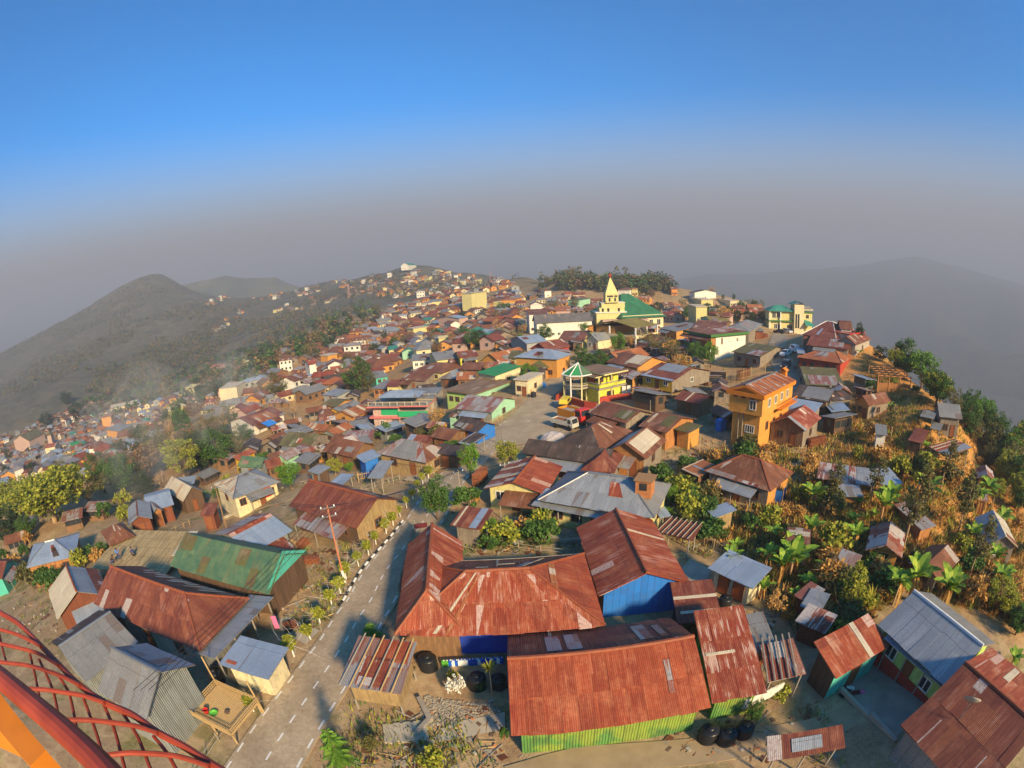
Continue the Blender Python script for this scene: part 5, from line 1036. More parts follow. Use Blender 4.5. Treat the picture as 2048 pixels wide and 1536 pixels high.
rr = smooth_path([(1584,826),(1578,800),(1576,770),(1574,742),(1562,720),(1551,700),(1556,683),(1562,668)])
m = MB(); ribbon(m, rr, -2.6, 2.6, AS, .10, .6); tag(m.build('ridge_road'), kind='structure')
rch = smooth_path([(1150,732),(1170,712),(1192,690),(1213,672),(1225,655),(1232,646)])
m = MB(); ribbon(m, rch, -2.8, 2.8, AS, .10, .6); tag(m.build('church_road'), kind='structure')
# painted dashes: centre line and both edges
def dashes(c, off, L, gap, wd, s0=0.0, smax=1e9):
    n = normals(c); s = np.concatenate([[0], np.cumsum(np.linalg.norm(np.diff(c, axis=0), axis=1))]); out = []; x = s0; tot = min(s[-1], smax)
    while x + L < tot:
        m = MB(); pr = None
        for k in range(3):
            q = x + L * k / 2; p = np.array([np.interp(q, s, c[:, 0]), np.interp(q, s, c[:, 1])]); nn = np.array([np.interp(q, s, n[:, 0]), np.interp(q, s, n[:, 1])])
            a, b_ = p + nn * (off - wd / 2), p + nn * (off + wd / 2); row = [(a[0], a[1], zs(*a) + .118), (b_[0], b_[1], zs(*b_) + .118)]
            if pr: m.poly([pr[0], row[0], row[1], pr[1]][::-1], PAINT)
            pr = row
        out.append(m); x += L + gap
    return out
def dash_objs(c, off, L, gap, wd, par, s0=0, smax=1e9):
    big = MB()
    for m in dashes(c, off, L, gap, wd, s0, smax):
        k = len(big.v); big.v += m.v; big.f += [tuple(i + k for i in f) for f in m.f]; big.uv += m.uv; big.m += [big.mi(PAINT)] * len(m.f)
    o = big.build('lane_markings', None, (0, 0, 0)); o.parent = par; return tag(o, kind='structure')
dash_objs(rc, 0, .75, .95, .12, road, .4, 64)
dash_objs(rc, RW - .25, .85, .85, .13, road, .2, 70)
dash_objs(rc, -RW + .25, .85, .85, .13, road, .6, 70)
# black and white kerb on the verge side
def kerb_mat():
    b = NB('kerb_black_white'); uv, U, V = b.uv(); f = b.math('GREATER_THAN', b.math('FRACT', b.math('DIVIDE', V, 1.4)), .5)
    return b.out(b.mix(f, (.02, .02, .02), (.72, .7, .66)), .8)
KM = kerb_mat()
n_ = normals(rc); kp = [(p[0] + q[0] * (RW + .12), p[1] + q[1] * (RW + .12)) for p, q in zip(rc, n_)]
kp = [(x, y, zs(x, y) + .12) for x, y in kp if 33 < math.hypot(x, y) < 47]
m = MB(); m.tube(kp, .11, KM, 6); tag(m.build('kerb'), 'black and white painted kerb on the left side of the main road', 'kerb')
# dirt lane, courtyards and walk
DM = plain('packed_earth', (.36, .26, .15), .95, 0, .35, 1.0)
dl = smooth_path([(215,1190),(300,1120),(370,1075),(450,1035),(530,1008),(600,985),(680,950)])
m = MB(); ribbon(m, dl, -1.6, 1.6, DM, .06, .4); tag(m.build('dirt_path'), kind='structure')
bl = smooth_path([(1020,1560),(1150,1524),(1290,1512),(1420,1500),(1540,1478),(1650,1455),(1700,1430)])
m = MB(); ribbon(m, bl, -1.0, 1.0, DM, .06, .4); tag(m.build('yard_path'), kind='structure')
def sheet(name, pts, mat, lift=.06, kind='structure', n=8, label=None, cat=None):
    p = [hit(*q)[:2] for q in pts]; m = MB()
    g = [[(p[0] * (1 - i / n) + p[1] * (i / n)) * (1 - j / n) + (p[3] * (1 - i / n) + p[2] * (i / n)) * (j / n) for i in range(n + 1)] for j in range(n + 1)]
    z = [[zs(*q) + lift for q in r] for r in g]
    for j in range(n):
        for i in range(n):
            q = [(*g[j][i], z[j][i]), (*g[j][i + 1], z[j][i + 1]), (*g[j + 1][i + 1], z[j + 1][i + 1]), (*g[j + 1][i], z[j + 1][i])]
            a = np.cross(np.array(q[1]) - q[0], np.array(q[2]) - q[0]); m.poly(q if a[2] > 0 else q[::-1], mat)
    o = m.build(name); return tag(o, label, cat, None, kind)
sheet('courtyard_paving', [(1660,1375),(1790,1475),(1905,1385),(1775,1310)], M['conc'])
sheet('garden_walk_paving', [(850,1490),(1010,1458),(1010,1425),(905,1445)], M['lconc'])
sheet('yard_paving', [(540,1248),(612,1290),(640,1262),(575,1232)], M['lconc'])
sheet('terrace_paving', [(1000,1062),(1145,1095),(1150,1062),(1010,1030)], M['conc'])
sheet('outhouse_paving', [(1352,1150),(1412,1195),(1420,1140),(1380,1118)], M['lconc'])
# ------------------------------------------------------------------ plants
def quads(name, V, mats, mi=None):
    """V: (n,4,3) array of loose leaf faces"""
    n = len(V); me = bpy.data.meshes.new(name)
    me.vertices.add(n * 4); me.vertices.foreach_set('co', V.reshape(-1).astype('f'))
    me.loops.add(n * 4); me.loops.foreach_set('vertex_index', np.arange(n * 4, dtype='i'))
    me.polygons.add(n); me.polygons.foreach_set('loop_start', np.arange(0, n * 4, 4, dtype='i'))
    for m in mats: me.materials.append(m)
    if mi is not None: me.polygons.foreach_set('material_index', np.array(mi, 'i'))
    me.update(calc_edges=True); me.validate(); return me
def leaves(C, size, rng, up=.5, elong=1.5, droop=0.0):
    n = len(C); nrm = rng.normal(size=(n, 3)); nrm[:, 2] = np.abs(nrm[:, 2]) + up; nrm /= np.linalg.norm(nrm, axis=1)[:, None]
    t = rng.normal(size=(n, 3)); t -= nrm * (t * nrm).sum(1)[:, None]; t[:, 2] -= droop; t /= np.linalg.norm(t, axis=1)[:, None]; b = np.cross(nrm, t)
    s = size * rng.uniform(.6, 1.3, (n, 1)); l = t * s * elong * .5; w_ = b * s * .5
    return np.stack([C - l, C - l * .1 - w_, C + l, C - l * .1 + w_], 1)
def clumps(rng, k, per, rx, rz, zc, r_cl, shell=.55, flat=1.0, shape='ball'):
    out = []; cen = []
    for i in range(k):
        d = rng.normal(size=3); d /= np.linalg.norm(d); q = rng.uniform(shell, 1.0)
        c = d * q * np.array([rx, rx, rz])
        if shape == 'cone': 
            h = rng.uniform(-1, 1); a = rng.uniform(0, 6.283); rr = rx * (1 - (h + 1) / 2) ** .8 * rng.uniform(.5, 1) + .12 * rx; c = np.array([rr * math.cos(a), rr * math.sin(a), h * rz])
        if shape == 'dome' and c[2] < -.3 * rz: c[2] *= -.5
        c[2] += zc; cen.append(c); u = rng.normal(size=(per, 3)); u /= np.linalg.norm(u, axis=1)[:, None]
        rad = r_cl * rng.uniform(.55, 1.25)
        out.append(c + u * (rng.uniform(.25, 1, (per, 1)) ** .5) * rad * np.array([1, 1, .75 * flat]))
    return np.concatenate(out), np.array(cen)
def trunk_mesh(rng, cen, h0, r0, bark, limbs=8, lean=.3, top=None):
    m = MB(); zt = top if top else h0
    p = [np.array([0, 0, -1.2])]; 
    for i in range(1, 5): p.append(np.array([rng.normal() * lean * .3 * i / 4, rng.normal() * lean * .3 * i / 4, zt * i / 4]))
    m.tube(p, [r0 * 1.25, r0, r0 * .85, r0 * .7, r0 * .5], bark, 7)
    idx = rng.choice(len(cen), min(limbs, len(cen)), replace=False)
    for i in idx:
        s = p[2] + (p[4] - p[2]) * rng.uniform(.1, 1); e = cen[i]; mid = (s + e) / 2 + rng.normal(size=3) * .25 + np.array([0, 0, .2])
        m.tube([s, mid, e], [r0 * .45, r0 * .3, r0 * .1], bark, 5)
        for k in range(2):
            e2 = e + rng.normal(size=3) * .9; m.tube([mid, (mid + e2) / 2 + rng.normal(size=3) * .15, e2], [r0 * .22, r0 * .14, r0 * .05], bark, 4)
    return m.mesh('trunk', smooth=True)
TREES = {}
def species(key, seed, leaf, H=8.0, rx=3.2, rz=3.0, zc=4.7, k=66, per=76, rcl=.95, size=.23, bark='bark', r0=.2, limbs=9, shape='ball', shell=.5, h0=4.0, lean=.4, up=.5, droop=0, top=None):
    rng = np.random.default_rng(seed); C, cen = clumps(rng, k, per, rx, rz, zc, rcl, shell, 1.0, shape)
    TREES[key] = dict(H=H, W=2 * (rx + rcl * .6), trunk=trunk_mesh(rng, cen, h0, r0, M[bark], limbs, lean, top), crown=quads('crown', leaves(C, size, rng, up, 1.5, droop), [LM[leaf]]))
species('broad', 1, 'green'); species('broad2', 2, 'green', k=40, rx=2.7, rz=3.0); species('bright', 3, 'bright', k=52, rx=3.0, rz=2.8); species('bright2', 4, 'bright', k=40, rz=3.2, rx=2.6)
species('yellow', 5, 'yellow', H=9, rx=4.0, rz=3.3, zc=5.6, k=70, per=60, rcl=.9, size=.27, bark='pbark', limbs=16, shell=.6)
species('olive', 6, 'olive', H=9, rx=4.2, rz=2.6, zc=6.2, k=44, per=40, rcl=1.1, bark='pbark', limbs=14, shell=.5)
species('olive2', 7, 'olive', H=9, rx=3.2, rz=3.4, zc=4.8, k=56, per=44, rcl=1.0, limbs=12)
species('spread', 8, 'yellow', H=10, rx=6.0, rz=2.8, zc=6.8, k=100, per=80, rcl=1.5, size=.36, bark='pbark', r0=.4, limbs=22, shell=.45, h0=5, lean=1.0)
species('dark', 9, 'dark', H=9, rx=3.3, rz=3.8, zc=4.8, k=66, per=70); species('dark2', 10, 'dark', H=9, rx=2.7, rz=4.1, zc=4.6, k=60, per=70)
species('cone', 11, 'yellow', H=8, rx=2.3, rz=3.7, zc=4.2, k=70, per=40, rcl=.7, size=.26, shape='cone', h0=3.5, top=7, limbs=6)
species('tall', 12, 'olive', H=12, rx=1.7, rz=4.0, zc=8.4, k=34, per=34, rcl=.9, size=.3, bark='pbark', r0=.14, h0=8, top=11, limbs=14, lean=.8)
species('dry', 13, 'dry', H=7, rx=2.6, rz=2.4, zc=4.6, k=34, per=18, rcl=.8, size=.3, bark='pbark', limbs=20, h0=3.2)
species('bare', 14, 'brown', H=8, rx=2.8, rz=2.8, zc=5.2, k=40, per=3, rcl=.8, size=.2, bark='pbark', limbs=36, h0=3.6)
species('browntree', 15, 'brown', H=8, rx=2.9, rz=3.0, zc=4.7, k=52, per=36, rcl=.95, size=.3, limbs=14)
species('shrub', 16, 'green', H=2.2, rx=1.3, rz=.9, zc=1.0, k=26, per=64, rcl=.5, size=.18, shape='dome', r0=.07, h0=.9, limbs=6); species('shrub2', 17, 'olive', H=2.2, rx=1.4, rz=.9, zc=1.0, k=24, per=60, rcl=.5, size=.18, shape='dome', r0=.07, h0=.9, limbs=6)
species('dryshrub', 18, 'dry', H=2.0, rx=1.2, rz=.9, zc=.95, k=22, per=20, rcl=.5, size=.24, shape='dome', r0=.06, h0=.8, limbs=10, bark='pbark'); species('yshrub', 19, 'yellow', H=2.2, rx=1.2, rz=1.0, zc=1.05, k=22, per=30, rcl=.45, size=.24, shape='dome', r0=.06, h0=.8, limbs=6)
species('topiary', 20, 'yellow', H=1.75, rx=.40, rz=.44, zc=1.2, k=30, per=46, rcl=.2, size=.14, bark='limew', r0=.055, h0=.9, limbs=4, shell=.4, lean=.1); species('topiary2', 21, 'yellow', H=1.75, rx=.42, rz=.38, zc=1.25, k=30, per=46, rcl=.2, size=.14, bark='limew', r0=.055, h0=.9, limbs=4, shell=.4, lean=.1)
species('flowers', 22, 'white', H=1.0, rx=.95, rz=.45, zc=.5, k=40, per=16, rcl=.22, size=.12, shape='dome', r0=.03, h0=.4, limbs=5, shell=.8)
def blades(name, n, L, wd, rise, droop, seed, mat, z0=0.0, segs=5, trunk=None, dead=0, deadmat=None):
    """arching strap leaves from a stem top: banana, yucca, palm-like plants"""
    rng = np.random.default_rng(seed); V = []; mi = []
    for i in range(n + dead):
        a = rng.uniform(0, 6.283); l = L * rng.uniform(.7, 1.15); rs = rise * rng.uniform(.6, 1.2); isd = i >= n
        if isd: rs = -.2; l *= .8
        pts = []
        for k in range(segs + 1):
            t = k / segs; pts.append((l * t * math.cos(rs * (1 - t * .2)) if not isd else l * .35 * t ** .6, z0 + l * t * math.sin(rs) - droop * l * t * t * (1 if not isd else 2.2)))
        for k in range(segs):
            def wq(t): return wd * (math.sin(math.pi * min(1, .12 + .88 * t)) ** .6 if t < 1 else .02) * (.35 if isd else 1)
            w0, w1 = wq(k / segs), wq((k + 1) / segs); (r0, h0), (r1, h1) = pts[k], pts[k + 1]
            ca, sa = math.cos(a), math.sin(a)
            for s_ in (-1, 1):
                fold = .18 * wd
                V.append([(r0 * ca, r0 * sa, h0), (r1 * ca, r1 * sa, h1), (r1 * ca - s_ * w1 * sa, r1 * sa + s_ * w1 * ca, h1 + fold), (r0 * ca - s_ * w0 * sa, r0 * sa + s_ * w0 * ca, h0 + fold)]); mi.append(1 if isd else 0)
    me = quads('crown', np.array(V, float), [mat] + ([deadmat] if deadmat else []), mi if deadmat else None)
    m = MB(); tr = trunk or (.12, .9); m.tube([(0, 0, -.8), (0.02, 0, z0 * .5), (0, .02, z0 + .05)], [tr[0], tr[0] * tr[1], tr[0] * .7], M['pbark'] if not trunk or len(tr) < 3 else tr[2], 7)
    TREES[name] = dict(H=z0 + L * .75, W=L * 1.7, trunk=m.mesh('trunk', smooth=True), crown=me)
blades('banana', 11, 2.4, .46, 1.05, .42, 31, LM['banana'], 1.9, 6, (.13, .9), 5, LM['dry']); blades('banana2', 9, 2.1, .44, 1.1, .4, 32, LM['banana'], 1.5, 6, (.12, .9), 7, LM['dry']); blades('banana3', 12, 2.6, .44, 1.0, .5, 33, LM['banana'], 2.4, 6, (.14, .9), 3, LM['dry'])
blades('yucca', 44, .85, .05, .8, .25, 34, LM['yellow'], 1.7, 3, (.07, .9)); blades('frond', 60, 1.1, .16, .62, .30, 35, LM['bright'], 1.3, 4, (.09, .9)); blades('corn', 12, 1.3, .07, 1.15, .5, 36, LM['dry'], .5, 4, (.03, .9)); blades('reeds', 26, 1.6, .05, 1.3, .35, 37, LM['yellow'], .1, 4, (.03, .9))
def whorls(name, seed, mat):
    rng = np.random.default_rng(seed); V = []
    for lv in range(7):
        z0 = .7 + lv * .42; n = 9; L = 1.35 * (1 - lv * .105)
        for i in range(n):
            a = rng.uniform(0, 6.283); l = L * rng.uniform(.8, 1.15); pts = [(l * t, z0 + l * (.45 * t - .55 * t * t)) for t in np.linspace(0, 1, 6)]
            for k in range(5):
                (r0, h0), (r1, h1) = pts[k], pts[k + 1]; ca, sa = math.cos(a), math.sin(a)
                for s_ in (-1, 1):
                    for q in range(2):
                        t = (k + q * .5) / 5; rr, hh = r0 + (r1 - r0) * q * .5, h0 + (h1 - h0) * q * .5; w_ = .34 * (1 - .6 * t) * l; b = np.array([rr * ca, rr * sa, hh]); tip = b + np.array([ca * w_ * .6 - s_ * sa * w_, sa * w_ * .6 + s_ * ca * w_, -.08]); d = np.array([ca, sa, 0]) * .05
                        V.append([b - d, b + d, tip + d * .3, tip - d * .3])
    m = MB(); m.tube([(0, 0, -.6), (.03, 0, 1.6), (0, .02, 3.5)], [.09, .07, .03], M['bark'], 7)
    TREES[name] = dict(H=3.8, W=2.8, trunk=m.mesh('trunk', smooth=True), crown=quads('crown', np.array(V), [mat]))
whorls('araucaria', 51, LM['bright'])
def plant(key, p, hs, ws, name, label, cat, group=None, rz=None):
    t = TREES[key]; o = empty(name, tuple(p), label, cat, group); o.rotation_euler = (0, 0, random.random() * 6.28 if rz is None else rz); o.scale = (ws, ws, hs)
    for k in ('trunk', 'crown'):
        c = bpy.data.objects.new(k, t[k]); COL.objects.link(c); c.parent = o
    return o
TL = []
def tree(u, v, vt, wpx, key, label, name='tree', cat='tree', group=None, ut=None):
    p = hit(u, v)
    if p is None: return None
    t = TREES[key]; r = math.hypot(p[0], p[1]); h = CAM_H + r * azel(ut or u, vt)[1] - p[2]; h = max(h, .4); h = min(h, 26)
    wd = wpx / 1050.0 * math.sqrt(r * r + (CAM_H - p[2]) ** 2)
    TL.append((p[0], p[1], wd / 2)); return plant(key, p, h / t['H'], wd / t['W'], name, label, cat, group)
for a in (  # base u, v, top v, crown width in the photo, kind, label
    (942,958,880,52,'bright','round dense green tree on the left of the road behind the timber house'), (1016,950,878,54,'yellow','round yellow green tree on the right of the road before the square'),
    (875,1040,950,78,'broad','leafy green tree overhanging the road beside the small striped shed'), (583,978,918,62,'bright','round bright green tree beside the long silver roofed house'),
    (372,968,868,92,'yellow','large bright yellow tree at the edge of the left slope'), (985,1085,1035,34,'bright2','small bright green tree with washing hung beside the striped shed'),
    (965,1076,1040,28,'broad','small dark leafed bush tree beside the striped shed wall'), (1062,1078,1052,22,'bright','young green sapling on the terrace before the red gable house'),
    (715,790,712,78,'broad2','big dark green tree on the left brow above the pink building'), (740,785,735,44,'olive2','olive tree leaning against the big dark green tree on the brow'),
    (640,925,893,46,'olive','fruit tree with yellowing leaves by the dark brown gable house'), (672,952,915,40,'yellow','pale green papaya tree beside the blue hut yard'), (700,945,922,26,'bright','low green garden tree next to the papaya'),
    (1378,1035,975,62,'broad','dense green tree right of the orange dormer'), (1400,1082,1040,50,'dark','dark green tree in front of the pole lattice shelter'), (1340,1015,965,40,'bright','light green tree between the silver house and the long brown house'),
    (1690,1228,1118,72,'cone','bushy yellow green conical tree beside the scrap tin huts'), (1800,1118,912,72,'tall','tall thin tree with a bare pale trunk on the garden slope'), (1912,1075,935,64,'tall','second tall slim tree, left of the lone satellite dish house'),
    (1990,1225,1150,92,'yellow','bright yellow green bush tree at the right edge'), (1960,1190,1130,60,'dark','dark bushy tree behind the bright yellow green bush tree'), (2030,1270,1195,80,'broad','dark green tree at the right edge above the silver grey roof'),
    (110,1045,935,235,'spread','huge spreading yellow leaved tree on the left slope'), (35,1040,960,170,'spread','second spreading olive yellow tree at the left edge'), (185,1020,940,130,'olive','olive crowned tree at the right side of the huge spreading tree'), 
    (25,1085,1000,120,'dark2','dark green tree below the spreading trees at the left edge'), (60,1075,1020,60,'broad','mid green tree behind the stepped blue roof'), (315,915,830,64,'olive2','tall olive tree rising from the left valley edge'), (345,900,825,46,'bare','leafless pale tree beside the tall olive tree'),
    (300,960,880,90,'browntree','brown tinged tree in front of the left valley'), (240,960,905,90,'dark','dark tree over the lower valley houses'), (210,985,915,80,'broad2','green tree above the pale silver gable house'), (285,990,940,70,'dark2','shaded green tree beside the leafless tree by the tin gable'),
    (330,990,935,60,'bare','leafless grey tree behind the cream and grey gable'), (420,935,850,80,'dark','dark green tree right of the large bright yellow tree'), (450,915,845,70,'dark2','dark tree left of the teal roof'), (420,890,830,60,'olive','hazy olive tree behind the bright yellow tree'), (470,905,862,50,'broad','green tree by the narrow yellow ended hut'),
    (495,885,845,40,'broad2','dark round tree before the royal blue awning house'), (560,800,745,58,'olive2','tall olive tree beside the concrete frame building'), (590,840,790,34,'bare','slim leafless tree left of the red roofs'), (525,800,760,50,'olive','olive green tree near the concrete frame building'), (410,800,765,60,'dark','dark trees clump left of the concrete frame'), (390,845,800,52,'browntree','reddish brown tree in the left valley'),
    (255,810,775,34,'dark','dark round tree at the far side of the left valley'), (135,810,778,36,'dark2','dark tree group edge left of the smoke'), (160,835,800,60,'dark','hazy dark trees by the valley church'), (95,850,822,40,'dark2','dark tree above the valley church roof'), (190,830,800,40,'olive2','grey green tree behind the orange three storey house'),
    (880,872,850,34,'dry','leafless orange shrub tree by the rust orange hut'), (875,860,812,40,'dry','dry orange bamboo clump right of the pink building'), (1280,775,748,24,'broad','small green tree left of the yellow stilt house'), (1168,670,642,34,'bright','yellow green bamboo clump by the church road'), (1150,660,645,20,'broad','dark bush in front of the school annex'),
    (1160,720,690,30,'broad2','dark green tree between the rust and the white gable houses'), (1040,700,668,24,'bright2','tall green tree left of the light blue gable'), (1150,688,668,20,'yellow','small light tree before the rust roofed yellow house'), (1225,685,668,24,'frond','palm like tree at the church road'),
    (1718,690,640,22,'dark2','dark palm like tree beside the red parapet house'), (1790,735,690,40,'dry','dry orange tree behind the timber frame on the cliff'), (1825,735,700,28,'dry','thin dry tree at the cliff top right of the timber frame'), (1760,722,690,44,'dark','dark tree clump behind the timber frame'),
    (1905,790,738,62,'bare','wide leafless purple brown tree on the right skyline'), (1950,815,762,46,'dark2','dark leafed tree right of the leafless skyline tree'), (2005,860,772,42,'tall','slender curved tree alone on the right skyline'), (1985,900,815,70,'broad','green tree below the slender skyline tree'), (2030,920,848,70,'bright','green tree at the right edge above the garden'), (1960,860,820,60,'olive','olive bush tree behind the lone timber house'), (1870,790,765,40,'olive2','olive bush at the head of the orange cliff'), (1840,770,742,40,'dark','dark bush on the cliff behind the timber frame'),
    (2010,960,890,80,'dark','dark green thicket tree on the outer slope'), (2035,1010,940,60,'yellow','pale green frangipani like tree at the right edge'), (1985,1010,950,50,'yellow','pale branching tree beside the torn silver hut'),
    (1425,590,571,26,'bare','bare umbrella shaped tree on the skyline above the villas'), (1446,603,588,9,'dark','small round skyline tree right of the villas'), (1468,601,586,8,'dark2','small pointed skyline tree above the flat roofed house'), (1545,612,593,14,'browntree','brown tree behind the green mansion'),
    (1340,965,948,24,'dry','dry bush beside the red roofed pen'), (695,1018,1004,14,'bare','bare stick shrub on the brown roofed house plot'), (1545,1235,1180,60,'dry','heap of dry orange leaves under the banana clump'), (1500,1445,1395,44,'broad','green bush between the black tanks and the courtyard')):
    tree(*a)
# garden and roadside plants
for a in ((690,1535,1436,80,'araucaria','feathery green araucaria like plant at the road edge in front'), (748,1285,1240,56,'araucaria','feathery plant beside the bamboo stall'), (985,1392,1318,36,'yucca','spiky yellow green dracaena in the blue house garden'), (915,1388,1352,44,'flowers','white flowering bush in the stony garden'),
          (870,1540,1498,60,'yshrub','yellow green bush at the bottom edge'), (905,1360,1340,26,'yshrub','small yellow shrub beside the white flowers'), (960,1378,1355,30,'shrub','dark potted bush beside the black tank'), (1110,985,962,18,'shrub','potted shrub on the terrace'),
          (1235,1040,1010,30,'shrub2','flower trough shrub before the large silver house'), (745,1500,1465,40,'shrub2','scrubby bush between the steps and the stall'), (1555,1400,1370,50,'yshrub','leafy bush below the white boards'), (1010,1480,1450,24,'shrub','dark shrub at the corner of the lime green house')):
    tree(*a, name='shrub' if a[4] != 'araucaria' else 'garden_plant', cat='plant')
for k, (u, v, vt, w_) in enumerate(((1455,1155,1085,60),(1470,1110,1075,44),(1530,1140,1078,60),(1555,1170,1090,64),(1575,1120,1060,60),(1545,1080,1045,50),(1590,1150,1100,50),(1520,1200,1150,50),(1610,1185,1140,50),(1585,1215,1170,44),(1335,1045,1012,40),(1392,990,962,36),
      (1770,1165,1132,36),(1735,1150,1115,40),(1820,1150,1118,34),(1700,1060,1020,44),(1715,1020,990,40),(1690,1075,1042,44),(1745,1045,1015,30),(1850,905,880,34),(1915,905,880,34),(1835,890,866,30),(1780,830,800,30),(1720,715,695,24),(1960,1005,970,40),(2000,990,955,40),(1940,1300,1262,60),(2020,1330,1290,60),(1665,1175,1140,50),(1640,1150,1115,44),(395,1010,982,40),(375,1020,992,36),(410,1000,978,30),(880,838,818,16))):
    lb = ('broad leafed banana plant with dry hanging leaves in the clump by the outhouse', 'bananas in the clump by the outhouse') if 1440 < u < 1625 and v > 1070 else (('banana plant with ragged leaves among the gardens of the right slope', 'bananas of the right slope') if u > 1600 else None)
    if lb is None: lb = ({1335: 'single banana plant behind the large silver house', 1392: 'light green banana plant behind the long brown house', 395: 'banana plants beside the narrow privy', 375: 'banana plant below the cream and grey gable', 410: 'banana plant nearest the long silver house', 880: 'small banana plant below the pink building'}[u], None)
    tree(u, v, vt, w_, ('banana', 'banana2', 'banana3')[k % 3], lb[0], 'banana_plant', 'banana plant', lb[1])
kk = 0
for _ in range(400):
    u, v = random.uniform(1560, 2030), random.uniform(1010, 1230); p = hit(u, v)
    if p is None or math.hypot(p[0], p[1]) > 100 or any((a - p[0]) ** 2 + (b - p[1]) ** 2 < (c * .8 + .8) ** 2 for a, b, c in HL): continue
    t_ = TREES['banana'], random.uniform(.8, 1.3); plant(('banana', 'banana2', 'banana3')[kk % 3], p, t_[1], t_[1] * .95, 'banana_plant', 'banana plant with ragged leaves among the gardens of the right slope', 'banana plant', 'bananas of the right slope'); kk += 1
    if kk >= 16: break
for u, v, h_, lb in ((1740,1010,6,'slender tree with thin crown beside the pig shed row'), (1880,985,7,'slender tree standing right of the striped open shed'), (1660,1010,5.5,'slender tree below the pig shed row'), (1780,880,5.5,'slender tree on the orange bank above the white hut'), (1935,1160,7,'slender tree below the lone satellite dish house')):
    p = hit(u, v); plant('tall', p, h_ / 12, h_ / 12 * 1.25, 'tree', lb, 'tree')
# clipped shrubs with whitewashed stems along the left verge
n_ = normals(rc); sarr = np.concatenate([[0], np.cumsum(np.linalg.norm(np.diff(rc, axis=0), axis=1))])
for i in range(20):
    s = 5.5 + i * 2.1 + random.uniform(-.3, .3); p = np.array([np.interp(s, sarr, rc[:, 0]), np.interp(s, sarr, rc[:, 1])]); q = np.array([np.interp(s, sarr, n_[:, 0]), np.interp(s, sarr, n_[:, 1])])
    p = p + q * (RW + .75 + random.uniform(-.15, .25)); sc_ = random.uniform(.7, 1.1)
    plant(('topiary', 'topiary2')[i % 3 == 0], (p[0], p[1], terr(*p) + .02), sc_, sc_ * random.uniform(.9, 1.3), 'clipped_shrub', 'small clipped yellow green shrub with whitewashed stem along the road verge', 'shrub', 'clipped shrubs along the road')
# ------------------------------------------------------------------ scrub, woods and grass
def poly_pick(poly, rng):
    xs = [p[0] for p in poly]; ys = [p[1] for p in poly]
    while True:
        x, y = rng.uniform(min(xs), max(xs)), rng.uniform(min(ys), max(ys)); c = False; j = len(poly) - 1
        for i in range(len(poly)):
            if (poly[i][1] > y) != (poly[j][1] > y) and x < (poly[j][0] - poly[i][0]) * (y - poly[i][1]) / (poly[j][1] - poly[i][1]) + poly[i][0]: c = not c
            j = i
        if c: return x, y
def clear(x, y, m=0.6):
    for hx_, hy_, hr in HL:
        if (x - hx_) ** 2 + (y - hy_) ** 2 < (hr * .8 + m) ** 2: return False
    return True
def on_road(x, y, m=0.5):
    for c, h in ((rc, RW), (rr, 2.6), (rch, 2.8), (dl, 1.6)):
        if np.min((c[:, 0] - x) ** 2 + (c[:, 1] - y) ** 2) < (h + m) ** 2: return True
    x0, y0 = cen; return (x - x0) ** 2 + (y - y0) ** 2 < 13 ** 2
SLOPE = [(1400,905),(1560,890),(1700,860),(1730,720),(1800,760),(1880,820),(1960,880),(2046,960),(2046,1260),(1950,1220),(1800,1180),(1740,1240),(1640,1290),(1560,1230),(1440,1090),(1380,1000)]
rng = np.random.default_rng(77)
def debris(name, n, polys, seed):
    """loose planks, tin scraps and bricks lying about the yards"""
    rg = np.random.default_rng(seed); V = []; mi = []; mats = [M['beam'], M['gpole'], M['gpole'], RM['brown'], M['brick'], M['bpole'], M['lconc'], M['bark']]
    for _ in range(n):
        u, v = poly_pick(polys[int(rg.integers(len(polys)))], rg); p = hit(u, v)
        if p is None or not clear(p[0], p[1], -.2) or on_road(p[0], p[1], .2): continue
        k = int(rg.integers(8)); l, w_, h = ((1.2, .08, .05), (1.5, .06, .06), (.5, .3, .03), (.6, .4, .03), (.2, .12, .08), (1.3, .05, .05), (.3, .2, .1), (.3, .22, .05))[k]; l *= rg.uniform(.5, 1.4); a = rg.uniform(0, 6.28); c, s_ = math.cos(a), math.sin(a); t_ = rg.uniform(-.1, .25) * h
        B = [p + np.array([c * x * l / 2 - s_ * y * w_ / 2, s_ * x * l / 2 + c * y * w_ / 2, z * h + .02 + (x * rg.uniform(0, .06) if k < 6 else 0)]) for z in (0, 1) for x, y in ((-1, -1), (1, -1), (1, 1), (-1, 1))]
        V += [[B[4], B[5], B[6], B[7]]] + [[B[i], B[(i + 1) % 4], B[4 + (i + 1) % 4], B[4 + i]] for i in range(4)]; mi += [k] * 5
    me = quads(name, np.array(V), mats, mi); me.uv_layers.new(name='UVMap'); o = bpy.data.objects.new(name, me); COL.objects.link(o); return tag(o, kind='stuff')
debris('yard_litter', 1700, [[(560,1100),(760,1050),(660,1240),(560,1290)], [(700,1536),(800,1400),(1010,1400),(1010,1536)], [(1010,1480),(1500,1440),(1640,1400),(1700,1536)], [(900,1020),(1150,1040),(1150,1110),(880,1110)], [(1300,900),(1420,880),(1420,1120),(1300,1080)], [(600,860),(980,790),(1000,900),(640,1040)], [(1340,780),(1460,740),(1460,880),(1400,900)], [(1200,1180),(1500,1150),(1560,1260),(1450,1240)], [(0,1130),(330,1060),(120,1330),(0,1260)], [(1180,700),(1450,690),(1450,800),(1280,810)], [(480,930),(700,900),(640,990),(480,1050)], [(1580,840),(1760,850),(1740,920),(1560,910)]], 71)
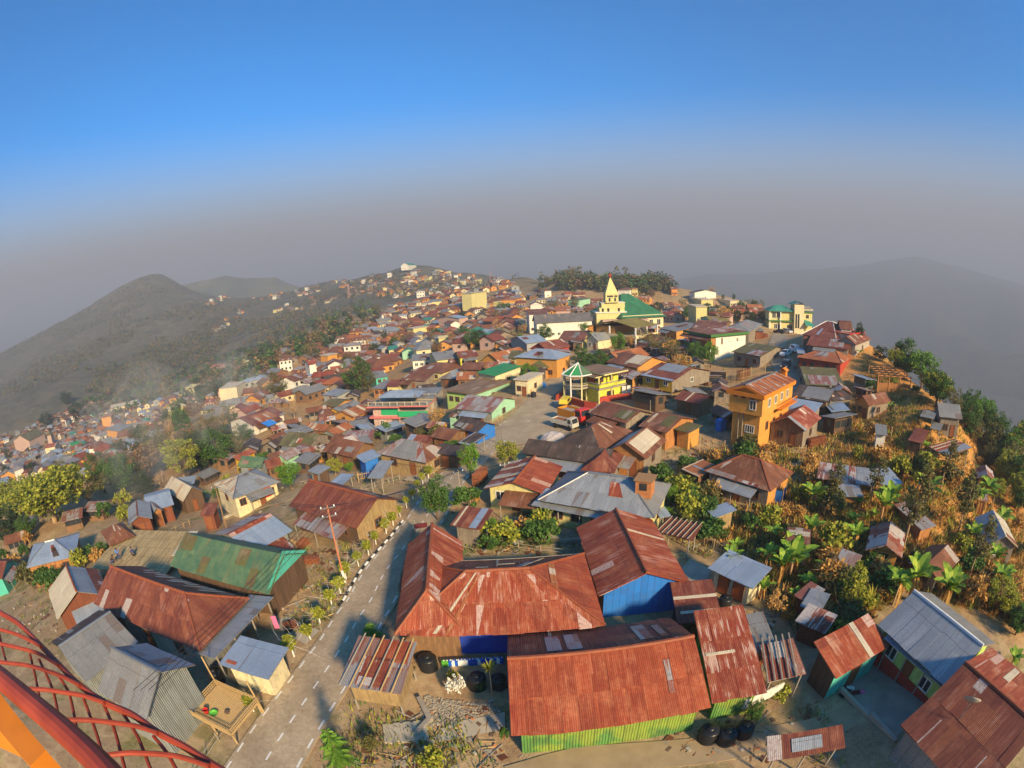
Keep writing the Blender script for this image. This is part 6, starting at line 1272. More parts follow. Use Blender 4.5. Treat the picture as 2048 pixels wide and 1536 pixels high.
KINDS = (('shrub', 'leafy green bush among the gardens of the right slope', 'green bushes of the right slope'), ('shrub2', 'olive bush among the gardens of the right slope', 'olive bushes of the right slope'), ('dryshrub', 'dry orange bush among the gardens of the right slope', 'dry bushes of the right slope'),
         ('yshrub', 'yellow green bush among the gardens of the right slope', 'yellow bushes of the right slope'), ('corn', 'withered maize like plant among the gardens of the right slope', 'withered plants of the right slope'), ('reeds', 'tuft of tall yellow reeds among the gardens of the right slope', 'reeds of the right slope'))
cnt = 0
for i in range(900):
    u, v = poly_pick(SLOPE, rng); p = hit(u, v)
    if p is None or math.hypot(p[0], p[1]) > 170 or not clear(p[0], p[1], .2): continue
    if fbm(p[0] / 11, p[1] / 11) < -.09 or (1430 < u < 1640 and 1060 < v < 1235): continue
    k = KINDS[int(rng.choice(6, p=[.10, .10, .34, .12, .18, .16]))]; s = rng.uniform(.55, 1.25) * (1.15 if k[0].startswith(('shrub', 'ysh')) else 1)
    plant(k[0], p, s * rng.uniform(.8, 1.4), s, 'bush' if k[0] not in ('corn', 'reeds') else 'tall_weed', k[1], 'bush' if k[0] not in ('corn', 'reeds') else 'plant', k[2]); cnt += 1
    if cnt > 150: break
for poly, n, gp in (([(0,1060),(420,960),(600,900),(560,1000),(330,1060),(100,1200),(0,1200)], 34, 'left terraces'), ([(900,1000),(1150,1040),(1120,1110),(930,1100)], 12, 'terrace garden before the large silver house'), ([(620,880),(900,830),(960,900),(700,960)], 16, 'yards left of the square'), ([(1300,900),(1420,890),(1420,1100),(1320,1060)], 12, 'yard right of the large silver house')):
    k = 0
    for _ in range(n * 20):
        u, v = poly_pick(poly, rng); p = hit(u, v)
        if p is None or not clear(p[0], p[1], .3) or on_road(p[0], p[1], .6): continue
        key = ('shrub', 'yshrub', 'shrub2', 'dryshrub')[int(rng.choice(4, p=[.4, .25, .2, .15]))]; s = rng.uniform(.6, 1.4)
        plant(key, p, s * rng.uniform(.9, 1.5), s, 'bush', {'shrub': 'leafy green', 'yshrub': 'yellow green', 'shrub2': 'olive', 'dryshrub': 'dry orange'}[key] + ' garden bush of the ' + gp, 'bush', key + ' bushes of the ' + gp); k += 1
        if k >= n: break
def tufts(name, n, regions, L, mats, seed, spread=.25, per=7, maxr=170, pred=None):
    """grass: bunches of thin blades, all one mass"""
    rng = np.random.default_rng(seed); V = []; mi = []
    for _ in range(n):
        u, v = poly_pick(regions[rng.integers(len(regions))], rng); p = hit(u, v)
        if p is None or math.hypot(p[0], p[1]) > maxr or not clear(p[0], p[1], -.3) or on_road(p[0], p[1], .1): continue
        if pred is not None and fbm(p[0] / pred, p[1] / pred + 40) < .02: continue
        mk = int(rng.integers(len(mats)))
        for k in range(per):
            a = rng.uniform(0, 6.28); l = L * rng.uniform(.5, 1.3); b = p + np.array([rng.normal() * spread, rng.normal() * spread, -.05]); d = np.array([math.cos(a) * .5, math.sin(a) * .5, .9]) * l; w_ = np.array([-math.sin(a), math.cos(a), 0]) * l * .12
            V.append([b - w_, b + w_, b + d * .6 + w_ * .7, b + d + np.array([d[0] * .3, d[1] * .3, 0])]); mi.append(mk)
    o = bpy.data.objects.new(name, quads(name, np.array(V), mats, mi)); COL.objects.link(o); return tag(o, kind='stuff')
tufts('dry_grass', 6000, [SLOPE], .7, [LM['dry'], LM['yellow'], LM['olive'], LM['dry']], 5, .35, 8)
tufts('weeds', 2300, [[(560,1100),(760,1050),(660,1240),(560,1290)], [(620,1536),(780,1300),(1000,1480),(1010,1536)], [(1010,1480),(1500,1440),(1640,1400),(1700,1536),(1010,1536)], [(930,1070),(1150,1040),(1150,1110),(900,1110)], [(0,1100),(300,1050),(120,1320),(0,1250)], [(1300,900),(1420,880),(1420,1120),(1320,1080)], [(600,880),(1000,790),(1000,900),(700,1050)]], .38, [LM['green'], LM['olive'], LM['yellow']], 6, .3, 7, 150, 7.0)
# many small trees on the slopes and in the far town: single trees, then the far woods as one mass
ZT = (([(430,720),(760,590),(800,640),(640,720),(560,800),(420,830),(300,850)], 10, ('dark','dark2','broad','olive2','olive'), 'dark green tree in the wooded belt between the left town and the valley', 'trees of the left wooded belt', (6, 11)),
      ([(560,790),(700,700),(900,640),(1010,600),(1060,640),(980,700),(820,720),(700,800)], 42, ('broad','olive','browntree','dark','dry'), 'mixed tree between the small houses of the middle slope', 'trees of the middle slope', (4, 8)),
      ([(0,860),(300,800),(330,900),(200,960),(0,980)], 22, ('dark','broad2','olive2'), 'green tree between the crowded houses of the left valley', 'trees of the left valley', (4, 8)),
      ([(330,850),(500,850),(560,895),(440,940),(230,1000),(190,960),(280,880)], 36, ('dark','broad','olive','browntree'), 'shaded tree in the thicket below the left terrace', 'trees of the left thicket', (5, 10)),
      ([(1080,580),(1330,570),(1350,600),(1300,640),(1080,625)], 22, ('browntree','olive2','dark','olive'), 'tree among the houses at the foot of the wooded knoll', 'trees at the foot of the knoll', (5, 8)),
      ([(1320,600),(1520,620),(1530,650),(1440,650),(1330,640)], 26, ('dark','olive','broad','dry'), 'bushy tree on the hillside right of the church', 'trees on the hillside right of the church', (4, 7)),
      ([(1745,722),(1830,765),(1880,802),(1950,846),(2046,905),(2046,1040),(1985,960),(1930,870),(1850,795),(1780,745)], 46, ('broad','olive','broad2','bright','olive2','yellow'), 'bushy tree of the thicket along the outer edge of the right slope', 'trees along the outer edge of the right slope', (4, 9)),
      ([(1000,640),(1300,690),(1500,720),(1400,780),(1000,790)], 22, ('broad','bright2','olive','dry'), 'small garden tree between the houses of the ridge', 'garden trees of the ridge', (4, 7)))
for poly, n, keys, lb, gp, (h0, h1) in ZT:
    k = 0
    for _ in range(n * 12):
        u, v = poly_pick(poly, rng); p = hit(u, v)
        if p is None or not clear(p[0], p[1], 1.0) or on_road(p[0], p[1]): continue
        key = keys[int(rng.integers(len(keys)))]; h = rng.uniform(h0, h1); s = h / TREES[key]['H']; TL.append((p[0], p[1], s * TREES[key]['W'] / 2))
        plant(key, p, s, s * rng.uniform(.85, 1.25), 'tree', lb, 'tree', gp); k += 1
        if k >= n: break
def woods(name, n, poly, seed, h, leaf, per=22, size=2.2, rx=3.2, thin=None):
    rng = np.random.default_rng(seed); V = []; mi = []
    for _ in range(n):
        u, v = poly_pick(poly, rng); p = hit(u, v)
        if p is None or (thin and fbm(p[0] / thin, p[1] / thin) < -.02): continue
        hh = h * rng.uniform(.6, 1.3); c = rng.normal(size=(per, 3)); c /= np.linalg.norm(c, axis=1)[:, None]; c = p + np.array([0, 0, hh * .55]) + c * np.array([rx, rx, hh * .45]) * rng.uniform(.4, 1, (per, 1)) * rng.uniform(.7, 1.2)
        V.append(leaves(c, size, rng, .6, 1.3)); mi += [int(rng.integers(len(leaf)))] * per
    o = bpy.data.objects.new(name, quads(name, np.concatenate(V), [LM[k] for k in leaf], mi)); COL.objects.link(o); return tag(o, kind='stuff')
woods('knoll_woodland', 640, [(1075,560),(1130,551),(1230,546),(1310,556),(1352,585),(1300,592),(1200,585),(1080,580)], 41, 9, ('olive', 'olive', 'green', 'dark', 'brown'), 44, 1.35, 3.2, 26)
woods('belt_woodland', 330, [(430,725),(520,690),(640,640),(740,600),(770,640),(640,715),(560,745),(460,790),(380,830),(330,840)], 43, 8, ('dark', 'olive', 'green', 'dark', 'brown'), 46, 1.5, 3.4)
woods('valley_edge_woodland', 300, [(150,812),(300,768),(430,715),(445,760),(330,800),(200,842)], 44, 7, ('dark', 'olive', 'green', 'brown'), 24, 1.6, 3.2)
woods('hill_forest', 9000, [(0,706),(60,674),(130,634),(200,594),(300,552),(380,576),(540,578),(650,556),(760,548),(830,536),(1000,556),(1040,562),(900,590),(760,600),(600,660),(480,710),(300,770),(0,850)], 42, 7, ('olive', 'dark', 'olive', 'brown', 'olive'), 9, 1.6, 3.2, 110)
# ------------------------------------------------------------------ the many small houses further off
FH = {}
def far_mesh(key, rm, wm, L, D, he, rise, typ, ext=0):
    m = MB(); F = FR.__new__(FR); F.o = np.zeros(3); F.ex = np.array([1., 0, 0]); F.ey = np.array([0, 1., 0]); F.L = L; F.D = D; F.he = he; F.rz = 0; F.zg = 0
    for q in slopes(F, typ, rise, he): m.slab(q, RM[rm], .08 if typ != 'f' else .3, ud=q[1] - q[0])
    hx, hy = L / 2 - .5, D / 2 - .5
    if typ == 'g':
        for s_ in (-1, 1):
            t = [(s_ * hx, -hy, he), (s_ * hx, hy, he), (s_ * hx, 0, he + rise * .9)]; m.poly(t if s_ > 0 else t[::-1], WM[wm])
    fb(m, F, -hx, hx, -hy, hy, -2.5, he + .1, WM[wm])
    for x in np.linspace(-hx * .65, hx * .65, 3): 
        for zz in ([1.0] if he < 4.5 else [1.0, 3.8]):
            for s_ in (-1, 1): fb(m, F, x - .5, x + .5, s_ * hy - .04, s_ * hy + .04, zz, zz + 1.1, M['glass'])
    for s_ in (-1, 1): fb(m, F, s_ * hx - .04, s_ * hx + .04, -.5, .5, 1.0, 2.0, M['glass'])
    if ext:
        r2 = 'grey' if ext % 2 else 'silrust'; x0 = -hx if ext < 2 else -hx * .2
        m.slab([(x0, -D / 2 - 2.2, he * .72), (x0 + hx * 1.1, -D / 2 - 2.2, he * .72), (x0 + hx * 1.1, -hy, he * .95), (x0, -hy, he * .95)], RM[r2], .08); fb(m, F, x0 + .2, x0 + hx * .55, -D / 2 - 1.8, -hy, -2.5, he * .7, WM['wood' if ext < 2 else wm])
        m.slab([(hx, -D * .3, he * .9), (hx + 1.9, -D * .3, he * .66), (hx + 1.9, D * .3, he * .66), (hx, D * .3, he * .9)], RM['brown' if ext < 2 else 'patch'], .08); fb(m, F, hx, hx + 1.5, -D * .25, D * .25, -2.5, he * .66, WM['gwood'])
        if typ == 'g' and ext > 1: m.slab([(-L * .12, -D / 2 - .3, he + .25), (L * .1, -D / 2 - .3, he + .25), (L * .1, -.2, he + rise * .98), (-L * .12, -.2, he + rise * .98)], RM['silrust'], .05)
    FH[key] = m.mesh('small_house'); return key
VAR = {'rust': far_mesh('rust', 'brown', 'gwood', 8, 6.5, 2.8, 1.5, 'g'), 'maroon': far_mesh('maroon', 'maroon', 'cream', 8.5, 6.5, 2.8, 1.5, 'g'), 'silver': far_mesh('silver', 'silver', 'grey', 8, 6.5, 2.8, 1.3, 'g'), 'grey': far_mesh('grey', 'grey', 'wood', 9, 6.5, 2.8, 1.3, 'g'),
       'orange': far_mesh('orange', 'orange', 'oyellow', 8, 6.5, 3.0, 1.4, 'g'), 'white': far_mesh('white', 'silrust', 'white', 8.5, 7, 5.6, 1.2, 'h'), 'lemon': far_mesh('lemon', 'cream', 'lemon', 9, 7, 6.0, 0, 'f'), 'blue': far_mesh('blue', 'blue', 'white', 8, 6.5, 2.9, 1.2, 'g'),
       'pink': far_mesh('pink', 'red', 'rose', 8, 7, 3.2, 1.4, 'h'), 'patch': far_mesh('patch', 'silrust', 'owood', 7.5, 6, 2.6, 1.2, 'g'), 'green': far_mesh('green', 'teal', 'cream', 8, 6.5, 2.9, 1.3, 'g'), 'dark': far_mesh('dark', 'dark', 'wood', 8, 6.5, 2.7, 1.4, 'g')}
WORD = {'rust': 'rusty brown roof, board walls', 'maroon': 'maroon roof, cream walls', 'silver': 'shiny silver roof, grey walls', 'grey': 'dull grey roof, brown walls', 'orange': 'orange rust roof, orange walls', 'white': 'two white storeys, patched roof', 'lemon': 'pale yellow storeys, flat roof',
        'blue': 'light blue roof, white walls', 'pink': 'red hip roof, pinkish walls', 'patch': 'silver roof with rust patches', 'green': 'teal green roof, cream walls', 'dark': 'blackened roof, brown walls'}
ZH = (('on the middle slope behind the brow', [(560,805),(620,705),(720,655),(800,610),(900,590),(1040,590),(1056,640),(1000,700),(900,700),(800,720),(740,765),(650,800)], 85, 260, (.34,.14,.10,.14,.07,.025,.02,.03,.03,.07,.015,.08), 21),
      ('in the crowded left valley', [(0,870),(60,850),(190,806),(290,800),(330,850),(290,930),(200,955),(100,950),(0,965)], 62, 240, (.15,.08,.22,.2,.05,.03,.02,.08,.04,.10,.03,.05), 22),
      ('between the trees of the left slope', [(300,810),(420,760),(520,722),(600,690),(650,760),(570,810),(480,850),(380,850)], 30, 30, (.24,.14,.14,.14,.06,.04,.02,.04,.05,.08,.02,.04), 23),
      ('in the quarter beside the steeple', [(1060,590),(1210,585),(1205,645),(1060,640)], 24, 0, (.34,.16,.1,.14,.08,.03,.03,.02,.03,.04,.01,.04), 24),
      ('on the hillside right of the church', [(1290,605),(1530,632),(1500,655),(1345,648)], 16, 0, (.26,.16,.1,.16,.1,.04,.06,.02,.04,.04,.01,.01), 25))
for i_, (k_, a_) in enumerate((('rust', ('brown', 'oply', 9, 6, 2.8, 1.7, 'h')), ('maroon', ('maroon', 'rose', 7.5, 6, 2.8, 1.6, 'h')), ('silver', ('silrust', 'wood', 7, 6.5, 2.7, 1.2, 'g')), ('grey', ('grey', 'cream', 10, 6, 2.8, 1.5, 'g')), ('orange', ('orange', 'wood', 9, 6, 3, 1.6, 'h')), ('white', ('brown', 'white', 9, 7, 5.6, 1.4, 'g')), ('lemon', ('cream', 'lemon', 7, 7, 4.0, 0, 'f')),
        ('blue', ('blue', 'grey', 9, 6, 2.9, 1.3, 'h')), ('pink', ('red', 'rose', 9, 6, 3.2, 1.4, 'g')), ('patch', ('silrust', 'oply', 9, 6, 2.6, 1.4, 'h')), ('green', ('teal', 'mint', 7, 6, 2.9, 1.4, 'h')), ('dark', ('dark', 'gwood', 9.5, 6, 2.7, 1.6, 'h')))):
    far_mesh(k_ + '_b', *a_, ext=1 + i_ % 2); far_mesh(k_ + '_c', *(a_[:2] + (a_[2] * .85, a_[3] * 1.1) + a_[4:6] + (('g',) if a_[6] == 'h' else ('h',) if a_[6] == 'g' else ('f',))), ext=2 - i_ % 2)
VK = list(VAR); BULK = []
def free_spot(x, y, r):
    for a, b_, c in HL:
        if (a - x) ** 2 + (b_ - y) ** 2 < (c * .75 + r) ** 2: return False
    return not on_road(x, y, 1.5)
# sheds and kitchens squeezed between the nearer houses
SHV = {'rust': far_mesh('shed_rust', 'brown', 'gwood', 4.6, 3.6, 2.1, .8, 'g'), 'silver': far_mesh('shed_silver', 'silrust', 'wood', 4.2, 3.4, 2.1, .5, 's'), 'grey': far_mesh('shed_grey', 'grey', 'dwood', 4.6, 3.6, 2.2, .6, 's'), 'maroon': far_mesh('shed_maroon', 'patch', 'oply', 4.8, 3.8, 2.2, .9, 'g'), 'dark': far_mesh('shed_dark', 'dark', 'gwood', 5.0, 4.0, 2.3, 1.0, 'g'), 'blue': far_mesh('shed_blue', 'blue', 'tin', 4.0, 3.2, 2.0, .4, 's')}
SW = {'rust': 'rusty gable roof', 'silver': 'rust stained silver lean roof', 'grey': 'grey lean roof', 'maroon': 'patched red gable roof', 'dark': 'dark gable roof', 'blue': 'pale blue lean roof'}
rg = np.random.default_rng(55)
for where, poly, n in (('on the terraces left of the square', [(480,935),(560,860),(700,805),(900,790),(880,870),(760,885),(640,950),(520,960)], 34), ('between the houses behind the square', [(1000,700),(1190,690),(1250,760),(1120,740),(1060,790),(1000,760)], 16), ('between the houses right of the yellow house', [(1260,690),(1430,690),(1450,850),(1390,830),(1270,815),(1230,760)], 26), ('along the ridge road', [(1590,690),(1700,705),(1745,830),(1650,880),(1600,840)], 16), ('scattered over the right slope', [(1560,900),(1760,850),(1960,930),(2030,1060),(1900,1200),(1700,1160),(1580,1040)], 3), ('below the hipped houses by the church', [(1180,640),(1330,640),(1330,670),(1200,680)], 10), ('below the left terrace edge', [(0,1060),(230,1000),(400,960),(480,900),(560,930),(380,1010),(200,1060),(0,1120)], 9)):
    k = 0
    for _ in range(n * 30):
        u, v = poly_pick(poly, rg); p = hit(u, v)
        if p is None or not free_spot(p[0], p[1], 2.2): continue
        key = list(SHV)[int(rg.choice(6, p=[.26, .18, .18, .18, .14, .06]))]; s = rg.uniform(.75, 1.2); HL.append((p[0], p[1], 2.9 * s)); gx_ = terr(p[0] + 5, p[1]) - terr(p[0] - 5, p[1]); gy_ = terr(p[0], p[1] + 5) - terr(p[0], p[1] - 5)
        o = bpy.data.objects.new('small_shed', FH[SHV[key]]); COL.objects.link(o); o.location = p; o.rotation_euler = (0, 0, math.atan2(gx_, -gy_) + rg.normal() * .4 + (1.57 if rg.random() < .3 else 0)); o.scale = (s * rg.uniform(.85, 1.3), s, s)
        tag(o, 'small shed with ' + SW[key] + ' ' + where, 'shed', 'sheds ' + where + ', ' + key); k += 1
        if k >= n: break
for where, poly, n, extra, wt, sd_ in ZH:
    rg = np.random.default_rng(sd_); k = 0; wt = np.array(wt) / sum(wt)
    for _ in range((n + extra) * 25):
        u, v = poly_pick(poly, rg); p = hit(u, v)
        if p is None or not free_spot(p[0], p[1], 2.7): continue
        key = VK[int(rg.choice(len(VK), p=wt))]; s = rg.uniform(.75, 1.2) * (.85 if 'valley' in where else 1); HL.append((p[0], p[1], 4.0 * s))
        gx_ = terr(p[0] + 6, p[1]) - terr(p[0] - 6, p[1]); gy_ = terr(p[0], p[1] + 6) - terr(p[0], p[1] - 6)
        rz = math.atan2(gx_, -gy_) + rg.normal() * .35 + (math.pi / 2 if rg.random() < .15 else 0)
        if k < n:
            o = bpy.data.objects.new('small_house', FH[key + ('', '_b', '_c')[k % 3]]); COL.objects.link(o); o.location = p; o.rotation_euler = (0, 0, rz); o.scale = (s * rg.uniform(.85, 1.2), s, s)
            tag(o, 'small house, ' + WORD[key] + ', ' + where, 'house', 'houses ' + where + ', ' + key)
        else: BULK.append((p, rz, s, key + ('', '_b', '_c')[k % 3]))
        k += 1
        if k >= n + extra: break
# the smallest ones on the far hill, as one mass
rg = np.random.default_rng(99)
for poly, n in (([(650,556),(760,550),(840,540),(1000,560),(1045,580),(900,592),(800,596),(690,590)], 210), ([(410,605),(455,588),(460,596),(415,615)], 16), ([(505,592),(560,585),(575,596),(510,605)], 18), ([(585,580),(640,572),(640,585),(600,592)], 16), ([(425,655),(480,620),(490,630),(430,668)], 14), ([(540,610),(640,590),(680,600),(560,640)], 14)):
    for _ in range(n):
        u, v = poly_pick(poly, rg); p = hit(u, v)
        if p is not None: BULK.append((p, rg.uniform(0, 3.1), rg.uniform(.75, 1.25), VK[int(rg.choice(len(VK), p=[.28,.12,.12,.14,.12,.06,.04,.03,.02,.05,.0,.02]))]))
def bulk(name, items):
    mats = []; V = []; Fc = []; mi = []; b = 0
    for p, rz, s, key in items:
        me = FH[key]; co = np.empty(len(me.vertices) * 3, 'f'); me.vertices.foreach_get('co', co); co = co.reshape(-1, 3) * s
        c, sn = math.cos(rz), math.sin(rz); co = np.stack([co[:, 0] * c - co[:, 1] * sn, co[:, 0] * sn + co[:, 1] * c, co[:, 2]], -1) + p; V.append(co)
        for pl in me.polygons:
            mt = me.materials[pl.material_index]
            if mt not in mats: mats.append(mt)
            Fc.append(tuple(i + b for i in pl.vertices)); mi.append(mats.index(mt))
        b += len(co)
    me = bpy.data.meshes.new(name); me.from_pydata(np.concatenate(V).tolist(), [], Fc)
    for mt in mats: me.materials.append(mt)
    me.polygons.foreach_set('material_index', np.array(mi, 'i')); me.uv_layers.new(name='UVMap'); me.update()
    o = bpy.data.objects.new(name, me); COL.objects.link(o); return tag(o, kind='stuff')
bulk('distant_houses', BULK)
# hill top church and the two masts
H('church', 'white church with a short tower on top of the far hill', (817,530), (833,530), None, 7.0, 'g', 4.0, 'teal', 'white', win=4, depth=14, cat='church')
def mast(u, v, vt, label, wd):
    p = hit(u, v); r = math.hypot(p[0], p[1]); h = CAM_H + r * azel(u, vt)[1] - p[2]; o = empty('radio_mast', tuple(p), label, 'radio mast'); m = MB(); n = 9
    leg = [[(sx * wd / 2 * (1 - .75 * k / n), sy * wd / 2 * (1 - .75 * k / n), h * k / n) for k in range(n + 1)] for sx, sy in ((-1, -1), (1, -1), (1, 1), (-1, 1))]
    for l in leg:
        mm = MB(); mm.tube(l, wd * .05, M['mast'], 4); q = mm.build('leg', None, (0, 0, 0)); q.parent = o
    for k in range(n):
        for i in range(4): m.tube([leg[i][k], leg[(i + 1) % 4][k + 1]], wd * .03, M['mast'], 3); m.tube([leg[i][k + 1], leg[(i + 1) % 4][k]], wd * .03, M['mast'], 3)
    q = m.build('lattice', None, (0, 0, 0)); q.parent = o
M['mast'] = plain('mast_red_white', (.45, .25, .2), .6)
mast(698, 597, 568, 'tall red and white lattice mast on the far left hill', 3.4); mast(982, 572, 542, 'lattice radio mast on the brow left of the wooded knoll', 3.0)
# ------------------------------------------------------------------ vehicles
def car(p, rz, body, label, kind='hatch'):
    o = empty('parked_car', tuple(p), label, 'car'); F = FR.__new__(FR); F.o = np.array(p); F.ex = np.array([math.cos(rz), math.sin(rz), 0]); F.ey = np.array([-math.sin(rz), math.cos(rz), 0]); F.rz = rz
    L, W, Hh = {'hatch': (3.8, 1.6, 1.5), 'suv': (4.3, 1.75, 1.75), 'van': (3.6, 1.5, 1.8)}[kind]
    prof = {'hatch': [(-1.9,.3),(-1.88,.85),(-1.7,1.0),(-1.45,1.45),(.2,1.5),(.85,1.0),(1.75,.85),(1.9,.6),(1.9,.3)], 'suv': [(-2.1,.35),(-2.1,1.1),(-1.9,1.7),(.35,1.75),(1.0,1.15),(2.0,1.05),(2.15,.7),(2.15,.35)], 'van': [(-1.8,.3),(-1.8,1.1),(-1.65,1.75),(.9,1.8),(1.45,1.1),(1.8,.85),(1.8,.3)]}[kind]
    def loft(m, pr, w0, w1, mat, zsplit):
        n = len(pr)
        def wy(z): return W / 2 * (1 if z < zsplit else 1 - .16 * (z - zsplit) / (Hh - zsplit))
        A = [F.P(x, -wy(z) * w0, z) for x, z in pr]; B = [F.P(x, wy(z) * w0, z) for x, z in pr]
        m.poly(A, mat); m.poly(B[::-1], mat)
        for i in range(n): j = (i + 1) % n; m.poly([A[j], A[i], B[i], B[j]], mat)
    part('body', o, lambda m: loft(m, prof, 1, 1, body, 1.0))
    zw = 1.0 if kind == 'hatch' else 1.15
    gl = [(x, z) for x, z in prof if z >= zw - .01]
    xs = [q[0] for q in gl]
    for s in (-1, 1): part('window', o, lambda m: fb(m, F, min(xs) + .35, max(xs) - .45, s * (W / 2 * .93) - .03, s * (W / 2 * .93) + .03, zw + .02, Hh - .14, M['glass']))
    fr = [q for q in prof if q[0] > 0 and q[1] > zw - .2][:2]
    part('windscreen', o, lambda m: m.slab([F.P(fr[1][0] + .03, -W * .42, fr[1][1] + .06), F.P(fr[1][0] + .03, W * .42, fr[1][1] + .06), F.P(fr[0][0] + .05, W * .36, fr[0][1] - .03), F.P(fr[0][0] + .05, -W * .36, fr[0][1] - .03)], M['glass'], .02))
    for sx in (-L * .32, L * .32):
        for sy in (-1, 1): part('wheel', o, lambda m: m.tube([F.P(sx, sy * (W / 2 - .16), .31), F.P(sx, sy * (W / 2 + .02), .31)], .31, M['tyre'], 12))
    for sy in (-1, 1): part('headlight', o, lambda m: fb(m, F, L / 2 - .12, L / 2 + .02, sy * W * .36 - .16, sy * W * .36 + .16, .62, .8, M['whitep']))
    return o
def heading(u0, v0, u1, v1):
    a, b = hit(u0, v0), hit(u1, v1); return math.atan2(b[1] - a[1], b[0] - a[0])
def up(p, d): return np.array([p[0], p[1], zs(p[0], p[1]) + d])
h_ = heading(1576,770,1574,742)
taxi = car(up(hit(1131,815), .13), heading(1124,818,1137,803), M['taxi'], 'yellow topped black taxi van parked by the red boundary wall', 'van')
F = FR.__new__(FR)
tp = taxi.location; rz_ = heading(1124,818,1137,803)
F.o = np.array(tp); F.ex = np.array([math.cos(rz_), math.sin(rz_), 0]); F.ey = np.array([-math.sin(rz_), math.cos(rz_), 0]); F.rz = rz_
part('lower_panel', taxi, lambda m: fb(m, F, -1.83, 1.83, -.77, .77, .3, .95, M['cark']))
car(up(hit(1571,713), .12), h_ + 2.6, M['carw'], 'white hatchback parked across the ridge road'); car(up(hit(1571,737), .12), h_ + 2.9, M['cark'], 'black jeep parked in front of the white hatchback', 'suv')
car(up(hit(1558,668), .12), 2.2, M['cark'], 'dark car before the garage of the mansion', 'suv'); car(up(hit(1575,667), .12), -1.4, M['silv'], 'silver jeep parked at the mansion stair tower', 'suv'); car(up(hit(1588,705), .12), h_ + .4, M['carw'], 'white van under a cloth cover beside the ridge road', 'van')
M['dcream'] = plain('dusty_white_paint', (.50, .47, .40), .5, 0, .4)
def truck(p, rz, L, W, bedc, cabc, label, cab_h=2.3, bed_h=1.3, load=None):
    o = empty('lorry', tuple(p), label, 'lorry'); F = FR.__new__(FR); F.o = np.array(p); F.ex = np.array([math.cos(rz), math.sin(rz), 0]); F.ey = np.array([-math.sin(rz), math.cos(rz), 0]); F.rz = rz
    x0, x1, xc = -L / 2, L / 2, L / 2 - L * .26; fl = .75; t = .07
    part('chassis', o, lambda m: fb(m, F, x0 + .1, x1 - .1, -W * .35, W * .35, .5, fl, M['cark']))
    part('load_bed', o, lambda m: (fb(m, F, x0, xc - .1, -W / 2, W / 2, fl, fl + .08, bedc), fb(m, F, x0, xc - .1, -W / 2, -W / 2 + t, fl + .08, fl + bed_h, bedc), fb(m, F, x0, xc - .1, W / 2 - t, W / 2, fl + .08, fl + bed_h, bedc), fb(m, F, x0, x0 + t, -W / 2 + t, W / 2 - t, fl + .08, fl + bed_h, bedc), fb(m, F, xc - .1 - t, xc - .1, -W / 2 + t, W / 2 - t, fl + .08, fl + bed_h + .15, bedc)))
    def cab(m):
        pr = [(xc, .55), (xc, cab_h), (x1 - .35, cab_h), (x1 - .05, cab_h * .58), (x1, .55)]; A = [F.P(x, -W * .47, z) for x, z in pr]; B = [F.P(x, W * .47, z) for x, z in pr]
        m.poly(A[::-1], cabc); m.poly(B, cabc)
        for i in range(5): j = (i + 1) % 5; m.poly([A[i], A[j], B[j], B[i]], cabc)
    part('cab', o, cab)
    part('windscreen', o, lambda m: m.slab([F.P(x1 - .06, -W * .4, cab_h * .62), F.P(x1 - .06, W * .4, cab_h * .62), F.P(x1 - .3, W * .38, cab_h * .95), F.P(x1 - .3, -W * .38, cab_h * .95)], M['glass'], .03))
    for s in (-1, 1): part('window', o, lambda m: fb(m, F, xc + .2, x1 - .45, s * W * .475 - .02, s * W * .475 + .02, cab_h * .62, cab_h * .92, M['glass']))
    for sx in (x0 + L * .2, x1 - L * .16):
        for sy in (-1, 1): part('wheel', o, lambda m: m.tube([F.P(sx, sy * (W / 2 - .24), .42), F.P(sx, sy * (W / 2), .42)], .42, M['tyre'], 12))
    if load: part('load', o, lambda m: fb(m, F, x0 + .1, xc - .3, -W / 2 + .1, W / 2 - .1, fl + .08, fl + bed_h * .75, load))
    return o
truck(up(hit(1148,845), .13), heading(1126,836,1168,848), 5.6, 2.1, M['trucko'], M['red'], 'orange tipper lorry with a red cab parked on the square', 2.5, 1.3, M['conc'])
truck(up(hit(1130,858), .13), heading(1108,852,1150,862), 4.3, 1.6, M['dcream'], M['dcream'], 'small white pickup lorry parked beside the orange lorry', 1.9, .7, M['firew'])
def mound(u, v, rx, h, mat, name, label, cat):
    p = hit(u, v); rg = np.random.default_rng(int(u)); m = MB(); b = []
    for k in range(7):
        t = k / 6; b.append([(p[0] + rx * math.cos(a) * math.cos(t * 1.5) * rg.uniform(.93, 1.07), p[1] + rx * .75 * math.sin(a) * math.cos(t * 1.5) * rg.uniform(.93, 1.07), p[2] - .1 + h * math.sin(t * 1.5708) * rg.uniform(.95, 1.05)) for a in np.linspace(0, 6.283, 15)[:-1]])
    for i in range(6):
        for j in range(14): m.poly([b[i][j], b[i][(j + 1) % 14], b[i + 1][(j + 1) % 14], b[i + 1][j]], mat)
    m.poly(b[6], mat); o = m.build(name, None, tuple(p), True); return tag(o, label, cat)
mound(1107, 882, 1.9, 1.5, plain('grey_sheet_cover', (.42, .38, .38), .7), 'covered_heap', 'pale grey covered heap at the corner of the square', 'heap')
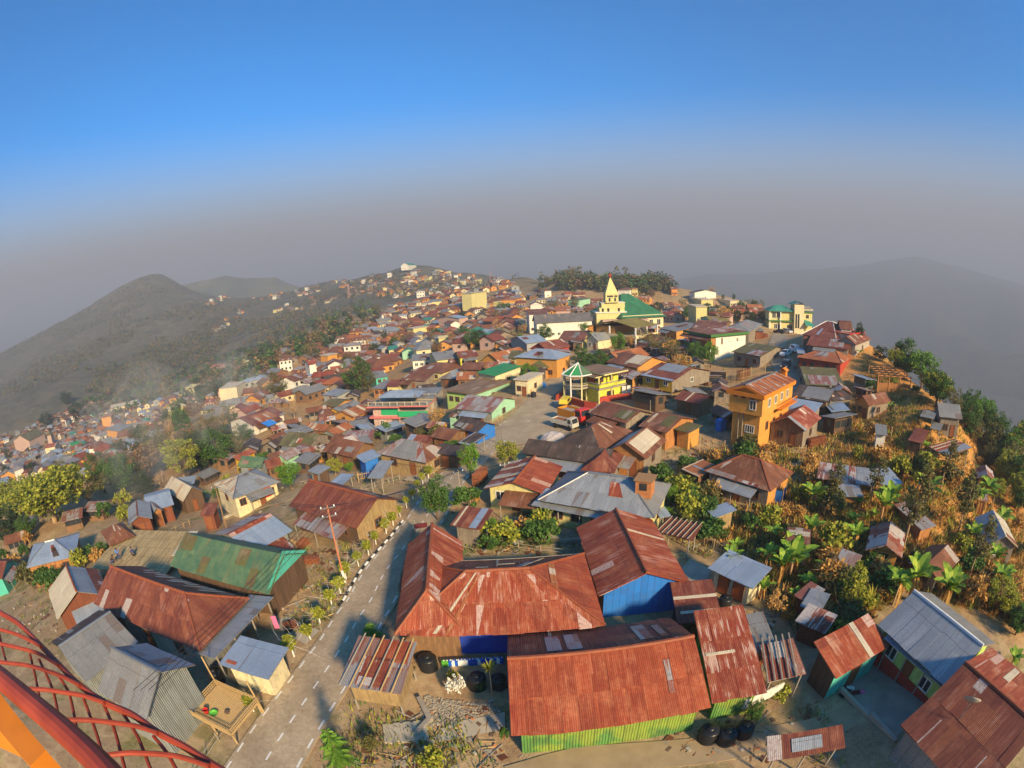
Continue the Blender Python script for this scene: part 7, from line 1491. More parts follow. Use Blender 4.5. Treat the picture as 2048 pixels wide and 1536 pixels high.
# ------------------------------------------------------------------ tanks, cans, piles, fences
def tank(u, v, r, h, label, mat='tank'):
    p = hit(u, v); o = empty('water_tank', tuple(p), label, 'water tank'); c = (0, 0, 0); m = MB(); pr = [(r, -.3)]
    for k in range(5): pr += [(r, h * (.1 + .16 * k)), (r * .965, h * (.13 + .16 * k)), (r * .965, h * (.18 + .16 * k))]
    pr += [(r, h * .86), (r * .8, h * .95), (r * .42, h)]
    m.lathe(c, pr, M[mat], 20); q = m.build('body', None, (0, 0, 0), True); q.parent = o
    m = MB(); m.lathe((0, 0, h), [(r * .40, -.03), (r * .40, .09), (r * .1, .12)], M[mat], 16); q = m.build('lid', None, (0, 0, 0), True); q.parent = o
for a in ((858,1335,.62,1.05,'black water tank against the bright blue wall beside the row of cans'), (955,1372,.6,1.0,'black water tank in the stony garden by the white flowers'), (998,1372,.5,.9,'half hidden black water tank against the long rust roofed house'), (1414,1478,.6,1.05,'black water tank nearest the lime green wall end, first of three'), (1450,1482,.6,1.05,'middle black water tank of the three below the lime green wall'), (1485,1470,.55,1.0,'black water tank closest to the bushes, last of three'),
          (1449,1212,.55,.9,'black water tank beside the outhouse with orange doors'), (335,1478,.5,.9,'black water tank below the tall grey tin gable'), (437,1362,.6,1.1,'black water tank under the verandah strip of the maroon house'), (1067,795,.55,1.1,'small black tank on the wall by the square entrance'), (815,772,.6,5.4,'black tank on the roof parapet behind the pink building')):
    if a[0] != 815: tank(*a)
# row of jerrycans
can_cols = ['greenp', 'greenp', 'bluep', 'whitep', 'bluep', 'whitep', 'whitep', 'whitep', 'bluep', 'bluep', 'bluep', 'whitep', 'bluep', 'bluep', 'bluep', 'whitep', 'bluep', 'whitep', 'bluep']
cn = {'greenp': 'green', 'bluep': 'blue', 'whitep': 'white'}
for i, cm in enumerate(can_cols):
    u = 888 + i * 6.4; p = hit(u, 1331 - .35 * i); m = MB(); F = FR.__new__(FR); F.o = p; rz_ = random.uniform(-.3, .3) + .1; F.ex = np.array([math.cos(rz_), math.sin(rz_), 0]); F.ey = np.array([-math.sin(rz_), math.cos(rz_), 0]); F.rz = rz_
    o = empty('jerrycan', tuple(p), cn[cm] + ' plastic jerrycan in the row along the bright blue wall', 'jerrycan', cn[cm] + ' jerrycans along the blue wall')
    m.prism([tuple(F.P(x, y, 0)[:2]) for x, y in ((-.14,-.1),(-.1,-.14),(.1,-.14),(.14,-.1),(.14,.1),(.1,.14),(-.1,.14),(-.14,.1))], p[2] - .05, p[2] + .4, M[cm]); fb(m, F, -.09, .09, -.1, .1, .4, .46, M[cm]); m.build('body', o)
    m = MB(); m.lathe(tuple(F.P(.05, 0, .46)), [(.045, 0), (.045, .06), (.02, .07)], M['whitep' if cm != 'whitep' else 'bluep'], 8); m.build('cap', o)
def woodpile(u, v, L, Wd, Hh, rz, label, mat='firew', r=.07, name='firewood_pile'):
    p = hit(u, v); m = MB(); rg = np.random.default_rng(int(u * 3 + v)); c, s = math.cos(rz), math.sin(rz); nz = max(1, int(Hh / (r * 1.7)))
    for k in range(nz):
        for j in range(int(L / (r * 2.0))):
            x = -L / 2 + j * r * 2.0 + rg.normal() * .02; z = r + k * r * 1.7 + rg.normal() * .015; w_ = Wd / 2 * rg.uniform(.75, 1.1); dy = rg.normal() * .12
            m.tube([(p[0] + c * x + s * w_, p[1] + s * x - c * w_, p[2] + z + dy * .3), (p[0] + c * (x + dy * .4) - s * w_, p[1] + s * (x + dy * .4) + c * w_, p[2] + z)], r * rg.uniform(.7, 1.1), M[mat], 5)
    return tag(m.build(name, None, tuple(p)), label, 'wood pile')
for a in ((868,925,3.2,1.2,1.5,.3,'stack of red brown branches at the end of the timber house'), (962,965,2.6,1.0,1.6,1.2,'tall stack of split firewood beside the road, left of the red gable house'), (1633,893,3.4,.8,1.5,.15,'stacked firewood wall beside the open fronted stilt house'), (1487,757,4.2,1.0,2.0,.5,'orange stack of firewood below the moss roofed shack'), (585,1257,1.3,.9,.5,.6,'small heap of split wood in the yard left of the road'),
          (608,1092,1.5,.8,.8,1.4,'stacked logs beside the sky blue roofed shed'), (625,1125,1.8,.9,.6,.2,'rough pile of red logs beside the green hall'), (1420,770,2.4,.9,1.0,.1,'firewood stack below the white and green house'), (1808,958,1.6,.8,.9,.9,'firewood beside the open blue roofed shed'), (1530,675,2.2,.8,1.2,.4,'woodpile at the ridge road bend'), (1375,805,2.0,.8,1.0,.2,'short woodpile beside the small striped shed')): woodpile(*a)
for a in ((845,962,4.5,1.2,.25,-.3,'stack of long planks lying beside the road verge','gpole'), (590,1090,4.5,1.0,.3,-.4,'long planks lying before the brown roofed house','bpole'), (1640,925,5.0,.5,.15,-.2,'long poles lying on the earth below the stilt house','bpole'), (1050,790,3.0,1.0,.4,.4,'tangle of timber behind the bamboo fence','gpole')): woodpile(*a, r=.06, name='timber_stack')
def fence(pts, hgt, label, mat='bpole', step=.28, rails=2, r=.035, name='bamboo_fence', slats=True):
    P = [hit(*q) for q in pts]; o = empty(name, tuple(P[0]), label, 'fence'); c = np.array([p[:2] for p in P]); s = np.concatenate([[0], np.cumsum(np.linalg.norm(np.diff(c, axis=0), axis=1))]); n = max(2, int(s[-1] / step)); rg = np.random.default_rng(int(pts[0][0])); m = MB(); xs = []
    for i in range(n + 1):
        t = s[-1] * i / n; x, y = np.interp(t, s, c[:, 0]), np.interp(t, s, c[:, 1]); z = terr(x, y); xs.append((x, y, z))
        if slats: m.tube([(x, y, z - .3), (x + rg.normal() * .05, y + rg.normal() * .05, z + hgt * rg.uniform(.8, 1.1))], r * rg.uniform(.7, 1.1), M[mat], 4)
    if slats: m.build('slat_row', o)
    k = max(1, int(2.0 / step))
    for i in list(range(0, n, k)) + [n]:
        mm = MB(); x, y, z = xs[i]; mm.tube([(x, y, z - .4), (x, y, z + hgt * 1.1)], r * 1.7, M[mat], 5); mm.build('post', o)
    for j in range(rails):
        mm = MB(); mm.tube([(x, y, z + hgt * (.35 + .5 * j / max(1, rails - 1))) for x, y, z in xs[::max(1, k // 2)]] + [(xs[-1][0], xs[-1][1], xs[-1][2] + hgt * (.35 + .5 * j / max(1, rails - 1)))], r * .9, M[mat], 4); mm.build('rail', o)
for a in (([(1018,787),(1040,792),(1067,790)], 1.1, 'bamboo fence before the unfinished cream house'), ([(968,860),(985,850),(1005,838)], 1.0, 'low picket of split poles beside the road below the silver patched house'), ([(990,832),(1020,812),(1028,800)], .9, 'dry stick fence beside the silver patched house end'), ([(1452,766),(1480,766),(1530,752)], 2.6, 'tall pole fence under the moss roofed shack'), ([(1278,788),(1310,796),(1345,790)], 1.8, 'bamboo pole fence below the yellow stilt house'),
          ([(1398,905),(1425,912),(1447,915)], 2.2, 'tall bamboo stilt screen beside the tall orange building'), ([(718,965),(745,960),(760,950)], 1.3, 'pole fence left of the open timber shelter'), ([(1395,1085),(1440,1105),(1490,1125)], 1.0, 'pole rail fence behind the outhouse'), ([(1545,903),(1580,912),(1610,910)], 1.3, 'bamboo rail under the stilt house verandah'), ([(1700,812),(1722,822),(1742,826)], 1.8, 'pole screen under the cliff edge gable house'), ([(1640,795),(1690,812),(1700,835)], 1.2, 'stick fence behind the firewood wall')): fence(*a)
fence([(832,1064),(818,1115),(808,1160),(801,1196)], 1.2, 'grey slatted fence along the road beside the large red house', 'gpole', .12, 3, .03, 'slat_fence')
fence([(930,1068),(1010,1095),(1080,1105),(1150,1112)], .7, 'low pole rail along the terrace garden before the red house', 'gpole', .5, 2, .03, 'rail_fence', False)
fence([(640,985),(690,1000),(760,972),(800,962)], .8, 'low pole rail behind the brown roofed house', 'gpole', .5, 2, .03, 'rail_fence', False)
fence([(388,1560),(440,1480),(500,1400),(560,1318),(600,1262)], .75, 'low white post rail along the lower road verge', 'gpole', .6, 2, .028, 'rail_fence', False)
fence([(255,1110),(300,1090),(345,1068),(380,1050)], .8, 'bamboo rail along the lane above the bamboo mat', 'bpole', .5, 2, .028, 'rail_fence', False)
# walls
def bwall(pts, hgt, t, mat, name, label):
    P = [hit(*q) for q in pts]; m = MB()
    for a, b in zip(P, P[1:]):
        d = b - a; l = float(np.hypot(d[0], d[1])); rz = math.atan2(d[1], d[0]); z0 = min(a[2], b[2]) - .5; z1 = (a[2] + b[2]) / 2 + hgt
        m.box(((a[0] + b[0]) / 2, (a[1] + b[1]) / 2, (z0 + z1) / 2), (l + t * .9, t, z1 - z0), mat, rz)
    return tag(m.build(name, None, tuple(P[0])), label, 'wall')
bwall([(1113,802),(1123,795),(1127,786)], 1.1, .2, WM['redw'], 'boundary_wall', 'short red boundary wall at the square entrance of the yellow house'); bwall([(1143,808),(1170,816),(1192,818)], 1.2, .2, WM['redw'], 'boundary_wall', 'red boundary wall behind the yellow topped taxi'); bwall([(1200,806),(1235,800),(1262,798)], 1.1, .2, WM['redw'], 'boundary_wall', 'long red wall right of the yellow house')
bwall([(1246,795),(1250,795)], 2.2, .4, M['trim'], 'gate_pillar', 'white gate pillar right of the yellow house, nearer one'); bwall([(1256,794),(1259,794)], 2.2, .4, M['trim'], 'gate_pillar', 'white gate pillar beside the red gate panel')
bwall([(1050,1060),(1120,1085),(1180,1085)], .45, .25, M['lconc'], 'flower_trough', 'concrete flower trough along the verandah of the large silver house')
bwall([(430,1045),(490,1020),(560,985)], .35, .25, M['lconc'], 'kerb_wall', 'low concrete wall along the dirt lane below the long silver house'); bwall([(1680,1385),(1740,1435),(1790,1480)], .3, .25, M['lconc'], 'kerb_wall', 'low stone edge of the courtyard'); bwall([(840,1402),(860,1442),(835,1470)], .35, .3, M['stone'], 'kerb_wall', 'stone edging of the gravel garden')
# ------------------------------------------------------------------ poles and wires
def pole(u, v, ut, vt, label, mat='rust', arms=1, r=.10, base=True):
    p = hit(u, v); rr_ = math.hypot(p[0], p[1]); h = CAM_H + rr_ * azel(ut, vt)[1] - p[2]; o = empty('power_pole', tuple(p), label, 'power pole'); top = np.array([0, 0, h])
    m = MB(); m.tube([(0, 0, -.6), (0, 0, h * .5), (0, 0, h)], [r, r * .85, r * .65], M[mat], 8); q = m.build('shaft', None, (0, 0, 0)); q.parent = o
    if base:
        m = MB(); m.tube([(0, 0, -.5), (0, 0, 1.3)], r * 1.25, M['limew'], 8); q = m.build('painted_base', None, (0, 0, 0)); q.parent = o
    for k in range(arms):
        z = h - .25 - .75 * k; m = MB(); m.box((0, 0, z), (1.3, .09, .09), M['steel'], .5); q = m.build('cross_arm', None, (0, 0, 0)); q.parent = o
        for x in (-.55, 0, .55):
            a, b = rot2(x, 0, .5); mm = MB(); mm.lathe((a, b, z + .04), [(.05, 0), (.065, .05), (.04, .09), (.06, .13), (.02, .17)], M['whitep'], 8); s_ = mm.build('insulator', None, (0, 0, 0)); s_.parent = q
    return np.array(p) + top
M['rust'] = plain('rusty_pole_paint', (.45, .17, .09), .7)
t1 = pole(690, 1165, 655, 1010, 'rust red power pole with white base and double cross arms left of the road', 'rust', 2)
t2 = pole(455, 1062, 430, 972, 'brown power pole beside the rust red privy', 'beam', 1, base=False)
t3 = pole(921, 992, 918, 940, 'grey power pole beside the road near the stacked firewood', 'gpole', 1, .08, False); t4 = pole(1012, 975, 1008, 925, 'grey power pole behind the yellow green round tree', 'gpole', 1, .08, False)
t5 = pole(1764, 760, 1766, 722, 'thin pole on the orange cliff below the timber frame', 'beam', 0, .09, False); t6 = pole(1163, 806, 1162, 772, 'slender white flag pole in front of the yellow house', 'trim', 0, .05, False); t7 = pole(1004, 892, 1001, 862, 'dark street lamp post at the lower corner of the square', 'steel', 0, .06, False)
t8 = pole(977, 1098, 978, 1058, 'thin white washing post in front of the striped shed', 'trim', 0, .04, False); t9 = pole(1300, 838, 1298, 800, 'thin wooden pole by the orange brown roofed house', 'gpole', 0, .06, False); t10 = pole(1660, 800, 1660, 770, 'pole among the ridge houses beside the black roof', 'gpole', 1, .07, False)
t11 = pole(1196, 700, 1195, 664, 'grey power pole where the church road leaves the square', 'gpole', 1, .08, False); t12 = pole(1248, 790, 1246, 748, 'grey power pole between the yellow house and the white gate pillars', 'gpole', 1, .08, False); t13 = pole(1545, 716, 1545, 684, 'wooden power pole on the inner side of the ridge road', 'beam', 1, .09, False); t14 = pole(1340, 770, 1340, 728, 'wooden power pole beside the yellow stilt house', 'beam', 1, .08, False); t15 = pole(830, 770, 830, 738, 'grey power pole behind the pink storeyed building', 'gpole', 1, .08, False); t16 = pole(600, 905, 598, 862, 'grey power pole by the mossy olive roof', 'gpole', 1, .08, False)
def wire(a, b, sag, label, grp):
    m = MB(); m.tube([a + (b - a) * t - np.array([0, 0, sag * 4 * t * (1 - t)]) for t in np.linspace(0, 1, 13)], .019, M['cark'], 3, False); tag(m.build('overhead_wire', None, tuple(a)), label, 'wire', grp)
for a_, b_, l_ in ((t4, t12, 'overhead wire from the grey poles to the yellow house'), (t12, t11, 'overhead wire along the church road'), (t12, t14, 'overhead wire from the yellow house to the stilt house'), (t14, t13, 'overhead wire up to the ridge road'), (t2, t16, 'overhead wire from the brown pole to the mossy roof'), (t16, t15, 'overhead wire behind the pink building'), (t3, t16, 'overhead wire across the yards left of the road')):
    for k in range(2): wire(a_ + np.array([.3 * k, .15 * k, -.15]), b_ + np.array([.3 * k, .15 * k, -.15]), 1.2, l_, l_.replace('overhead wire', 'wires'))
far_low = hit(400, 1536) + np.array([0, 0, 7.0])
for k in range(4):
    o_ = np.array([.45 * (k - 1.5), .2 * (k - 1.5), -.1])
    wire(t1 + o_, far_low + o_, .5, 'overhead wire from the rust red pole down along the road verge', 'wires along the lower road'); wire(t1 + o_, t3 + o_ * .6, .5, 'overhead wire from the rust red pole up the road', 'wires up the road')
    if k < 3: wire(t1 + o_, t2 + o_, .5, 'overhead wire between the rust red pole and the brown pole', 'wires over the green hall')
    if k < 2: wire(t3 + o_ * .6, t4 + o_ * .6, .3, 'overhead wire between the two grey poles', 'wires at the round trees')
# ------------------------------------------------------------------ bamboo deck, mat, people, dish, garden, washing
def deck():
    F = FR((380,1428), (464,1472), (509,1402), 1.0); o = empty('bamboo_deck', tuple(F.o), 'raised bamboo drying deck with slatted floor and low sides beside the road', 'deck'); X, Y = F.L / 2, F.D / 2
    def floor(m):
        n = int(F.L / .11)
        for i in range(n): x = -X + (i + .5) * F.L / n; m.tube([F.P(x, -Y, 1.0), F.P(x, Y, 1.0 + random.uniform(-.01, .01))], .048, M['bpole'], 5)
    part('floor', o, floor)
    for a, b in (((-X, -Y), (X, -Y)), ((X, -Y), (X, Y)), ((X, Y), (-X, Y)), ((-X, Y), (-X, -Y))):
        def rail(m):
            for z in (1.15, 1.32, 1.5): m.tube([F.P(*a, z), F.P(*b, z)], .035, M['bpole'], 5)
            n = int(math.hypot(b[0] - a[0], b[1] - a[1]) / .22)
            for i in range(n + 1): t = i / n; x, y = a[0] + (b[0] - a[0]) * t, a[1] + (b[1] - a[1]) * t; m.tube([F.P(x, y, .95), F.P(x, y, 1.52)], .022, M['bpole'], 4)
        part('side_rail', o, rail)
    for x in (-X + .1, 0, X - .1):
        for y in (-Y + .1, Y - .1): part('post', o, lambda m: m.tube([F.P(x, y, -.8), F.P(x, y, 1.0)], .07, M['bpole'], 6))
    for x, y, hh in ((-X, Y, 3.4), (-X, -Y, 2.6), (X, Y, 2.8)): part('corner_pole', o, lambda m: m.tube([F.P(x, y, 0), F.P(x - .3, y + .1, hh)], .06, M['bpole'], 6))
    b = F.P(-X * .45, -Y * .55, 1.05)
    bm = MB(); bm.lathe(tuple(b), [(.16, 0), (.2, .28), (.21, .3), (.17, .28), (.14, .03)], M['red'], 12); tag(bm.build('bucket', None, tuple(b)), 'red bucket standing on the bamboo deck', 'bucket')
    b = F.P(-X * .15, -Y * .45, 1.05); bm = MB(); bm.lathe(tuple(b), [(.2, 0), (.3, .12), (.32, .13), (.27, .11), (.18, .02)], M['greenp'], 14); tag(bm.build('basin', None, tuple(b)), 'green plastic basin beside the red bucket on the deck', 'basin')
    b = F.P(X * .25, -Y * .1, 1.05); bm = MB(); bm.lathe(tuple(b), [(.16, 0), (.2, .12), (.13, .14)], M['bark'], 10); tag(bm.build('basket', None, tuple(b)), 'small dark basket in the middle of the bamboo deck', 'basket')
deck()
def mat_floor():
    b = NB('woven_bamboo_mat'); uv, U, V = b.uv(); w1 = b.white(b.xyz(b.math('FLOOR', b.math('DIVIDE', U, .12)), b.math('FLOOR', b.math('DIVIDE', V, 1.6))))
    c = b.ramp(w1, [(0, (.24, .17, .08)), (.5, (.34, .25, .12)), (1, (.44, .33, .17))]); g = b.math('LESS_THAN', b.math('FRACT', b.math('DIVIDE', U, .5)), .08); c = b.mix(b.math('MULTIPLY', g, .6), c, (.10, .065, .03)); h = b.math('LESS_THAN', b.math('FRACT', b.math('DIVIDE', V, 2.2)), .03); c = b.mix(b.math('MULTIPLY', h, .7), c, (.1, .065, .03))
    return b.out(c, .8)
F = FR((180,1135), (330,1150), (352,1062), .9); mo = empty('bamboo_platform', tuple(F.o), 'wide woven bamboo platform with three workers on it, left of the green hall', 'platform')
MATF = F; part('floor', mo, lambda m: fb(m, F, -F.L / 2, F.L / 2, -F.D / 2, F.D / 2, .78, .9, mat_floor()))
for x in np.linspace(-.47, .47, 5):
    for y in (-.47, .47): part('post', mo, lambda m: m.tube([F.P(x * F.L, y * F.D, -1.5), F.P(x * F.L, y * F.D, .8)], .08, M['bpole'], 6))
part('side_sheet', mo, lambda m: fb(m, F, F.L / 2 - 1.2, F.L / 2 + .1, -F.D * .1, F.D / 2, .91, .98, RM['cream']))
def person(p, rz, pose, shirt, trousers, label):
    """one skinned body; pose gives joints (hip, knee, ankle, chest, neck, head, elbows, hands) in metres"""
    J = {'stand': dict(hip=(0,0,.86), chest=(.1,0,1.22), neck=(.17,0,1.36), head=(.24,0,1.52), kn=((.05,.1,.46),(.0,-.1,.46)), an=((.0,.12,.06),(-.12,-.12,.06)), el=((.3,.22,1.08),(.28,-.24,1.08)), ha=((.45,.14,.9),(.44,-.16,.88))),
         'squat': dict(hip=(-.12,0,.30), chest=(.12,0,.68), neck=(.22,0,.80), head=(.32,0,.93), kn=((.24,.16,.48),(.24,-.16,.48)), an=((.02,.14,.06),(.02,-.14,.06)), el=((.36,.24,.52),(.36,-.24,.52)), ha=((.50,.1,.2),(.5,-.1,.22)))}[pose]
    o = empty('person', tuple(p), label, 'person'); c, s = math.cos(rz), math.sin(rz)
    T = lambda q: (q[0] * c - q[1] * s, q[0] * s + q[1] * c, q[2])
    def skin(name, chain, mat, par):
        V = [T(q) for q, r in chain[0]]; E = chain[1]; me = bpy.data.meshes.new(name); me.from_pydata(V, E, []); ob = bpy.data.objects.new(name, me); COL.objects.link(ob)
        sk = ob.modifiers.new('skin', 'SKIN'); ss = ob.modifiers.new('sub', 'SUBSURF'); ss.levels = ss.render_levels = 1
        for d, (q, r) in zip(me.skin_vertices[0].data, chain[0]): d.radius = (r, r)
        me.skin_vertices[0].data[0].use_root = True; me.materials.append(mat); ob.parent = par; return ob
    lp = lambda a, b, t: tuple(a[i] + (b[i] - a[i]) * t for i in range(3))
    sh = [((J['chest'][0] - .02, .19 * k, J['chest'][2] + .08)) for k in (1, -1)]; hp = [(J['hip'][0], .1 * k, J['hip'][2] - .04) for k in (1, -1)]
    v = [(J['hip'], .13), (lp(J['hip'], J['chest'], .5), .12), (J['chest'], .145), (J['neck'], .055), (J['head'], .095), (lp(J['neck'], J['head'], 1.55), .085)]; e = [(0, 1), (1, 2), (2, 3), (3, 4), (4, 5)]
    for i in range(2):
        n = len(v); v += [(sh[i], .065), (J['el'][i], .045), (J['ha'][i], .035), (lp(J['el'][i], J['ha'][i], 1.28), .022)]; e += [(2, n), (n, n + 1), (n + 1, n + 2), (n + 2, n + 3)]
        n = len(v); k, a = J['kn'][i], J['an'][i]; v += [(hp[i], .1), (k, .065), (a, .045), ((a[0] + .16, a[1], .035), .035)]; e += [(0, n), (n, n + 1), (n + 1, n + 2), (n + 2, n + 3)]
    body = skin('body', (v, e), M['skin'], o)
    skin('shirt', ([(lp(J['hip'], J['chest'], .1), .15), (lp(J['hip'], J['chest'], .55), .145), (J['chest'], .17), (sh[0], .085), (lp(sh[0], J['el'][0], .9), .065), (sh[1], .085), (lp(sh[1], J['el'][1], .9), .065)], [(0, 1), (1, 2), (2, 3), (3, 4), (2, 5), (5, 6)]), M[shirt], o)
    skin('trousers', ([(J['hip'], .15), (hp[0], .12), (J['kn'][0], .085), (lp(J['kn'][0], J['an'][0], .85), .065), (hp[1], .12), (J['kn'][1], .085), (lp(J['kn'][1], J['an'][1], .85), .065)], [(0, 1), (1, 2), (2, 3), (0, 4), (4, 5), (5, 6)]), M[trousers], o)
    hd = J['head']; m = MB(); q = T((hd[0] - .025, hd[1], hd[2] + .07)); m.lathe(q, [(.115, -.06), (.118, 0), (.1, .06), (.05, .1), (.001, .112)], M['hair'], 12); h = m.build('hair', None, (0, 0, 0), True); h.parent = o
def on_mat(u, v): 
    q = onz(u, v, MATF.zg + .9); return q
person(on_mat(240, 1120), -.7, 'stand', 'bluesheet', 'cloth_b', 'person in a blue shirt bending forward on the bamboo platform'); person(on_mat(226, 1127), .6, 'squat', 'cloth_k', 'cloth_b', 'person in black squatting on the bamboo platform beside the one in blue'); person(on_mat(268, 1112), 2.6, 'squat', 'cloth_b', 'cloth_k', 'person in dark clothes squatting alone towards the middle of the platform')
def dish(base, az, label, s=.55):
    o = empty('satellite_dish', tuple(base), label, 'satellite dish'); m = MB(); m.tube([(0, 0, -.5), (0, 0, .7)], .035, M['steel'], 6); q = m.build('pole', None, (0, 0, 0)); q.parent = o
    m = MB(); m.lathe((0, 0, 0), [(.02, 0), (s * .5, .04), (s * .85, .12), (s, .18), (s, .2), (s * .85, .14), (s * .5, .06), (.02, .02)], M['lconc'], 20); q = m.build('reflector', None, (0, 0, 0), True); q.parent = o; q.location = (0, 0, .7); q.rotation_euler = (R(50), 0, az)
    m = MB(); m.tube([(0, 0, .72), (.25 * math.sin(az), -.25 * math.cos(az), 1.1)], .02, M['steel'], 5); q = m.build('arm', None, (0, 0, 0)); q.parent = o
q = slopes(f5c, 'p', 1.7, 3.2); dish(bil(q[1] if q[1][0][0] < q[0][0][0] else q[0], .35, .45) + np.array([0, 0, .45]), 2.2, 'grey satellite dish bolted on the rust red roof in the corner', .6)
p_ = hit(1975, 1062, 3.0); dish(p_ + np.array([0, 0, .8]), 2.0, 'rusty satellite dish over the lone grey gable house', .5)
# stony garden and steps
def stones(name, poly, n, r0, mat, seed, kind='stuff'):
    rg = np.random.default_rng(seed); V = []
    for _ in range(n):
        u, v = poly_pick(poly, rg); p = hit(u, v); r = r0 * rg.uniform(.5, 1.4); a = rg.uniform(0, 6.28, 5); a.sort(); base = [p + np.array([r * math.cos(t), r * math.sin(t), -.03]) for t in np.linspace(0, 6.28, 5)[:-1] + a[0]]; topz = p + np.array([0, 0, r * .75]); tp_ = [topz + (q - p) * .5 for q in base]
        for i in range(4): V.append([base[i], base[(i + 1) % 4], tp_[(i + 1) % 4], tp_[i]])
        V.append(tp_)
    o = bpy.data.objects.new(name, quads(name, np.array(V), [mat])); COL.objects.link(o); return tag(o, kind=kind)
stones('garden_gravel', [(850,1390),(900,1400),(990,1410),(1005,1425),(900,1445),(855,1455),(840,1420)], 900, .09, M['stone'], 61)
stones('yard_rubble', [(600,1536),(640,1440),(700,1400),(860,1470),(1010,1460),(1400,1490),(1640,1440),(1640,1536)], 500, .06, M['stone'], 62)
for i in range(8):
    p = hit(775 + i * 10.5, 1468 + (i % 2) * 2 - i * .8); m = MB(); m.box((p[0], p[1], p[2] + .05 + .012 * i), (.42, 1.5, .16), M['lconc'], .25); tag(m.build('stone_step', None, tuple(p)), 'flat pale stone step in the row leading to the concrete walk', 'step', 'stone steps beside the stall')
def cloth(u, v, w_, d, mat, label, rz=.4):
    p = hit(u, v); m = MB(); n = 5; rg = np.random.default_rng(int(u)); g = [[(p[0] + rot2(w_ * (i / n - .5), d * (j / n - .5), rz)[0], p[1] + rot2(w_ * (i / n - .5), d * (j / n - .5), rz)[1], p[2] + .1 + rg.uniform(0, .07)) for i in range(n + 1)] for j in range(n + 1)]
    for j in range(n):
        for i in range(n): m.poly([g[j][i], g[j][i + 1], g[j + 1][i + 1], g[j + 1][i]], M[mat])
    tag(m.build('cloth', None, tuple(p), True), label, 'cloth')
cloth(1688, 1388, .9, .55, 'cloth_k', 'black and white cloth lying at the edge of the courtyard'); cloth(1700, 1378, .3, .6, 'cloth_w', 'white cloth beside the black one on the courtyard', 1.0); cloth(1710, 1388, .8, .4, 'cloth_m', 'maroon cloth spread on the courtyard floor', -.2); cloth(1724, 1386, .4, .4, 'cloth_p', 'pink cloth beside the maroon cloth on the courtyard', .5); cloth(1035, 1085, 1.1, .9, 'cloth_w', 'white sheet spread on the terrace garden', .5)
def hanging(u, v, mat, label, wd=.7, hg=.8, z=1.6):
    p = hit(u, v); m = MB(); m.box((p[0], p[1], p[2] + z - hg / 2), (wd, .04, hg), M[mat], .3); tag(m.build('washing', None, tuple(p)), label, 'washing')
q = f20.P(f20.L * .2, -f20.hy - .25, 0); m = MB(); fb(m, f20, f20.L * .15, f20.L * .27, -f20.hy - .32, -f20.hy - .26, 1.0, 2.4, M['cloth_r']); tag(m.build('washing', None, tuple(q)), 'bright red cloth hung on the verandah of the long silver house', 'washing')
hanging(957, 1083, 'cloth_b', 'dark blue cloth hanging on the striped shed side', 1.2, 1.1, 1.8); hanging(966, 1080, 'cloth_w', 'small white cloth on the washing line by the striped shed', .4, .6, 1.7); hanging(985, 1082, 'cloth_w', 'white cloth hanging beside the bright green sapling', .4, .6, 1.6); hanging(845, 1070, 'cloth_m', 'maroon cloth over the rail beside the road', 1.2, .5, 1.3); hanging(560, 1270, 'cloth_p', 'pink cloth on a line beside the yard left of the road', .4, 1.2, 1.9)
def blue_pen():
    F = FR((1543,1004), (1563,1008), None, 0, 1.6); o = empty('pen', tuple(F.o), 'bright blue sheet metal pen at the end of the long brown house', 'pen')
    part('sheet_wall', o, lambda m: fb(m, F, -F.L / 2, F.L / 2, -.8, -.72, 0, 1.5, WM['bluew'])); part('sheet_wall', o, lambda m: fb(m, F, F.L / 2 - .08, F.L / 2, -.72, .8, 0, 1.5, WM['bluew']))
    for x in (-.5, .5):
        for y in (-.8, .8): part('post', o, lambda m: m.tube([F.P(x * F.L, y, -.5), F.P(x * F.L, y, 1.9)], .05, M['bpole'], 5))
blue_pen()
for (u, v, w_, d, hh, mt, nm, lb, ct) in ((1441,860,1.3,1.1,1.7,'bluesheet','tank_box','blue wrapped box tank on stilts left of the tall orange building','box'), (690,868,1.9,.9,.9,'bluep','tank_box','long blue drum shaped tank beside the red orange gable','tank'), (1078,775,2.6,1.6,.9,'bluesheet','goods_heap','blue sheeted goods on the road corner left of the yellow house','heap'), (1060,780,2.2,1.5,.7,'whitep','goods_heap','white and green bags on the ground beside the blue sheeted goods','heap')):
    p = hit(u, v); m = MB(); m.box((p[0], p[1], p[2] + hh / 2 - .1), (w_, d, hh), M[mt], .4); m.box((p[0], p[1], p[2] + hh - .02), (w_ * .85, d * .85, .16), M[mt], .45); tag(m.build(nm, None, tuple(p)), lb, ct)
def timber_frame():
    F = FR((1757,752), (1822,757), (1828,740), 2.4); o = empty('unroofed_pavilion', tuple(F.o), 'unroofed orange timber frame at the top of the orange cliff', 'pavilion'); HL.append((F.o[0], F.o[1], 5))
    for x in np.linspace(-.5, .5, 4):
        for y in (-.5, .5): part('post', o, lambda m: m.tube([F.P(x * F.L, y * F.D, -3), F.P(x * F.L, y * F.D, 2.6)], .1, M['beamo'], 5))
    for y in np.linspace(-.5, .5, 5): part('beam', o, lambda m: m.tube([F.P(-.55 * F.L, y * F.D, 2.5), F.P(.55 * F.L, y * F.D, 2.5)], .1, M['beamo'], 5))
    for x in np.linspace(-.5, .5, 6): part('joist', o, lambda m: m.tube([F.P(x * F.L, -.55 * F.D, 2.65), F.P(x * F.L, .55 * F.D, 2.65)], .08, M['beamo'], 5))
    part('side_boards', o, lambda m: fb(m, F, -.5 * F.L, .5 * F.L, -.5 * F.D, -.48 * F.D, -1.0, 1.2, WM['owood']))
M['beamo'] = plain('fresh_timber', (.5, .22, .07), .8)
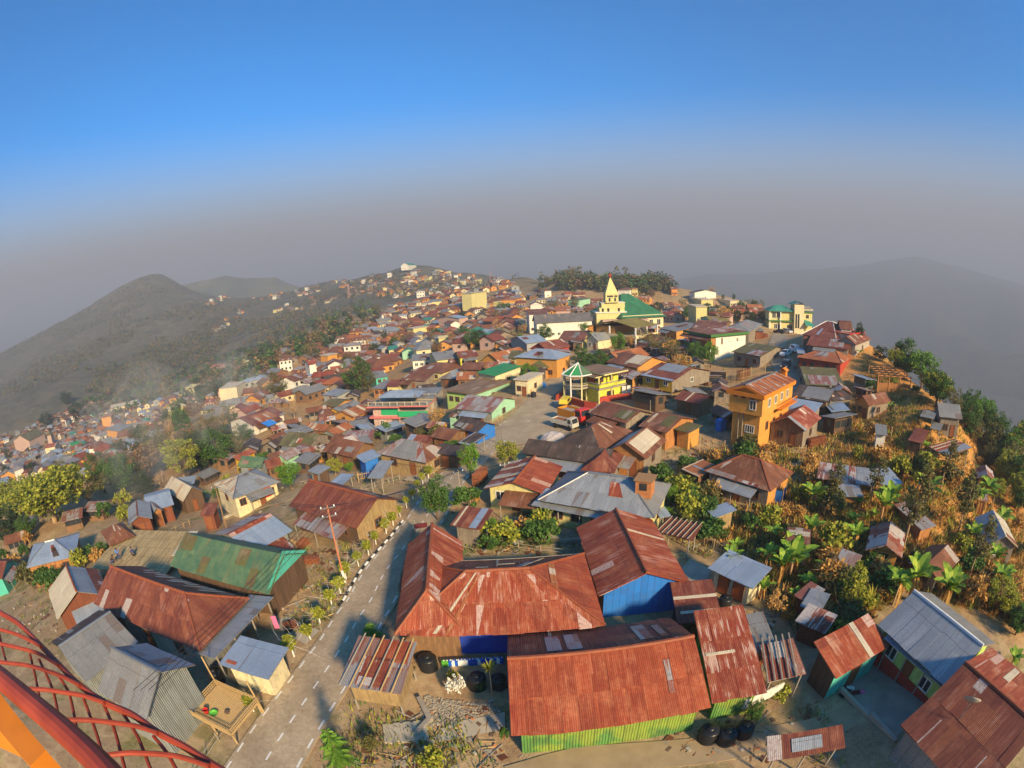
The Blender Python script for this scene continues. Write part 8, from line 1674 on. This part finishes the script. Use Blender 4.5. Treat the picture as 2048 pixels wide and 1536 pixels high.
timber_frame()
# white boards beside the lime green house
F = FR((1485,1420), (1562,1385), None, .6, 1.0); m = MB(); fb(m, F, -F.L / 2, F.L / 2, -.5, -.4, .6, 1.5, WM['white']); tag(m.build('board_screen', None, tuple(F.o)), 'long white board screen at the end of the lime green house', 'screen')
# ------------------------------------------------------------------ the tower railing in front of the viewer
def railing():
    o = empty('tower_railing', (-1.2, .9, 22.9), 'curved red iron railing with crossing bars around the viewing tower', 'railing')
    def pth(pts, z): return [onz(u, v, CAM_H - z) for u, v in pts]
    def sm(p, k=5):
        p = [np.array(q) for q in p]; out = []
        for i in range(len(p) - 1):
            p0, p1, p2, p3 = p[max(i - 1, 0)], p[i], p[i + 1], p[min(i + 2, len(p) - 1)]
            for j in range(k): t = j / k; out.append(.5 * (2 * p1 + (p2 - p0) * t + (2 * p0 - 5 * p1 + 4 * p2 - p3) * t * t + (3 * p1 - p0 - 3 * p2 + p3) * t ** 3))
        out.append(p[-1]); return out
    z1 = lambda L: [(x / 2.866, 1000 + y / 2.866) for x, y in L]
    part('handrail', o, lambda m: m.tube(sm(pth([(-160,1240), (-70,1300), (0,1356), (75,1418), (150,1482), (215,1545), (280,1620)], .75)), .037, M['rail'], 14))
    part('outer_rail', o, lambda m: m.tube(sm(pth([(-80,1175)] + z1([(0,645),(110,712),(230,830),(335,940),(455,1060),(600,1160),(760,1232),(900,1330),(1050,1410),(1160,1480),(1290,1560)]), 1.35)), .018, M['rail'], 8))
    for L in ([(-60,735),(0,742),(110,775),(235,838)], [(-60,800),(0,822),(200,872),(335,948)], [(-60,920),(30,932),(170,950),(330,1000),(460,1062)], [(150,1082),(250,1086),(350,1100),(480,1122),(600,1162)], [(350,1262),(460,1260),(560,1266),(760,1292),(905,1336)], [(590,1468),(680,1455),(780,1450),(1000,1466),(1200,1525)]):
        part('curved_bar', o, lambda m: m.tube(sm(pth(z1(L), 1.33)), .0115, M['rail'], 7))
    for L in ([(-2,770),(14,850),(35,925)], [(172,885),(200,1000),(228,1140)], [(225,915),(300,1080),(335,1235)], [(340,1015),(400,1120),(445,1335)], [(480,1140),(540,1300),(585,1445)], [(598,1180),(660,1330),(722,1560)], [(700,1215),(790,1360),(870,1560)], [(880,1355),(950,1440),(1020,1560)]):
        part('cross_bar', o, lambda m: m.tube(sm(pth(z1(L), 1.36)), .0085, M['rail'], 6))
    pl = [onz(u, v, CAM_H - .83)[:2] for u, v in ((-120,1300), (0,1386), (92,1500), (60,1532), (0,1462), (-170,1370))]
    m = MB(); a = sum(pl[i][0] * pl[(i + 1) % 6][1] - pl[(i + 1) % 6][0] * pl[i][1] for i in range(6)); m.prism(pl if a > 0 else pl[::-1], CAM_H - .93, CAM_H - .83, M['opaint']); m.build('parapet', o)
railing()

# ------------------------------------------------------------------ wood smoke over the left slope
def smoke(pts, rx, h, dens, name='smoke'):
    m = bpy.data.materials.new('wood_smoke'); m.use_nodes = True; t = m.node_tree; t.nodes.remove(t.nodes['Principled BSDF']); pv = t.nodes.new('ShaderNodeVolumePrincipled'); pv.inputs['Color'].default_value = (.97, .98, 1.0, 1)
    tc = t.nodes.new('ShaderNodeTexCoord'); n = t.nodes.new('ShaderNodeTexNoise'); n.inputs['Scale'].default_value = .22; n.inputs['Detail'].default_value = 4; t.links.new(tc.outputs['Object'], n.inputs['Vector'])
    mr = t.nodes.new('ShaderNodeMapRange'); mr.inputs['From Min'].default_value = .46; mr.inputs['From Max'].default_value = .75; mr.inputs['To Max'].default_value = dens; t.links.new(n.outputs['Fac'], mr.inputs['Value']); t.links.new(mr.outputs[0], pv.inputs['Density']); t.links.new(pv.outputs[0], t.nodes['Material Output'].inputs['Volume'])
    for u, v, ex in pts:
        p = hit(u, v); b = MB(); b.lathe((0, 0, 0), [(.3, 0), (rx * .45, h * .2), (rx * .9, h * .5), (rx, h * .75), (rx * .5, h)], m, 14); o = b.build(name, None, (0, 0, 0), True); o.location = tuple(p); o.rotation_euler = (.25, .5, ex); tag(o, kind='stuff')
smoke([(430,930,.4),(245,1035,1.0),(180,865,.2)], 11.0, 26.0, .045)
